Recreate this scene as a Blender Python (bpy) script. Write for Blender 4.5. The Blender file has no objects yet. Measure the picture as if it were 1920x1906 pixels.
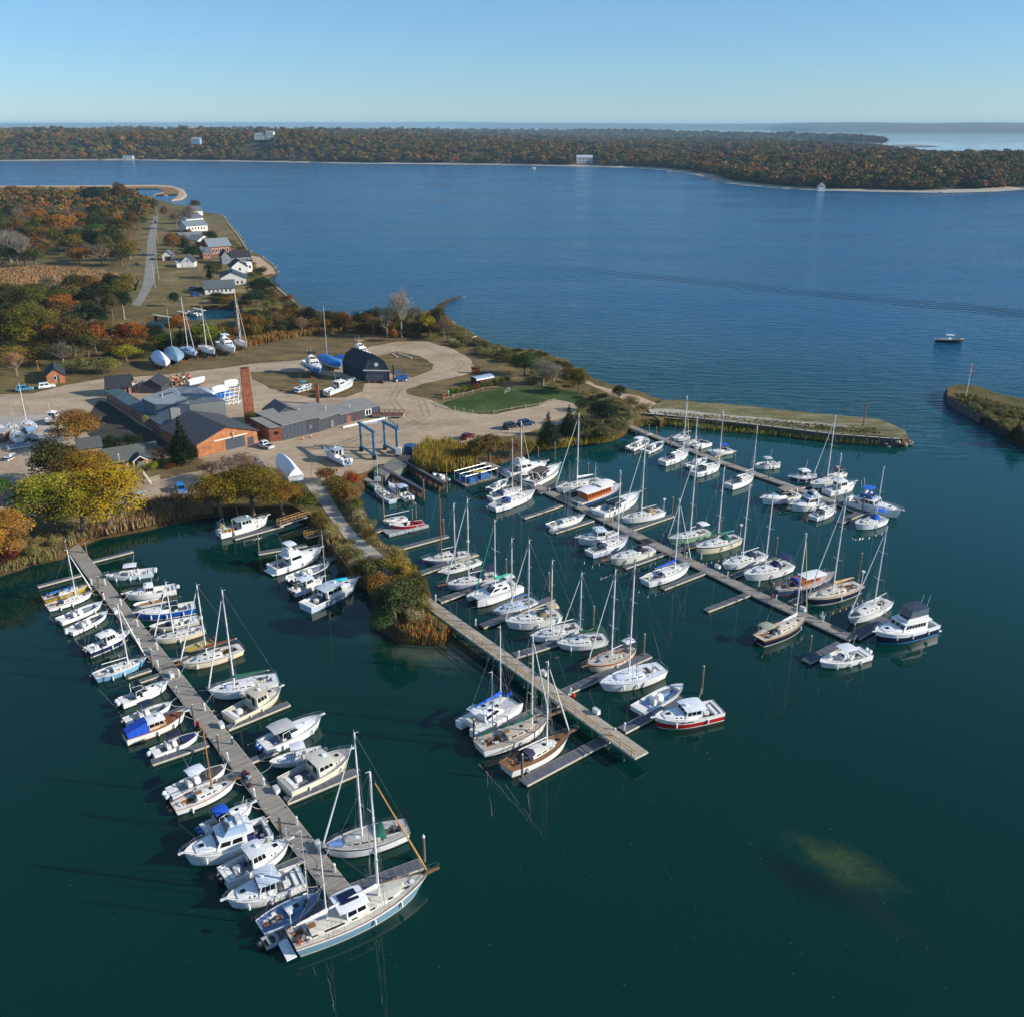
import bpy,bmesh,math,random
from mathutils import Vector,Matrix,noise
from mathutils.geometry import tessellate_polygon
random.seed(7)
R = math.radians
SC = bpy.context.scene
COL = SC.collection

# ------------------------------------------------------------------ camera
FPX,CX,CY,HCAM = 1750.0,960.0,953.0,75.0
PITCH = math.atan(720.0 / FPX)
CT,ST = math.cos(PITCH),math.sin(PITCH)
cam_d = bpy.data.cameras.new('camera')
cam = bpy.data.objects.new('camera',cam_d)
COL.objects.link(cam)
cam.location = (0,0,HCAM)
cam.rotation_euler = (R(90) - PITCH,0,0)
cam_d.sensor_fit = 'HORIZONTAL'
cam_d.sensor_width = 36.0
cam_d.lens = 36.0 * FPX / 1920.0
cam_d.clip_start = 1.0
cam_d.clip_end = 120000.0
SC.camera = cam

# ------------------------------------------------------------------ sky and sun
SUN_EL,SUN_AZ = R(24),R(-9)          # azimuth measured from +X towards +Y
sun_dir = Vector((math.cos(SUN_EL) * math.cos(SUN_AZ),math.cos(SUN_EL) * math.sin(SUN_AZ),math.sin(SUN_EL)))
world = bpy.data.worlds.new('World')
SC.world = world
world.use_nodes = True
wn = world.node_tree.nodes
wl = world.node_tree.links
sky = wn.new('ShaderNodeTexSky')
sky.sky_type = 'NISHITA'
sky.sun_disc = False
sky.sun_elevation = SUN_EL
sky.sun_rotation = R(90) - SUN_AZ
sky.altitude = 0
sky.air_density = 1.0
sky.dust_density = 0.0
sky.ozone_density = 9.0
bg = wn['Background']
bg.inputs['Strength'].default_value = 0.112
tint = wn.new('ShaderNodeMix')
tint.data_type = 'RGBA';tint.blend_type = 'MULTIPLY'
tint.inputs[0].default_value = 1.0
tint.inputs[7].default_value = (.97,1.035,1.05,1)
wl.new(sky.outputs['Color'],tint.inputs[6])
pale = wn.new('ShaderNodeMix')          # thin even veil of high haze
pale.data_type = 'RGBA'
pale.inputs[0].default_value = .22
pale.inputs[7].default_value = (3.0,4.3,5.1,1)
wl.new(tint.outputs[2],pale.inputs[6])
wl.new(pale.outputs[2],bg.inputs['Color'])
sd = bpy.data.lights.new('sun','SUN')
sd.energy = 5.0
sd.angle = R(0.5)
sd.color = (1.0,0.93,0.82)
sun = bpy.data.objects.new('sun',sd)
COL.objects.link(sun)
sun.rotation_euler = sun_dir.to_track_quat('Z','Y').to_euler()
sun.location = (200,0,150)
vs = SC.view_settings
vs.view_transform = 'Standard'
vs.look = 'None'
vs.gamma = 1.0
vs.use_curve_mapping = False
vs.exposure = 0.32

GZ = 1.5                                 # height of the dry land above the water

def P(x,y,z=0.0):
 """point of the photograph (1920 x 1906) -> place in the world at height z"""
 u = (x - CX) / FPX
 v = (CY - y) / FPX
 dz = -ST + v * CT
 t = (z - HCAM) / dz
 return Vector((u * t,(CT + v * ST) * t,z))

def top_z(base,top):
 """height of a point seen at pixel row top[1] straight above a known place"""
 v = (CY - top[1]) / FPX
 return HCAM + (-ST + v * CT) * base.y / (CT + v * ST)

# ------------------------------------------------------------------ materials
def lin(h):
 if not isinstance(h,str):
  return tuple(h)
 h = h.lstrip('#')
 o = []
 for i in (0,2,4):
  c = int(h[i:i + 2],16) / 255
  o.append(c / 12.92 if c <= .04045 else ((c + .055) / 1.055) ** 2.4)
 return tuple(o)

MC = {}
def M(color,rough=.5,var=.12,scale=3.0,metal=0.0,bump=0.0,c2=None,detail=4,spec=.5,stretch=None,name=None):
 key = (color,rough,var,scale,metal,bump,c2,detail,spec,stretch,name)
 if key in MC:
  return MC[key]
 m = bpy.data.materials.new(name or 'surface')
 m.use_nodes = True
 n,l = m.node_tree.nodes,m.node_tree.links
 b = n['Principled BSDF']
 b.inputs['Roughness'].default_value = rough
 b.inputs['Metallic'].default_value = metal
 b.inputs['Specular IOR Level'].default_value = spec
 tc = n.new('ShaderNodeTexCoord')
 src = tc.outputs['Object']
 if stretch:
  mp = n.new('ShaderNodeMapping')
  mp.inputs['Scale'].default_value = stretch
  l.new(src,mp.inputs['Vector'])
  src = mp.outputs['Vector']
 nz = n.new('ShaderNodeTexNoise')
 nz.inputs['Scale'].default_value = scale
 nz.inputs['Detail'].default_value = detail
 nz.inputs['Roughness'].default_value = .62
 l.new(src,nz.inputs['Vector'])
 cr = n.new('ShaderNodeValToRGB')
 a = lin(color)
 if c2 is None:
  lo = tuple(c * (1 - var) for c in a)
  hi = tuple(min(1,c * (1 + var)) for c in a)
 else:
  lo,hi = a,lin(c2)
 cr.color_ramp.elements[0].position = .32
 cr.color_ramp.elements[1].position = .68
 cr.color_ramp.elements[0].color = (*lo,1)
 cr.color_ramp.elements[1].color = (*hi,1)
 l.new(nz.outputs['Fac'],cr.inputs['Fac'])
 l.new(cr.outputs['Color'],b.inputs['Base Color'])
 if bump:
  bp = n.new('ShaderNodeBump')
  bp.inputs['Distance'].default_value = bump
  n2 = n.new('ShaderNodeTexNoise')
  n2.inputs['Scale'].default_value = scale * 6
  n2.inputs['Detail'].default_value = 5
  l.new(src,n2.inputs['Vector'])
  l.new(n2.outputs['Fac'],bp.inputs['Height'])
  l.new(bp.outputs['Normal'],b.inputs['Normal'])
 MC[key] = m
 return m

def gel(c):       # boat gelcoat with faint dirt
 return M(c,rough=.38,var=.07,scale=1.6,name='gelcoat')
def cloth(c):
 return M(c,rough=.85,var=.18,scale=2.5,bump=.01,name='canvas')
WHITE = gel('#ebebe8')
CREAM = gel('#dcd6c6')
GREY = gel('#b9bdbf')
GLASS = M('#10181f',rough=.08,var=.3,scale=2,name='dark_glass')
ALU = M('#c9ccd0',rough=.35,var=.05,metal=.3,name='painted_aluminium')
STEEL = M('#b8bcc0',rough=.25,var=.05,metal=.9,name='stainless_steel')
TEAK = M('#8a6038',rough=.7,var=.25,scale=4,stretch=(1,8,1),name='teak')
VARN = M('#a0541c',rough=.35,var=.25,scale=4,name='varnished_wood')
DARK = M('#15181c',rough=.5,var=.2,name='black_plastic')
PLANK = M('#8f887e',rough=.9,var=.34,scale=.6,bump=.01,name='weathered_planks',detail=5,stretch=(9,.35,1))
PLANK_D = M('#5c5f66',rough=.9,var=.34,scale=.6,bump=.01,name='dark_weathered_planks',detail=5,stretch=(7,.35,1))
PILE = M('#6f6558',rough=.95,var=.35,scale=2,stretch=(1,1,.3),bump=.02,name='piling_timber')
FRAME = M('#c2bba8',rough=.85,var=.2,scale=1.2,name='pale_timber')
ROPE = M('#d8d2c0',rough=.9,var=.1,name='rope')

# ------------------------------------------------------------------ mesh collector
class MB:
 def __init__(s):
  s.v,s.f,s.m = [],[],[]
 def pt(s,p):
  s.v.append(tuple(p))
  return len(s.v) - 1
 def face(s,pts,mat=0):
  s.f.append([s.pt(p) for p in pts])
  s.m.append(mat)
 def box(s,c,d,rz=0.0,mat=0,taper=1.0,rx=None):
  hx,hy,hz = d[0] / 2,d[1] / 2,d[2] / 2
  cr,sr = math.cos(rz),math.sin(rz)
  i0 = len(s.v)
  for z,k in ((-hz,1),(hz,taper)):
   for x,y in ((-hx,-hy),(hx,-hy),(hx,hy),(-hx,hy)):
    x,y = x * k,y * k
    s.v.append((c[0] + x * cr - y * sr,c[1] + x * sr + y * cr,c[2] + z))
  for q in ((3,2,1,0),(4,5,6,7),(0,1,5,4),(1,2,6,5),(2,3,7,6),(3,0,4,7)):
   s.f.append([i0 + k for k in q])
   s.m.append(mat)
  return s
 def tube(s,a,b,r0,r1=None,n=6,mat=0,cap=True):
  a,b = Vector(a),Vector(b)
  r1 = r0 if r1 is None else r1
  d = b - a
  if d.length < 1e-6:
   return s
  d.normalize()
  u = d.orthogonal().normalized()
  w = d.cross(u)
  i0 = len(s.v)
  for c,r in ((a,r0),(b,r1)):
   for k in range(n):
    t = 2 * math.pi * k / n
    s.v.append(tuple(c + (u * math.cos(t) + w * math.sin(t)) * r))
  for k in range(n):
   j = (k + 1) % n
   s.f.append([i0 + k,i0 + j,i0 + n + j,i0 + n + k])
   s.m.append(mat)
  if cap:
   s.f.append([i0 + n + k for k in range(n)])
   s.m.append(mat)
   s.f.append([i0 + k for k in reversed(range(n))])
   s.m.append(mat)
  return s
 def path(s,pts,r,n=5,mat=0):
  for a,b in zip(pts,pts[1:]):
   s.tube(a,b,r,n=n,mat=mat,cap=False)
  return s
 def rings(s,rings,mat=0,closed=True,cap0=True,cap1=True):
  i0 = len(s.v)
  n = len(rings[0])
  for r in rings:
   s.v.extend(tuple(p) for p in r)
  for a in range(len(rings) - 1):
   for k in range(n if closed else n - 1):
    j = (k + 1) % n
    s.f.append([i0 + a * n + k,i0 + a * n + j,i0 + (a + 1) * n + j,i0 + (a + 1) * n + k])
    s.m.append(mat)
  if cap0:
   s.f.append([i0 + k for k in reversed(range(n))]);s.m.append(mat)
  if cap1:
   s.f.append([i0 + (len(rings) - 1) * n + k for k in range(n)]);s.m.append(mat)
  return s
 def panel(s,q,u0,u1,v0,v1,off=.02,mat=0):
  """slab standing proud of the four-cornered face q (bl, br, tr, tl)"""
  q = [Vector(p) for p in q]
  nn = (q[1] - q[0]).cross(q[3] - q[0])
  if nn.length < 1e-9:
   return s
  nn.normalize()
  def at(u,v):
   return (q[0] * (1 - u) + q[1] * u) * (1 - v) + (q[3] * (1 - u) + q[2] * u) * v
  a = [at(u0,v0),at(u1,v0),at(u1,v1),at(u0,v1)]
  b = [p + nn * off for p in a]
  a = [p - nn * .01 for p in a]
  i0 = len(s.v)
  s.v.extend(tuple(p) for p in a + b)
  for f in ((4,5,6,7),(0,1,5,4),(1,2,6,5),(2,3,7,6),(3,0,4,7)):
   s.f.append([i0 + k for k in f]);s.m.append(mat)
  return s
 def build(s,name,mats,parent=None,loc=None,rz=0.0,smooth=False,fix=False):
  me = bpy.data.meshes.new(name)
  me.from_pydata(s.v,[],s.f)
  if not isinstance(mats,(list,tuple)):
   mats = [mats]
  for m in mats:
   me.materials.append(m)
  if len(mats) > 1:
   me.polygons.foreach_set('material_index',s.m)
  if smooth:
   me.polygons.foreach_set('use_smooth',[True] * len(me.polygons))
  if fix:
   bm = bmesh.new();bm.from_mesh(me)
   bmesh.ops.remove_doubles(bm,verts=bm.verts,dist=1e-4)
   bmesh.ops.recalc_face_normals(bm,faces=bm.faces)
   bm.to_mesh(me);bm.free()
  me.update()
  o = bpy.data.objects.new(name,me)
  COL.objects.link(o)
  if parent:
   o.parent = parent
  if loc is not None:
   o.location = loc
  if rz:
   o.rotation_euler = (0,0,rz)
  return o

def tag(o,label=None,cat=None,group=None,kind=None):
 if label: o['label'] = label
 if cat: o['category'] = cat
 if group: o['group'] = group
 if kind: o['kind'] = kind
 return o

def thing(name,label,cat,loc=(0,0,0),rz=0.0,group=None):
 o = bpy.data.objects.new(name,None)
 o.empty_display_size = .5
 COL.objects.link(o)
 o.location = loc
 o.rotation_euler = (0,0,rz)
 return tag(o,label,cat,group)

def dup(root,loc,rz=0.0,label=None,scale=None):
 def cp(o,par):
  c = o.copy();COL.objects.link(c);c.parent = par
  for ch in list(o.children):
   cp(ch,c)
  return c
 c = cp(root,None)
 c.location = loc
 c.rotation_euler = (0,0,rz)
 if scale: c.scale = scale
 if label: c['label'] = label
 return c

def sheet(name,pts,z,mats,skirt=None,holes=(),jitter=0.0,step=4.0,parent=None,kind='structure',seed=0,lift=None):
 """ground polygon; its outline is roughened; optional bank sloping down round it"""
 def rough(ring):
  out = []
  n = len(ring)
  for i in range(n):
   a,b = ring[i],ring[(i + 1) % n]
   L = (b - a).length
   k = max(1,min(60,int(L / step)))
   nrm = Vector((-(b - a).y,(b - a).x,0))
   if nrm.length: nrm.normalize()
   for j in range(k):
    p = a.lerp(b,j / k)
    if jitter:
     f = noise.noise(Vector((p.x * .09,p.y * .09,seed))) + .6 * noise.noise(Vector((p.x * .35,p.y * .35,seed + 5)))
     p = p + nrm * f * jitter
    out.append(Vector((p.x,p.y,0)))
  return out
 rings = [rough([Vector((p[0],p[1],0)) for p in pts])] + [rough([Vector((p[0],p[1],0)) for p in h]) for h in holes]
 tris = tessellate_polygon(rings)
 allp = [p for r in rings for p in r]
 mb = MB()
 mb.v = [(p.x,p.y,z) for p in allp]
 for t in tris:
  a,b,c = (allp[i] for i in t)
  if (b - a).cross(c - a).z < 0: t = (t[0],t[2],t[1])
  mb.f.append(list(t));mb.m.append(0)
 if skirt:
  w,z0 = skirt
  off = 0
  for ri,ring in enumerate(rings):
   n = len(ring)
   area = sum(ring[i].x * ring[(i + 1) % n].y - ring[(i + 1) % n].x * ring[i].y for i in range(n))
   sg = 1 if area > 0 else -1
   if ri: sg = -sg
   i0 = len(mb.v)
   for i in range(n):
    d = ring[(i + 1) % n] - ring[i - 1]
    o = Vector((d.y,-d.x,0))
    if o.length: o.normalize()
    q = ring[i] + o * sg * w
    mb.v.append((q.x,q.y,z0))
   for i in range(n):
    j = (i + 1) % n
    f = [off + i,i0 + i,i0 + j,off + j]
    if sg < 0: f.reverse()
    mb.f.append(f);mb.m.append(1 if isinstance(mats,(list,tuple)) and len(mats) > 1 else 0)
   off += n
 o = mb.build(name,mats,parent)
 if kind: o['kind'] = kind
 return o

def PX(lst,z=0.0):
 return [P(x,y,z) for x,y in lst]

def inside(p,poly):
 c = False
 n = len(poly)
 for i in range(n):
  a,b = poly[i],poly[i - 1]
  if (a[1] > p[1]) != (b[1] > p[1]) and p[0] < (b[0] - a[0]) * (p[1] - a[1]) / (b[1] - a[1]) + a[0]:
   c = not c
 return c

# ================================================================== WATER
def water_material():
 m = bpy.data.materials.new('sea_water')
 m.use_nodes = True
 n,l = m.node_tree.nodes,m.node_tree.links
 b = n['Principled BSDF']
 g = n.new('ShaderNodeNewGeometry')
 sep = n.new('ShaderNodeSeparateXYZ')
 l.new(g.outputs['Position'],sep.inputs[0])
 def mr(src,a,c,lo=0.,hi=1.):
  k = n.new('ShaderNodeMapRange');k.interpolation_type = 'SMOOTHSTEP'
  k.inputs['From Min'].default_value = a;k.inputs['From Max'].default_value = c
  k.inputs['To Min'].default_value = lo;k.inputs['To Max'].default_value = hi
  l.new(src,k.inputs['Value']);return k.outputs[0]
 def mth(op,a,c):
  k = n.new('ShaderNodeMath');k.operation = op
  for i,q in enumerate((a,c)):
   if isinstance(q,(int,float)): k.inputs[i].default_value = q
   else: l.new(q,k.inputs[i])
  return k.outputs[0]
 def nz(scale,detail,sx=1.,sy=1.,rough=.5,rot=0.):
  mp = n.new('ShaderNodeMapping')
  mp.inputs['Scale'].default_value = (sx,sy,1)
  mp.inputs['Rotation'].default_value = (0,0,rot)
  l.new(g.outputs['Position'],mp.inputs['Vector'])
  k = n.new('ShaderNodeTexNoise');k.inputs['Scale'].default_value = scale
  k.inputs['Detail'].default_value = detail;k.inputs['Roughness'].default_value = rough
  l.new(mp.outputs[0],k.inputs['Vector']);return k.outputs['Fac']
 # open bay beyond the jetty is ruffled, the basin is calm
 edge = mth('ADD',sep.outputs['Y'],mth('MULTIPLY',sep.outputs['X'],.55))
 outer = mr(edge,255.,330.)
 wind = mr(nz(.006,4,1.,2.2,.55,.3),.38,.62,.5,1.)
 amp = mth('MULTIPLY',mth('MULTIPLY',outer,wind),mr(sep.outputs['Y'],1500.,3600.,1.,.06))
 calm = mth('MULTIPLY',nz(.55,2,1.,1.),.012)
 swell = mth('MULTIPLY',nz(.19,2,.6,2.6,.5,.16),2.1)
 chop = mth('MULTIPLY',nz(.7,3,1.,2.2,.5,.1),.36)
 rip = mth('MULTIPLY',mth('ADD',swell,chop),amp)
 # old boat wake crossing the bay in a long shallow curve
 w0,w1,w2 = P(930,492),P(1300,528),P(1920,590)
 q_ = ((w2.y - w0.y) / (w2.x - w0.x) - (w1.y - w0.y) / (w1.x - w0.x)) / (w2.x - w1.x)
 s_ = (w1.y - w0.y) / (w1.x - w0.x) - q_ * (w1.x - w0.x)
 dx = mth('SUBTRACT',sep.outputs['X'],w0.x)
 yc = mth('ADD',mth('MULTIPLY',dx,s_),mth('MULTIPLY',mth('MULTIPLY',dx,dx),q_))
 dd = mth('SUBTRACT',mth('SUBTRACT',sep.outputs['Y'],w0.y),yc)
 dd = mth('ADD',dd,mth('MULTIPLY',nz(.02,2),9.))
 env = mth('MULTIPLY',mr(dd,-14.,-3.),mr(dd,26.,8.))
 env = mth('MULTIPLY',env,mth('MULTIPLY',mr(dx,-20.,60.),outer))
 wake = mth('MULTIPLY',mth('MULTIPLY',mth('SINE',mth('MULTIPLY',dd,1.05),0.),env),.60)
 h = mth('ADD',mth('ADD',calm,rip),wake)
 bp = n.new('ShaderNodeBump');bp.inputs['Distance'].default_value = 1.0;bp.inputs['Strength'].default_value = 1.0
 l.new(h,bp.inputs['Height'])
 l.new(bp.outputs['Normal'],b.inputs['Normal'])
 # colour of the water body: green over the shallow basin, blue in the deep bay
 basin = n.new('ShaderNodeMix');basin.data_type = 'RGBA'
 basin.inputs[6].default_value = (.0002,.0245,.0175,1)
 basin.inputs[7].default_value = (.0002,.046,.046,1)
 l.new(mr(edge,110.,250.),basin.inputs[0])
 bay = n.new('ShaderNodeMix');bay.data_type = 'RGBA'
 l.new(basin.outputs[2],bay.inputs[6])
 bay.inputs[7].default_value = (.0002,.082,.185,1)
 l.new(mr(edge,250.,480.),bay.inputs[0])
 # sandy shoals showing through: spots given by centre and two radii
 last = bay.outputs[2]
 nzz = nz(.35,5,1.,1.,.7);nzf = nz(1.6,5,1.,1.,.75)
 for (px,py,rx,ry,rot,col,st) in SHOALS:
  c = P(px,py)
  mp = n.new('ShaderNodeMapping');mp.vector_type = 'TEXTURE'
  mp.inputs['Location'].default_value = (c.x,c.y,0)
  mp.inputs['Rotation'].default_value = (0,0,rot)
  mp.inputs['Scale'].default_value = (rx,ry,1)
  l.new(g.outputs['Position'],mp.inputs['Vector'])
  ln = n.new('ShaderNodeVectorMath');ln.operation = 'LENGTH'
  l.new(mp.outputs[0],ln.inputs[0])
  d = mth('ADD',ln.outputs['Value'],mth('MULTIPLY',mth('SUBTRACT',nzz,.5),1.9))
  f = mth('MULTIPLY',mth('MULTIPLY',mr(d,1.2,.1),st),mr(nzf,.25,.7,.55,1.3))
  mx = n.new('ShaderNodeMix');mx.data_type = 'RGBA'
  l.new(f,mx.inputs[0]);l.new(last,mx.inputs[6]);mx.inputs[7].default_value = (*lin(col),1)
  last = mx.outputs[2]
 l.new(last,b.inputs['Base Color'])
 b.inputs['IOR'].default_value = 1.33
 b.inputs['Specular IOR Level'].default_value = .42
 l.new(mr(amp,0.,1.,.012,.20),b.inputs['Roughness'])
 return m
SHOALS = [(1520,1655,8,2.6,-.72,'#0b1d1a',.8),(1578,1618,6.2,3.4,-.72,'#3a4a2a',.75),(1650,1715,6.5,2.4,-.95,'#142a24',.7),
          (800,1225,8.,4.5,-.4,'#4a5340',.75),(860,1215,5,3,-.7,'#4a463a',.8),
          (700,1180,7.,5.,0.,'#24443c',.6)]
wm = water_material()
mb = MB()
xs = [-60000,-3000,-600,0,600,3000,60000]
ys = [-3000,0,300,1500,6000,60000]
for i in range(len(xs) - 1):
 for j in range(len(ys) - 1):
  mb.face([(xs[i],ys[j],0),(xs[i + 1],ys[j],0),(xs[i + 1],ys[j + 1],0),(xs[i],ys[j + 1],0)])
tag(mb.build('water',wm,fix=True),kind='structure')

# ================================================================== LAND
def ground_mat(name,stops,scale,bump=.03,fine=9.0,stretch=None,rough=.95):
 m = bpy.data.materials.new(name);m.use_nodes = True
 n,l = m.node_tree.nodes,m.node_tree.links
 b = n['Principled BSDF'];b.inputs['Roughness'].default_value = rough
 b.inputs['Specular IOR Level'].default_value = .2
 g = n.new('ShaderNodeNewGeometry');src = g.outputs['Position']
 if stretch:
  mp = n.new('ShaderNodeMapping');mp.inputs['Scale'].default_value = stretch[:3]
  mp.inputs['Rotation'].default_value = (0,0,stretch[3]);l.new(src,mp.inputs[0]);src = mp.outputs[0]
 a = n.new('ShaderNodeTexNoise');a.inputs['Scale'].default_value = scale;a.inputs['Detail'].default_value = 8
 a.inputs['Roughness'].default_value = .7;l.new(src,a.inputs['Vector'])
 f = n.new('ShaderNodeTexNoise');f.inputs['Scale'].default_value = scale * fine;f.inputs['Detail'].default_value = 4
 l.new(src,f.inputs['Vector'])
 mx = n.new('ShaderNodeMix');mx.inputs[0].default_value = .35
 l.new(a.outputs['Fac'],mx.inputs[2]);l.new(f.outputs['Fac'],mx.inputs[3])
 r = n.new('ShaderNodeValToRGB');e = r.color_ramp.elements
 while len(e) < len(stops): e.new(.5)
 for k,(p,c) in enumerate(stops):
  e[k].position = p;e[k].color = (*lin(c),1)
 l.new(mx.outputs[0],r.inputs['Fac']);l.new(r.outputs['Color'],b.inputs['Base Color'])
 bp = n.new('ShaderNodeBump');bp.inputs['Distance'].default_value = bump
 l.new(f.outputs['Fac'],bp.inputs['Height']);l.new(bp.outputs['Normal'],b.inputs['Normal'])
 return m
G_WILD = ground_mat('rough_grassland',[(.33,'#3f3a22'),(.45,'#5f5530'),(.55,'#6e6138'),(.68,'#83704a')],.05,.05)
G_LAWN = ground_mat('mown_grass',[(.36,'#4a4726'),(.46,'#655c36'),(.55,'#7d6c46'),(.66,'#9a805a')],.06,.03)
G_BROWN = ground_mat('dry_brown_grass',[(.36,'#443e28'),(.46,'#5e5236'),(.56,'#7a6642'),(.66,'#937850')],.08,.03,stretch=(1,2.5,1,.5))
G_GREEN = ground_mat('green_lawn',[(.36,'#263618'),(.48,'#38491f'),(.58,'#48592a'),(.68,'#655c3a')],.09,.03)
G_GRAVEL = ground_mat('gravel_yard',[(.33,'#85735d'),(.45,'#a38f76'),(.55,'#b29e84'),(.68,'#c4b29a')],.07,.02,stretch=(1,2,1,.3))
G_PALE = ground_mat('pale_gravel',[(.35,'#93897c'),(.5,'#a9a093'),(.66,'#c0b7aa')],.12,.02)
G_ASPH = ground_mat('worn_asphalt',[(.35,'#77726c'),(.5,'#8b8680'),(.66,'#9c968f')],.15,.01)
G_SAND = ground_mat('sand',[(.35,'#a08468'),(.5,'#b89c7e'),(.66,'#cbb398')],.3,.02)
G_BANK = ground_mat('muddy_bank',[(.35,'#33291a'),(.5,'#4c3b24'),(.66,'#6b4f2c')],.4,.06)
G_FIELD = ground_mat('dry_field',[(.35,'#6b4f30'),(.5,'#82643e'),(.66,'#987850')],.07,.05)

main_px = [(-260,1180),(-120,1115),(0,1076),(55,1056),(110,1045),(135,1026),(190,1006),(270,990),(330,976),(400,964),
 (480,962),(552,962),(580,975),(600,1003),(636,1042),(667,1080),(699,1105),(718,1150),(730,1180),(752,1198),
 (797,1203),(826,1203),(842,1186),(816,1168),(800,1145),(797,1115),(782,1092),(764,1066),(752,1046),(722,1030),
 (703,1016),(686,986),(671,963),(662,937),(671,918),(684,898),(700,888),(712,875),(766,872),(786,880),(845,884),(896,868),
 (935,866),(965,856),(1009,842),(1071,834),(1141,826),(1164,814),(1181,802),(1201,796),(1222,795),(1236,799),
 (1240,786),(1222,775),(1225,762),(1246,762),(1219,752),(1198,742),(1175,738),(1150,730),(1118,722),(1090,706),(1061,688),(1015,665),(955,661),
 (919,651),(889,634),(859,616),(836,602),(822,592),(814,586),(790,593),(740,600),(680,603),(620,600),
 (580,592),(563,577),(545,562),(529,549),(506,528),(502,522),(517,514),(512,503),(499,492),(486,482),(469,478),(446,442),
 (425,416),(414,405),(383,402),(365,391),(330,387),(300,378),(240,368),(200,364),(150,363),(60,364),(-80,366),(-500,372),(-1100,560),(-900,1100)]
creek = [(262,614),(275,603),(300,598),(330,597),(352,588),(358,580),(400,580),(470,576),(484,586),(470,602),(420,606),(362,608),(325,618),(300,624),(274,622)]
pool = [(190,612),(203,614),(210,636),(196,642),(186,632)]
land = sheet('ground',PX(main_px),GZ,[G_WILD,G_BANK],skirt=(2.2,-1.2),holes=[PX(creek),PX(pool)],jitter=.7,step=2.5)

def lay(name,px,n,mat,jit=.5,step=2.0,seed=1):
 return sheet(name,PX(px,GZ),GZ + .012 * n,mat,jitter=jit,step=step,seed=seed)
lay('dry_field',[(-60,505),(60,497),(180,505),(262,520),(255,545),(200,556),(120,560),(40,570),(-60,580)],1,G_FIELD)
lay('roadside_grass',[(245,405),(330,402),(420,408),(455,455),(470,482),(500,500),(500,535),(540,566),(470,570),(350,575),(262,580),(232,560),(238,500),(246,440)],1,G_LAWN)
lay('boatyard_grass',[(196,660),(300,650),(420,640),(520,632),(620,625),(760,628),(840,640),(905,665),(960,690),(1010,710),(1010,745),(870,760),(720,750),(400,700),(240,712),(150,716),(110,700)],1,G_BROWN)
lay('gravel_yard',[(-90,742),(60,738),(130,721),(200,711),(300,704),(400,693),(470,683),(560,676),(640,668),(700,650),(745,641),(800,641),(850,655),(882,676),(893,694),(868,704),
 (832,711),(793,720),(763,731),(763,739),(809,750),(827,759),(868,773),(923,778),(969,768),(1010,760),(1042,749),(1074,757),(1084,768),(1070,790),
 (1010,806),(960,818),(900,822),(850,834),(792,840),(772,852),(766,869),(711,872),(690,884),(655,893),(625,893),(600,905),(560,915),(500,925),(420,928),(350,944),(262,940),(120,960),(-90,980),(-90,850)],2,G_GRAVEL,jit=.8)
lay('turning_grass',[(468,698),(515,696),(580,700),(640,708),(684,716),(680,734),(648,745),(590,748),(557,741),(507,729),(473,711)],3,G_BROWN)
lay('loop_grass',[(690,672),(744,659),(788,668),(814,683),(810,694),(773,708),(737,704)],3,G_BROWN,seed=3)
lay('green_lawn',[(825,757),(868,745),(905,735),(946,728),(1015,724),(1095,738),(1088,757),(1040,749),(1010,758),(946,772),(900,777),(850,768)],3,G_GREEN)
lay('storage_gravel',[(-90,786),(0,780),(90,778),(130,800),(118,826),(60,836),(0,842),(-90,850)],3,G_PALE)
lay('courtyard_grass',[(120,838),(170,828),(240,822),(310,800),(360,840),(372,862),(330,880),(250,905),(200,925),(60,930),(90,870)],3,G_LAWN)
lay('courtyard_shade_ground',[(186,752),(200,755),(316,832),(300,846),(240,826),(175,828),(150,800),(172,770)],4,ground_mat('painted_shade_ground',[(.35,'#2f2e2a'),(.5,'#3f3d36'),(.66,'#514c40')],.3,.01))  # dark brown courtyard ground, with the courtyard's shade painted into its colour
lay('front_grass',[(300,880),(372,860),(395,868),(390,880),(340,890),(300,900)],4,G_BROWN)
road_l = [(246,572),(256,562),(268,535),(272,505),(274,486),(276,455),(281,431),(286,414),(288,406)]
road_r = [(262,576),(270,565),(288,533),(292,505),(290,486),(291,455),(294,431),(296,414),(296,406)]
lay('road',road_l + road_r[::-1],2,G_ASPH,jit=.15)
path_l = [(572,905),(583,925),(597,940),(622,975),(645,1005),(668,1040),(695,1062),(730,1095),(775,1125)]
path_r = [(612,905),(615,925),(625,940),(648,975),(672,1005),(702,1028),(722,1045),(760,1085),(795,1112)]
lay('causeway_path',path_l + path_r[::-1],3,G_PALE,jit=.25)
lay('beach',[(1246,762),(1219,752),(1198,743),(1175,739),(1150,731),(1118,723),(1100,712),(1096,718),(1130,733),(1165,748),(1190,756),(1222,767)],2,G_SAND,jit=.2)
lay('seawall_ground',[(517,514),(512,503),(499,492),(486,482),(470,480),(476,498),(495,516)],2,G_SAND,jit=.2)
sheet('sandbar',PX([(815,590),(822,574),(838,566),(850,561),(868,558),(850,566),(836,574),(822,592)]),.7,G_BANK,jitter=.3,step=2)
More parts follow.
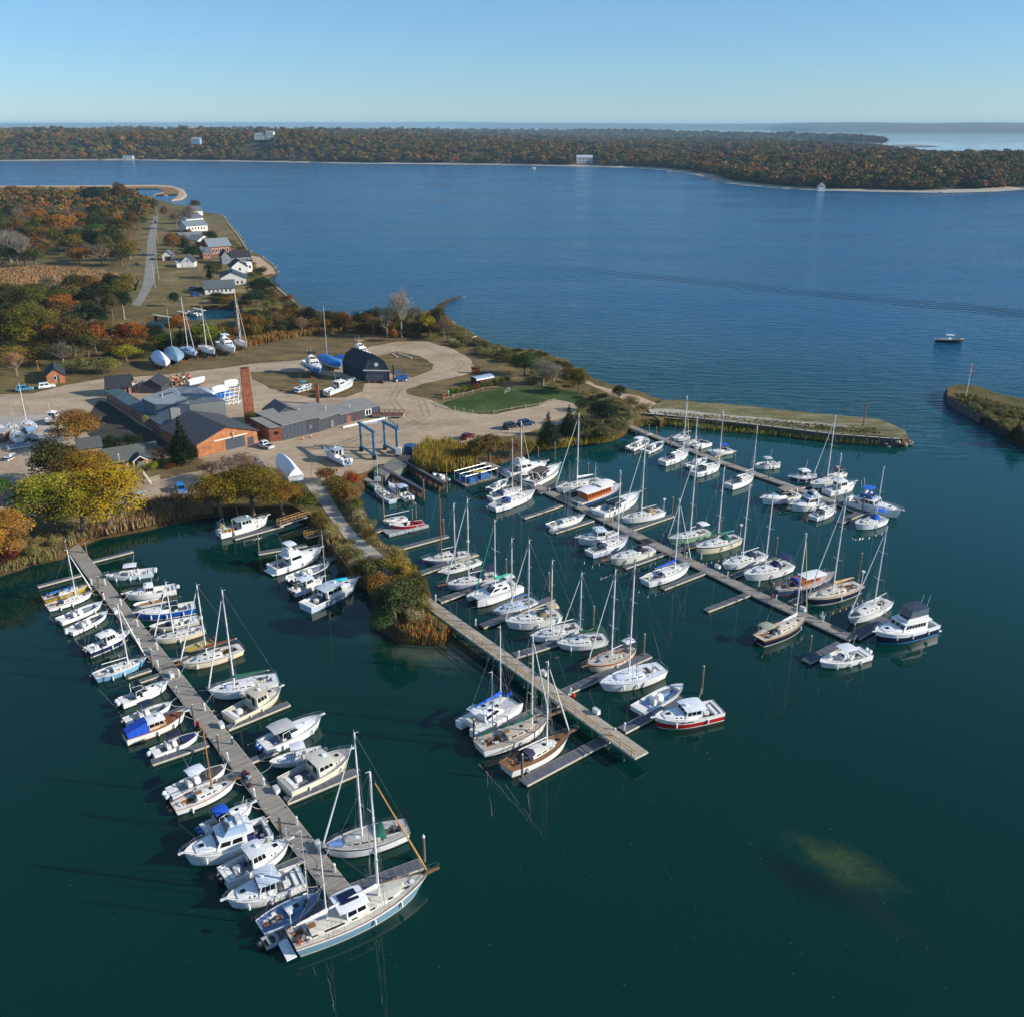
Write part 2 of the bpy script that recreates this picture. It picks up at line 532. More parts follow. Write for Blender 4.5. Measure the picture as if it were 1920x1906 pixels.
# sand spit beyond the woods
sheet('sand_spit',PX([(-300,353),(0,350),(200,349),(290,348),(322,350),(341,356),(348,367),(339,375),(322,377),(333,370),(334,364),(320,362),(312,367),(288,367),(308,361),(297,355),(240,354),(150,355),(80,358),(-300,362)]),.9,[G_SAND,G_SAND],skirt=(4,-1),jitter=.6,step=6)
sheet('spit_marsh',PX([(-300,354.5),(0,351),(200,350.5),(285,350),(325,352),(335,358),(336,364),(322,365),(290,366.5),(310,361),(297,354),(150,354),(-300,359)],.9),.93,G_FIELD,jitter=.6,step=6)

# ---------------------------------------------------------------- jetty with bulkhead
jet_px = [(1236,800),(1245,795),(1305,800),(1373,806),(1476,814),(1567,824),(1650,829),(1690,836),(1702,833),(1697,820),(1667,806),(1647,797),(1550,788),(1476,781),(1390,771),(1322,766),(1270,761),(1246,761),(1222,772),(1225,790)]
G_JET = ground_mat('jetty_turf',[(.35,'#4d4a2c'),(.48,'#6c6440'),(.58,'#8d8468'),(.7,'#a89c84')],.25,.05,stretch=(.5,2,1,-.25))
sheet('jetty_ground',PX(jet_px),1.7,[G_JET,G_BANK],skirt=(1.2,-1),jitter=.3,step=2)
sheet('jetty_track',PX([(1215,768),(1270,768),(1330,775),(1420,783),(1500,791),(1580,797),(1600,801),(1500,799),(1420,792),(1330,785),(1270,778),(1222,776)],1.7),1.72,G_PALE,jitter=.5,step=2)
wall = thing('bulkhead','long grey timber bulkhead with pale cap along the harbour side of the jetty','bulkhead')
WOODW = M('#5b5049',rough=.9,var=.4,scale=1.5,stretch=(1,1,.2),name='bulkhead_timber')
wl_px = [(1198,774,1201,783),(1290,782,0,0),(1373,791,0,0),(1476,803,0,0),(1567,814,0,0),(1688,823,0,0)]
wp = [P(a,b,2.1) for a,b,_,_ in wl_px]
cap = MB();boards = MB()
for a,b in zip(wp,wp[1:]):
 d = (b - a);L = d.length;d.normalize();rz = math.atan2(d.y,d.x)
 k = int(L / .3)
 for i in range(k):
  c = a + d * (i + .5) * .3
  off = .04 * (i % 2)
  boards.box((c.x + d.y * off,c.y - d.x * off,.65),(.285,.12,2.7),rz)
 c = (a + b) / 2
 cap.box((c.x,c.y,2.08),(L,.45,.14),rz)
bo = boards.build('board',WOODW,wall);bo['kind'] = 'stuff'
cap.build('cap_rail',FRAME,wall)
pm = MB();pm.box((0,0,.5),(.28,.28,3.2))
pp = None
for a,b in zip(wp,wp[1:]):
 d = (b - a);L = d.length;d.normalize();k = int(L / 3)
 for i in range(k):
  c = a + d * (i + .5) * 3 + Vector((d.y,-d.x,0)) * .3
  if pp is None:
   pp = pm.build('post',PILE,wall);pp.location = (c.x,c.y,.4)
  else:
   q = pp.copy();COL.objects.link(q);q.location = (c.x,c.y,.4)

def rock(r,seed):
 bm = bmesh.new();bmesh.ops.create_icosphere(bm,subdivisions=1,radius=r)
 for v in bm.verts:
  v.co *= 1 + .38 * noise.noise(v.co * (1.4 / r) + Vector((seed * 3.1,0,0)))
  v.co.z *= .72
 me = bpy.data.meshes.new('rock');bm.to_mesh(me);bm.free()
 return me
ROCKM = M('#8f867a',rough=.9,var=.3,scale=1.2,bump=.05,name='granite')
rocks = [rock(.75,i) for i in range(5)]
for r_ in rocks: r_.materials.append(ROCKM)
rr = random.Random(5)
armour = thing('rock_armour','heap of pale boulders protecting the seaward tip of the jetty','boulders')
for i in range(90):
 t = rr.random()
 a = Vector(P(1650,799)).lerp(P(1700,832),min(1,t * 1.15)) if rr.random() < .75 else P(1662 + rr.random() * 40,833 + rr.random() * 4)
 o = bpy.data.objects.new('rock',rr.choice(rocks));COL.objects.link(o);o.parent = armour
 s = rr.uniform(.5,1.15)
 o.location = (a.x + rr.uniform(-1.2,1.2),a.y + rr.uniform(-1.6,1.6),rr.uniform(.1,1.5 - .9 * t))
 o.scale = (s,s * rr.uniform(.7,1.2),s * rr.uniform(.6,1.));o.rotation_euler = (0,0,rr.random() * 6)
def rocks_along(px,n,spread,label,z=.5,s0=.3,s1=.7,nm='shore_rocks'):
 t_ = thing(nm,label,'rocks');pts = PX(px)
 for i in range(n):
  k = rr.random() * (len(pts) - 1);j = int(k)
  a = pts[j].lerp(pts[j + 1],k - j)
  o = bpy.data.objects.new('rock',rr.choice(rocks));COL.objects.link(o);o.parent = t_
  s = rr.uniform(s0,s1)
  o.location = (a.x + rr.uniform(-spread,spread),a.y + rr.uniform(-spread,spread),z * rr.random())
  o.scale = (s,s * rr.uniform(.7,1.2),s * .8);o.rotation_euler = (0,0,rr.random() * 6)
rocks_along([(822,592),(836,602),(859,616),(889,634),(919,651),(955,661)],120,1.3,'line of small rocks at the foot of the brushy bay shore behind the yard',1.2,.35,.9)
rocks_along([(414,405),(425,416),(446,442),(469,478)],90,1.6,'stone revetment below the beach house lawns',1.4,.5,1.2,'revetment')
rocks_along([(517,514),(512,503),(499,492),(486,482)],60,1.6,'rocks round the small sandy point below the white houses',1.2,.5,1.1,'point_rocks')
# low sheet wall along the shore
sw = thing('seawall','straight pale seawall running down the bay shore to the creek mouth','seawall')
for seg in ([(425,416),(446,442),(469,478)],[(502,522),(506,528),(529,549),(545,562),(563,577)]):
 q = PX(seg,1.6);mbw = MB()
 for a,b in zip(q,q[1:]):
  d = b - a;c = (a + b) / 2
  mbw.box((c.x,c.y,.7),(d.length + .2,.5,2.4),math.atan2(d.y,d.x))
 mbw.build('wall_panel',FRAME,sw)

# right-hand island point with flagpole
isl = [(1774,741),(1790,735),(1810,734),(1835,738),(1870,752),(1920,763),(2050,790),(2050,870),(1960,850),(1920,838),(1880,815),(1840,790),(1800,766),(1776,756)]
G_ISL = ground_mat('island_turf',[(.35,'#3b3d20'),(.48,'#565028'),(.6,'#75613a'),(.7,'#8a7a52')],.2,.1)
sheet('point_ground',PX(isl),2.2,[G_ISL,M('#2b2a20',rough=.95,var=.4,scale=.8,bump=.1,name='dark_bank')],skirt=(1.0,-1),jitter=.4,step=2)
wfl = thing('point_bulkhead','dark timber bulkhead round the end of the flagpole point','bulkhead')
q = [P(a,b,2.3) for a,b in [(1840,779),(1802,757),(1778,744),(1776,738),(1788,731),(1812,730)]]
mbw = MB()
for a,b in zip(q,q[1:]):
 d = b - a;L = d.length;d.normalize();k = max(1,int(L / .4))
 for i in range(k):
  c = a + d * (i + .5) * L / k
  mbw.box((c.x,c.y,.9),(L / k * .94,.15,2.9),math.atan2(d.y,d.x))
o = mbw.build('board',WOODW,wfl);o['kind'] = 'stuff'

# ================================================================== FAR SHORES
def far_height(poly_pts,p,hmax,ramp):
 d = 1e9
 n = len(poly_pts)
 for i in range(n):
  a,b = poly_pts[i - 1],poly_pts[i]
  ab = b - a;t = max(0,min(1,(p - a).dot(ab) / ab.length_squared))
  d = min(d,(p - a - ab * t).length)
 k = min(1,max(0,d - 12) / ramp)
 return hmax * (k * k * (3 - 2 * k))
FAR_G = M('#3a3320',rough=1,var=.3,scale=.01,name='woodland_floor')
def far_land(name,px,hfun,ramp,cell,z0=.6):
 poly = [Vector((p.x,p.y,0)) for p in PX(px)]
 x0,x1 = min(p.x for p in poly),max(p.x for p in poly)
 y0,y1 = min(p.y for p in poly),max(p.y for p in poly)
 cache = {}
 mb = MB()
 def vert(i,j):
  if (i,j) not in cache:
   p = Vector((x0 + i * cell,y0 + j * cell,0))
   z = -2.0
   if inside(p,poly):
    z = z0 + far_height(poly,p,hfun(p),ramp)
   cache[(i,j)] = (mb.pt((p.x,p.y,z)),z)
  return cache[(i,j)]
 ni,nj = int((x1 - x0) / cell) + 1,int((y1 - y0) / cell) + 1
 for i in range(-1,ni + 1):
  for j in range(-1,nj + 1):
   q = [vert(i,j),vert(i + 1,j),vert(i + 1,j + 1),vert(i,j + 1)]
   if max(a[1] for a in q) > -1.9:
    mb.f.append([a[0] for a in q]);mb.m.append(0)
 o = mb.build(name,FAR_G,smooth=True);o['kind'] = 'structure'
 return poly,lambda p: (z0 + far_height(poly,p,hfun(p),ramp)) if inside(p,poly) else None
def h1(p):
 left = max(0,min(1,(250 - p.x) / 900))
 return 8 + 29 * left + 16 * noise.noise(Vector((p.x / 380,p.y / 380,3))) * (.4 + left) + 9 * noise.noise(Vector((p.x / 140,p.y / 140,9))) * (.4 + left)
F1 = [(-700,303),(0,302),(230,300),(480,303),(680,307),(960,309),(1090,312),(1200,315),(1262,320),(1320,329),(1345,340),(1400,347),(1470,353),(1530,356),(1650,359),
      (1760,361),(1850,359),(1920,354),(2200,345),(2300,306),(2000,304),(1900,302),(1780,297),(1700,288),(1600,279),(1450,271),(1300,265),(1100,261),(900,259),(300,258),(-700,258)]
poly1,f1 = far_land('far_shore',F1,h1,160,45)
F2 = [(-900,256),(200,255),(900,256),(1300,259),(1500,263),(1600,268),(1650,272),(1674,271.5),(1650,266),(1600,262),(1440,257.5),(1300,254),(1200,252),(1000,252),(900,249.5),(780,249),(700,247),(200,246),(-900,246)]
poly2,f2 = far_land('farther_shore',F2,lambda p: 14 + 6 * noise.noise(Vector((p.x / 900,p.y / 900,1))),500,220)
# narrow beach along the foot of the far shore
bpx = F1[1:18]
mb = MB();bp_ = PX(bpx)
for a,b in zip(bp_,bp_[1:]):
 d = (b - a).normalized();nrm = Vector((-d.y,d.x,0))
 mb.face([a - nrm * 14 - Vector((0,0,.3)),b - nrm * 14 - Vector((0,0,.3)),b + nrm * 20 + Vector((0,0,1.6)),a + nrm * 20 + Vector((0,0,1.6))])
tag(mb.build('far_beach',M('#a59c8b',rough=1,var=.15,scale=.05,name='distant_sand')),kind='structure')
sheet('far_sandbar',PX([(1668,272.5),(1700,271.5),(1730,272.5),(1765,275),(1735,275.8),(1680,275)]),1.0,M('#7d7466',rough=1,name='distant_sand_bar'),jitter=3,step=40)
# far ridge on the horizon
def ridge(name,pts,depth,mat):
 """pts: pixel x, coast row, crest row"""
 mb = MB();rows = []
 for i in range(len(pts) - 1):
  for k in range(8):
   t = k / 8
   x,yb,yt = (pts[i][j] * (1 - t) + pts[i + 1][j] * t for j in range(3))
   a = P(x,yb,0)
   c = Vector((a.x * (1 + depth / a.y),a.y + depth,0))
   v = (CY - yt) / FPX
   z = HCAM + (-ST + v * CT) * c.y / (CT + v * ST)
   z += 5 * noise.noise(Vector((x * .03,4,depth))) + 2.5 * noise.noise(Vector((x * .2,4,depth)))
   m1 = a.lerp(c,.35);m1.z = z * .62
   rows.append([(a.x,a.y,-1),tuple(m1),(c.x,c.y,z),(c.x * 1.2,c.y * 1.2,-1)])
 mb.rings(rows,closed=False,cap0=False,cap1=False)
 tag(mb.build(name,mat,smooth=True),kind='structure')
RID = M('#2f3a26',rough=1,var=.35,scale=.0012,c2='#4b4330',name='distant_woodland')
ridge('distant_hills',[(-700,241,232),(0,241,231.5),(240,240,230.5),(480,238.5,229.5),(700,239,230),(850,238,228.5),(960,240,230.5),(1100,241.5,231),(1300,242,232.5),(1440,243,232),(1520,247,230),(1620,247.5,229.5),(1740,248.5,231.5),(1830,248.5,229.5),(1920,249,231),(2600,250,230)],2500,RID)

# worn wheel tracks on the gravel
G_TRK = ground_mat('wheel_track_gravel',[(.35,'#7c6c58'),(.5,'#907f69'),(.66,'#a5947c')],.3,.01)
def track(px,off=.85,w=.32):
 pts = PX(px,GZ);mb = MB()
 for o_ in (-off,off):
  prev = None
  for i,p in enumerate(pts):
   d = (pts[min(i + 1,len(pts) - 1)] - pts[max(i - 1,0)]).normalized();n_ = Vector((-d.y,d.x,0))
   a,b = p + n_ * (o_ - w / 2),p + n_ * (o_ + w / 2);a.z = b.z = GZ + .031
   if prev: mb.face([prev[0],a,b,prev[1]])
   prev = (a,b)
 tag(mb.build('wheel_track',G_TRK),kind='structure')
for q in ([(560,690),(620,684),(690,668),(740,655),(800,652),(848,668),(866,684),(850,697),(800,706),(750,724),(735,750),(760,785),(800,806),(860,808),(940,798),(1020,782)],
          [(40,752),(130,738),(220,722),(330,712),(440,700),(540,688)],[(500,850),(560,846),(630,834),(700,815),(760,800),(800,780),(790,750),(745,735),(690,752),(600,768)],
          [(590,892),(592,870),(610,852),(650,830),(720,800),(790,790),(880,794)],[(300,920),(360,905),(420,890),(470,870),(520,858),(590,850)]):
 track(q)
# fallen leaves and foam flecks floating on the calm water
fl = MB();rf_ = random.Random(21)
for k in range(190):
 p = P(rf_.gauss(1400,230),rf_.gauss(1530,170)) if k % 3 else P(rf_.uniform(60,1880),rf_.uniform(1300,1890))
 s_ = rf_.uniform(.02,.055);a_ = rf_.random() * 6;u_,v_ = Vector((math.cos(a_),math.sin(a_),0)) * s_,Vector((-math.sin(a_),math.cos(a_),0)) * s_ * .7
 q = [p + u_,p + v_,p - u_,p - v_];fl.face([(x.x,x.y,.012) for x in q])
tag(fl.build('floating_leaves',M('#b5ac8c',rough=.8,var=.3,scale=.3,name='leaf_litter')),'pale leaves and flecks drifting on the calm water of the basin','leaves',kind='stuff')

# ================================================================== FOLIAGE
def leaf_mat(name,instanced=None,rough=.85):
 """leaf colour comes from each tree's own object colour (or a random autumn tone)"""
 m = bpy.data.materials.new(name);m.use_nodes = True
 n,l = m.node_tree.nodes,m.node_tree.links
 b = n['Principled BSDF'];b.inputs['Roughness'].default_value = rough
 b.inputs['Specular IOR Level'].default_value = .15
 oi = n.new('ShaderNodeObjectInfo')
 tc = n.new('ShaderNodeTexCoord')
 nz = n.new('ShaderNodeTexNoise');nz.inputs['Scale'].default_value = 2.3;nz.inputs['Detail'].default_value = 3
 if instanced:
  cr = n.new('ShaderNodeValToRGB');e = cr.color_ramp.elements
  while len(e) < len(instanced): e.new(.5)
  for k,c in enumerate(instanced):
   e[k].position = k / (len(instanced) - 1);e[k].color = (*lin(c),1)
  ln_ = n.new('ShaderNodeTexNoise');ln_.inputs['Scale'].default_value = .011;ln_.inputs['Detail'].default_value = 2
  l.new(oi.outputs['Location'],ln_.inputs['Vector'])
  mq = n.new('ShaderNodeMapRange');mq.inputs['From Min'].default_value = .3;mq.inputs['From Max'].default_value = .7
  l.new(ln_.outputs['Fac'],mq.inputs['Value'])
  mz_ = n.new('ShaderNodeMix');mz_.inputs[0].default_value = .6
  l.new(oi.outputs['Random'],mz_.inputs[2]);l.new(mq.outputs[0],mz_.inputs[3])
  l.new(mz_.outputs[0],cr.inputs['Fac']);base = cr.outputs['Color']
 else:
  base = oi.outputs['Color']
 ad = n.new('ShaderNodeVectorMath');ad.operation = 'ADD'
 l.new(tc.outputs['Object'],ad.inputs[0]);l.new(oi.outputs['Location'],ad.inputs[1])
 l.new(ad.outputs[0],nz.inputs['Vector'])
 hs = n.new('ShaderNodeHueSaturation')
 mr = n.new('ShaderNodeMapRange');mr.inputs['From Min'].default_value = .3;mr.inputs['From Max'].default_value = .7
 mr.inputs['To Min'].default_value = .38;mr.inputs['To Max'].default_value = 1.12
 l.new(nz.outputs['Fac'],mr.inputs['Value']);l.new(mr.outputs[0],hs.inputs['Value'])
 n3 = n.new('ShaderNodeTexNoise');n3.inputs['Scale'].default_value = 5.5;l.new(ad.outputs[0],n3.inputs['Vector'])
 m2 = n.new('ShaderNodeMapRange');m2.inputs['From Min'].default_value = .3;m2.inputs['From Max'].default_value = .7
 m2.inputs['To Min'].default_value = .497;m2.inputs['To Max'].default_value = .54
 l.new(n3.outputs['Fac'],m2.inputs['Value']);l.new(m2.outputs[0],hs.inputs['Hue'])
 hs.inputs['Saturation'].default_value = 1.0
 l.new(base,hs.inputs['Color']);l.new(hs.outputs['Color'],b.inputs['Base Color'])
 return m
LEAF = leaf_mat('leaves')
BARK = M('#6a5a48',rough=.95,var=.3,scale=3,name='bark')
PALEBARK = M('#8d8171',rough=.95,var=.25,scale=3,name='pale_bark')

def rand_dir(g):
 while True:
  v = Vector((g.uniform(-1,1),g.uniform(-1,1),g.uniform(-1,1)))
  if .05 < v.length < 1: return v.normalized()

def leaves_mesh(lobes,per,size,seed,up=.35,name='crown',shell=.55):
 """thousands of small leaf clumps spread through a set of lobes"""
 g = random.Random(seed);V = [];F = []
 for (c,r,rz) in lobes:
  k = int(per * r * r)
  for _ in range(k):
   d = rand_dir(g)
   if d.z < -.35 and g.random() < .7: continue
   rad = r * (shell + (1 - shell) * g.random() ** .5)
   rad *= 1 + .25 * noise.noise(d * 2.2 + Vector((seed,c[0] * 3,c[1] * 3)))
   p = Vector((c[0] + d.x * rad,c[1] + d.y * rad,c[2] + d.z * rad * rz))
   nn = (d + rand_dir(g) * .9 + Vector((0,0,up))).normalized()
   u = nn.orthogonal().normalized();w = nn.cross(u)
   a = g.random() * 6.28;u,w = u * math.cos(a) + w * math.sin(a),w * math.cos(a) - u * math.sin(a)
   s = size * g.uniform(.55,1.35)
   i = len(V)
   V += [tuple(p - u * s - w * s * .5),tuple(p + u * s * .3 - w * s),tuple(p + u * s + w * s * .4),tuple(p - u * s * .4 + w * s)]
   F.append((i,i + 1,i + 2,i + 3))
 me = bpy.data.meshes.new(name);me.from_pydata(V,[],F);me.materials.append(LEAF);me.update()
 return me

def broad_lobes(seed,n=15,flat=.8):
 g = random.Random(seed);L = [((0,0,.58),.30,.9)]
 for i in range(n):
  a = i * 2.399 + g.uniform(-.4,.4);t = (i + .5) / n
  rr_ = .33 * math.sqrt(t) * g.uniform(.8,1.15)
  z = .80 - .42 * t * t + g.uniform(-.07,.07)
  L.append(((rr_ * math.cos(a),rr_ * math.sin(a),z * flat + .1),g.uniform(.12,.2),.85))
 return L
def trunk_mesh(lobes,seed,r=.028,mat=BARK,twigs=0,name='trunk'):
 g = random.Random(seed);mb = MB()
 fork = Vector((g.uniform(-.02,.02),g.uniform(-.02,.02),.3))
 mb.tube((0,0,-.03),fork,r * 1.25,r * .9,7)
 for (c,rr_,_) in lobes:
  c = Vector(c);m_ = fork.lerp(c,.5) + Vector((g.uniform(-.03,.03),g.uniform(-.03,.03),-.03))
  mb.tube(fork,m_,r * .6,r * .35,5,cap=False);mb.tube(m_,c,r * .35,r * .12,4,cap=False)
  for _ in range(twigs):
   d = rand_dir(g);d.z = abs(d.z) * .8 + .2
   e = c + d.normalized() * rr_ * g.uniform(.7,1.2)
   s0 = m_.lerp(c,g.random())
   mb.tube(s0,e,r * .13,r * .04,3,cap=False)
   for _k in range(3):
    e2 = s0.lerp(e,g.uniform(.4,1)) + rand_dir(g) * rr_ * .5
    mb.tube(s0.lerp(e,.6),e2,r * .07,r * .03,3,cap=False)
 me = bpy.data.meshes.new(name);me.from_pydata(mb.v,[],mb.f);me.materials.append(mat);me.update()
 return me
TREE = {}
for i in range(6):
 lb = broad_lobes(10 + i,14 + i)
 TREE['broad%d' % i] = (leaves_mesh(lb,9500,.0150,i),trunk_mesh(lb,i))
for i in range(3):
 lb = broad_lobes(40 + i,20)
 TREE['big%d' % i] = (leaves_mesh(lb,27000,.0086,20 + i,shell=.4),trunk_mesh(lb,20 + i,twigs=3))
for i in range(3):
 lb = broad_lobes(60 + i,14)
 TREE['sparse%d' % i] = (leaves_mesh(lb,3800,.0115,30 + i,shell=.35),trunk_mesh(lb,30 + i,.024,M('#8b7c6c',rough=.95,var=.2,scale=3,name='grey_bark'),twigs=10))
for i in range(2):
 lb = broad_lobes(80 + i,13)
 TREE['bare%d' % i] = (leaves_mesh(lb,350,.012,50 + i,shell=.5),trunk_mesh(lb,50 + i,.026,PALEBARK,twigs=16))
for i in range(2):
 g = random.Random(90 + i);lb = [((0,0,.93),.05,1.6)]
 for k in range(30):
  t = k / 30;z = .10 + .80 * t;rr_ = .36 * (1 - t) ** .85 * g.uniform(.8,1.1);a = k * 2.4
  rr_ *= 1.25;lb.append(((rr_ * .5 * math.cos(a),rr_ * .5 * math.sin(a),z),max(.06,rr_ * .62),.5))
 TREE['conifer%d' % i] = (leaves_mesh(lb,15000,.011,70 + i,up=.1,shell=.3),trunk_mesh([((0,0,.95),.02,1)],70 + i))
for i in range(4):
 g = random.Random(110 + i);lb = []
 for k in range(11):
  a = k * 2.4;rr_ = .33 * math.sqrt((k + .3) / 11)
  lb.append(((rr_ * math.cos(a),rr_ * math.sin(a),.40 + g.uniform(-.08,.2) * (1 - rr_)),g.uniform(.16,.24),1.35))
 TREE['shrub%d' % i] = (leaves_mesh(lb,7500,.018,90 + i,shell=.4),trunk_mesh(lb,90 + i,.014))

def plant(kind,loc,w,h,col,label,group=None,cat=None,nm=None,rg=random.Random(3)):
 if kind in ('broad','big','sparse','bare','conifer','shrub'):
  kind += str(rg.randrange({'broad': 6,'big': 3,'sparse': 3,'bare': 2,'conifer': 2,'shrub': 4}[kind]))
 cm,tm = TREE[kind]
 base = 'shrub' if kind.startswith('shrub') else ('conifer' if kind.startswith('conifer') else 'tree')
 t = thing(nm or base,label,cat or ('shrub' if base == 'shrub' else 'tree'),loc,rg.random() * 6.28,group)
 c = bpy.data.objects.new('crown',cm);COL.objects.link(c);c.parent = t
 k = bpy.data.objects.new('trunk',tm);COL.objects.link(k);k.parent = t
 s = (w * 1.08,w * 1.08 * rg.uniform(.9,1.1),h)
 c.scale = s;k.scale = s
 c.color = (*lin(col),1)
 return t
def tree(px,py,w,h,kind,col,label,group=None,nm=None,cat=None):
 return plant(kind,P(px,py,GZ),w,h,col,label,group,nm=nm,cat=cat)

T = tree
T(105,1000,17,14,'big','#8f8226','big spreading oak with olive yellow leaves left of the dock ramp')
T(208,992,18,14.5,'big','#a8801a','big golden yellow oak right of the dock ramp above the reeds')
T(158,1000,15,13,'big','#8f7a20','big olive gold oak squeezed between the two other big shore oaks')
T(168,935,14,12,'big','#94681e','orange topped oak between the two big yellow oaks and the long low office')
T(245,935,9,8,'sparse','#bf8436','thin orange leaved tree at the left end of the parking bay')
T(108,912,12,11.5,'broad','#4b4420','dark olive brown tree behind the big yellow oaks')
T(4,1052,13,11,'big','#b3702f','burnt orange tree at the far left edge above the harbour shore')
T(14,1058,5,4,'shrub','#571c1e','dark crimson bush below the burnt orange tree')
T(4,940,6,6,'broad','#4f6a1c','small bright green tree at the left edge of the photo')
T(148,840,16,10.5,'big','#9a6630','wide rusty orange oak beside the stored sailboats')
T(345,871,7.5,12.0,'conifer','#1d2c12','tall dark green spruce against the orange brick gable',nm='spruce')
T(307,872,5.5,5.5,'sparse','#5e2c22','small maroon tree left of the tall spruce')
T(250,842,5.5,5,'shrub','#26361a','dark green clipped bush at the right of the pair behind the long office')
T(210,846,7.5,4.6,'shrub','#1f3315','dark green wide bush at the left of the pair behind the long office')
T(276,806,3,4.5,'sparse','#9c9430','small yellow green sapling in the shaded courtyard')
T(286,882,3.2,2.6,'shrub','#8f8f1a','yellow round bush right of the office porch')
T(298,874,2.6,2.2,'shrub','#7e7a1a','smaller yellow bush beside the window right of the office porch')
T(256,893,3.6,3.0,'shrub','#8a8a22','yellow green bush left of the office porch')
T(236,900,4.4,3.6,'broad','#9a8424','mustard bush under the office eaves by the left windows')
T(322,877,3.4,1.8,'shrub','#6e3020','low reddish bush at the foot of the tall spruce')
T(415,965,12.5,10,'big','#93701e','golden orange oak at the left of the central oak clump above the green work boat')
T(475,962,14,11.5,'big','#7d6418','olive gold oak in the middle of the central oak clump')
T(452,912,14,8.5,'sparse','#7e5340','thin russet tree in front of the brick gable and parked pickup')
T(398,900,8,5,'sparse','#8a4f34','low reddish brown tree left of the brick gable doors')
T(530,962,9,8,'big','#8c5f1f','brown gold oak at the right of the central oak clump')
T(512,925,9,6.5,'sparse','#8d6a3a','pale brown thin tree beside the white wrapped boat')
T(572,958,7.5,5.5,'shrub','#5f5a1e','olive green bush where the causeway path begins')
T(556,930,5,4,'shrub','#47521c','dark green bush behind the bow of the white wrapped boat')
T(632,940,7,6,'broad','#6f5a22','olive brown bush cluster right of the causeway entrance')
T(612,905,5.5,4.5,'shrub','#7a4420','rust coloured bush at the corner of the causeway entrance')
T(661,912,4.6,4.2,'shrub','#a5371a','bright red bush by the travel lift slip')
T(650,945,5.5,5,'shrub','#8c5a28','orange brown bush on the bank below the red bush')
T(742,1172,9.0,8.5,'broad','#525832','large dark green bushy cedar at the end of the causeway spit',nm='cedar')
T(716,1172,5.5,6,'conifer','#59683a','pale green young cedar leaning over the water at the spit end',nm='cedar')
T(712,1120,5,6,'shrub','#94602a','orange brown bush on the west edge of the spit')
T(768,1140,6,6,'broad','#5b5a25','olive tree on the spit where the long fixed pier starts')
T(738,1078,5.5,4.5,'shrub','#9a7a30','golden bush near the end of the causeway path')
T(762,1092,4,4.5,'shrub','#a98238','straw coloured bush above the pier end of the spit')
T(700,1075,5,4,'shrub','#7e6a30','tan bush halfway down the causeway on the west side')
T(682,1075,3.5,3,'shrub','#5c5a28','small olive bush overhanging the water on the west side of the causeway')
T(918,865,9.5,7.5,'broad','#76572a','russet brown round tree on the bank behind the work float')
T(893,868,7,6,'broad','#6b5a1e','olive gold tree left of the russet bank tree')
T(962,852,5,4.5,'shrub','#8c4a24','reddish shrub right of the russet bank tree')
T(985,850,6,4,'shrub','#7f7026','yellow olive shrub on the bank below the cedars')
T(1027,838,7.0,9.5,'conifer','#2b3a17','bushy cedar in front of the parked dark cars',nm='cedar')
T(1066,818,6,8.5,'conifer','#2a3519','second cedar right of the parked dark cars',nm='cedar')
T(1130,800,10,7.5,'broad','#2a371b','dense dark green tree at the root of the jetty')
T(1102,812,8,5,'shrub','#5c5937','grey olive shrub mass above the marina bank')
T(1135,822,7,4,'shrub','#6d6442','straw olive shrub beside the small walkway ramp')
T(1092,770,5,4,'shrub','#35431d','dark green shrub at the end of the gravel turning bay')
T(1018,724,12,9,'bare','#6d5f48','wide bare grey tree between the lawn and the bay')
T(1038,722,9,7.5,'bare','#7c6a50','lower bare tree right of the wide bare grey tree')
T(984,704,9.5,8,'broad','#4f5a26','round green tree left of the bare grey trees')
T(1086,738,7.5,8.5,'broad','#6f5b20','olive orange cedar on the beach edge beyond the lawn')
T(1160,752,5,5,'broad','#3a4220','small round dark tree above the sandy beach')
T(1182,758,5,3,'shrub','#8d8258','pale pampas like bush by the sandy beach')
T(1148,760,5,3,'shrub','#756a44','straw coloured bush behind the sandy beach')
T(753,634,13,20,'bare','#b9a877','tall white barked bare tree standing above the hedgerow')
T(726,634,10,13,'bare','#8c7f6c','thin bare grey tree left of the tall white barked tree')
T(803,632,8,9,'broad','#98831c','bright yellow tree at the seaward end of the hedgerow')
T(738,640,5,6,'shrub','#8c4a20','orange bush at the foot of the tall white barked tree')
T(250,652,13,10,'broad','#97431c','rust red tree in front of the creek docks')
T(230,650,8,9,'broad','#8a3a18','dark rust tree at the left of the creek docks')
T(338,628,10,8,'broad','#9c5016','orange tree between the creek pools')
T(384,658,14,10.5,'broad','#79811c','lime yellow willow behind the stored sailboats')
T(238,678,11,6,'broad','#8f8220','yellow green bushy tree left of the white wrapped boat row')
T(205,700,9,6,'shrub','#847a3c','pale straw thicket at the edge of the boat row grass')
T(308,648,9,6,'shrub','#515a1c','green bush behind the second wrapped boat')
T(350,655,8,8,'shrub','#2e3a16','dark green bush behind the blue wrapped sailboat')
T(60,655,22,18,'big','#6f6220','very large olive gold oak left of the brick cottage')
T(20,655,14,15,'broad','#6a551f','brown olive oak at the left edge behind the parked cars')
T(60,600,22,16,'big','#5c5a1c','large green gold oak in front of the dry field')
T(118,598,14,11,'broad','#9c5222','orange maple right of the large green gold oak')
T(140,668,16,15,'broad','#59421f','dark chestnut brown oak in the middle of the near woods')
T(180,662,10,11,'broad','#8f4722','rust orange maple next to the chestnut brown oak')
T(32,706,9,9,'sparse','#b0622a','small orange tree behind the brick cottage chimney pole')
T(110,702,10,5,'shrub','#6a6a2c','olive brush right of the brick cottage')
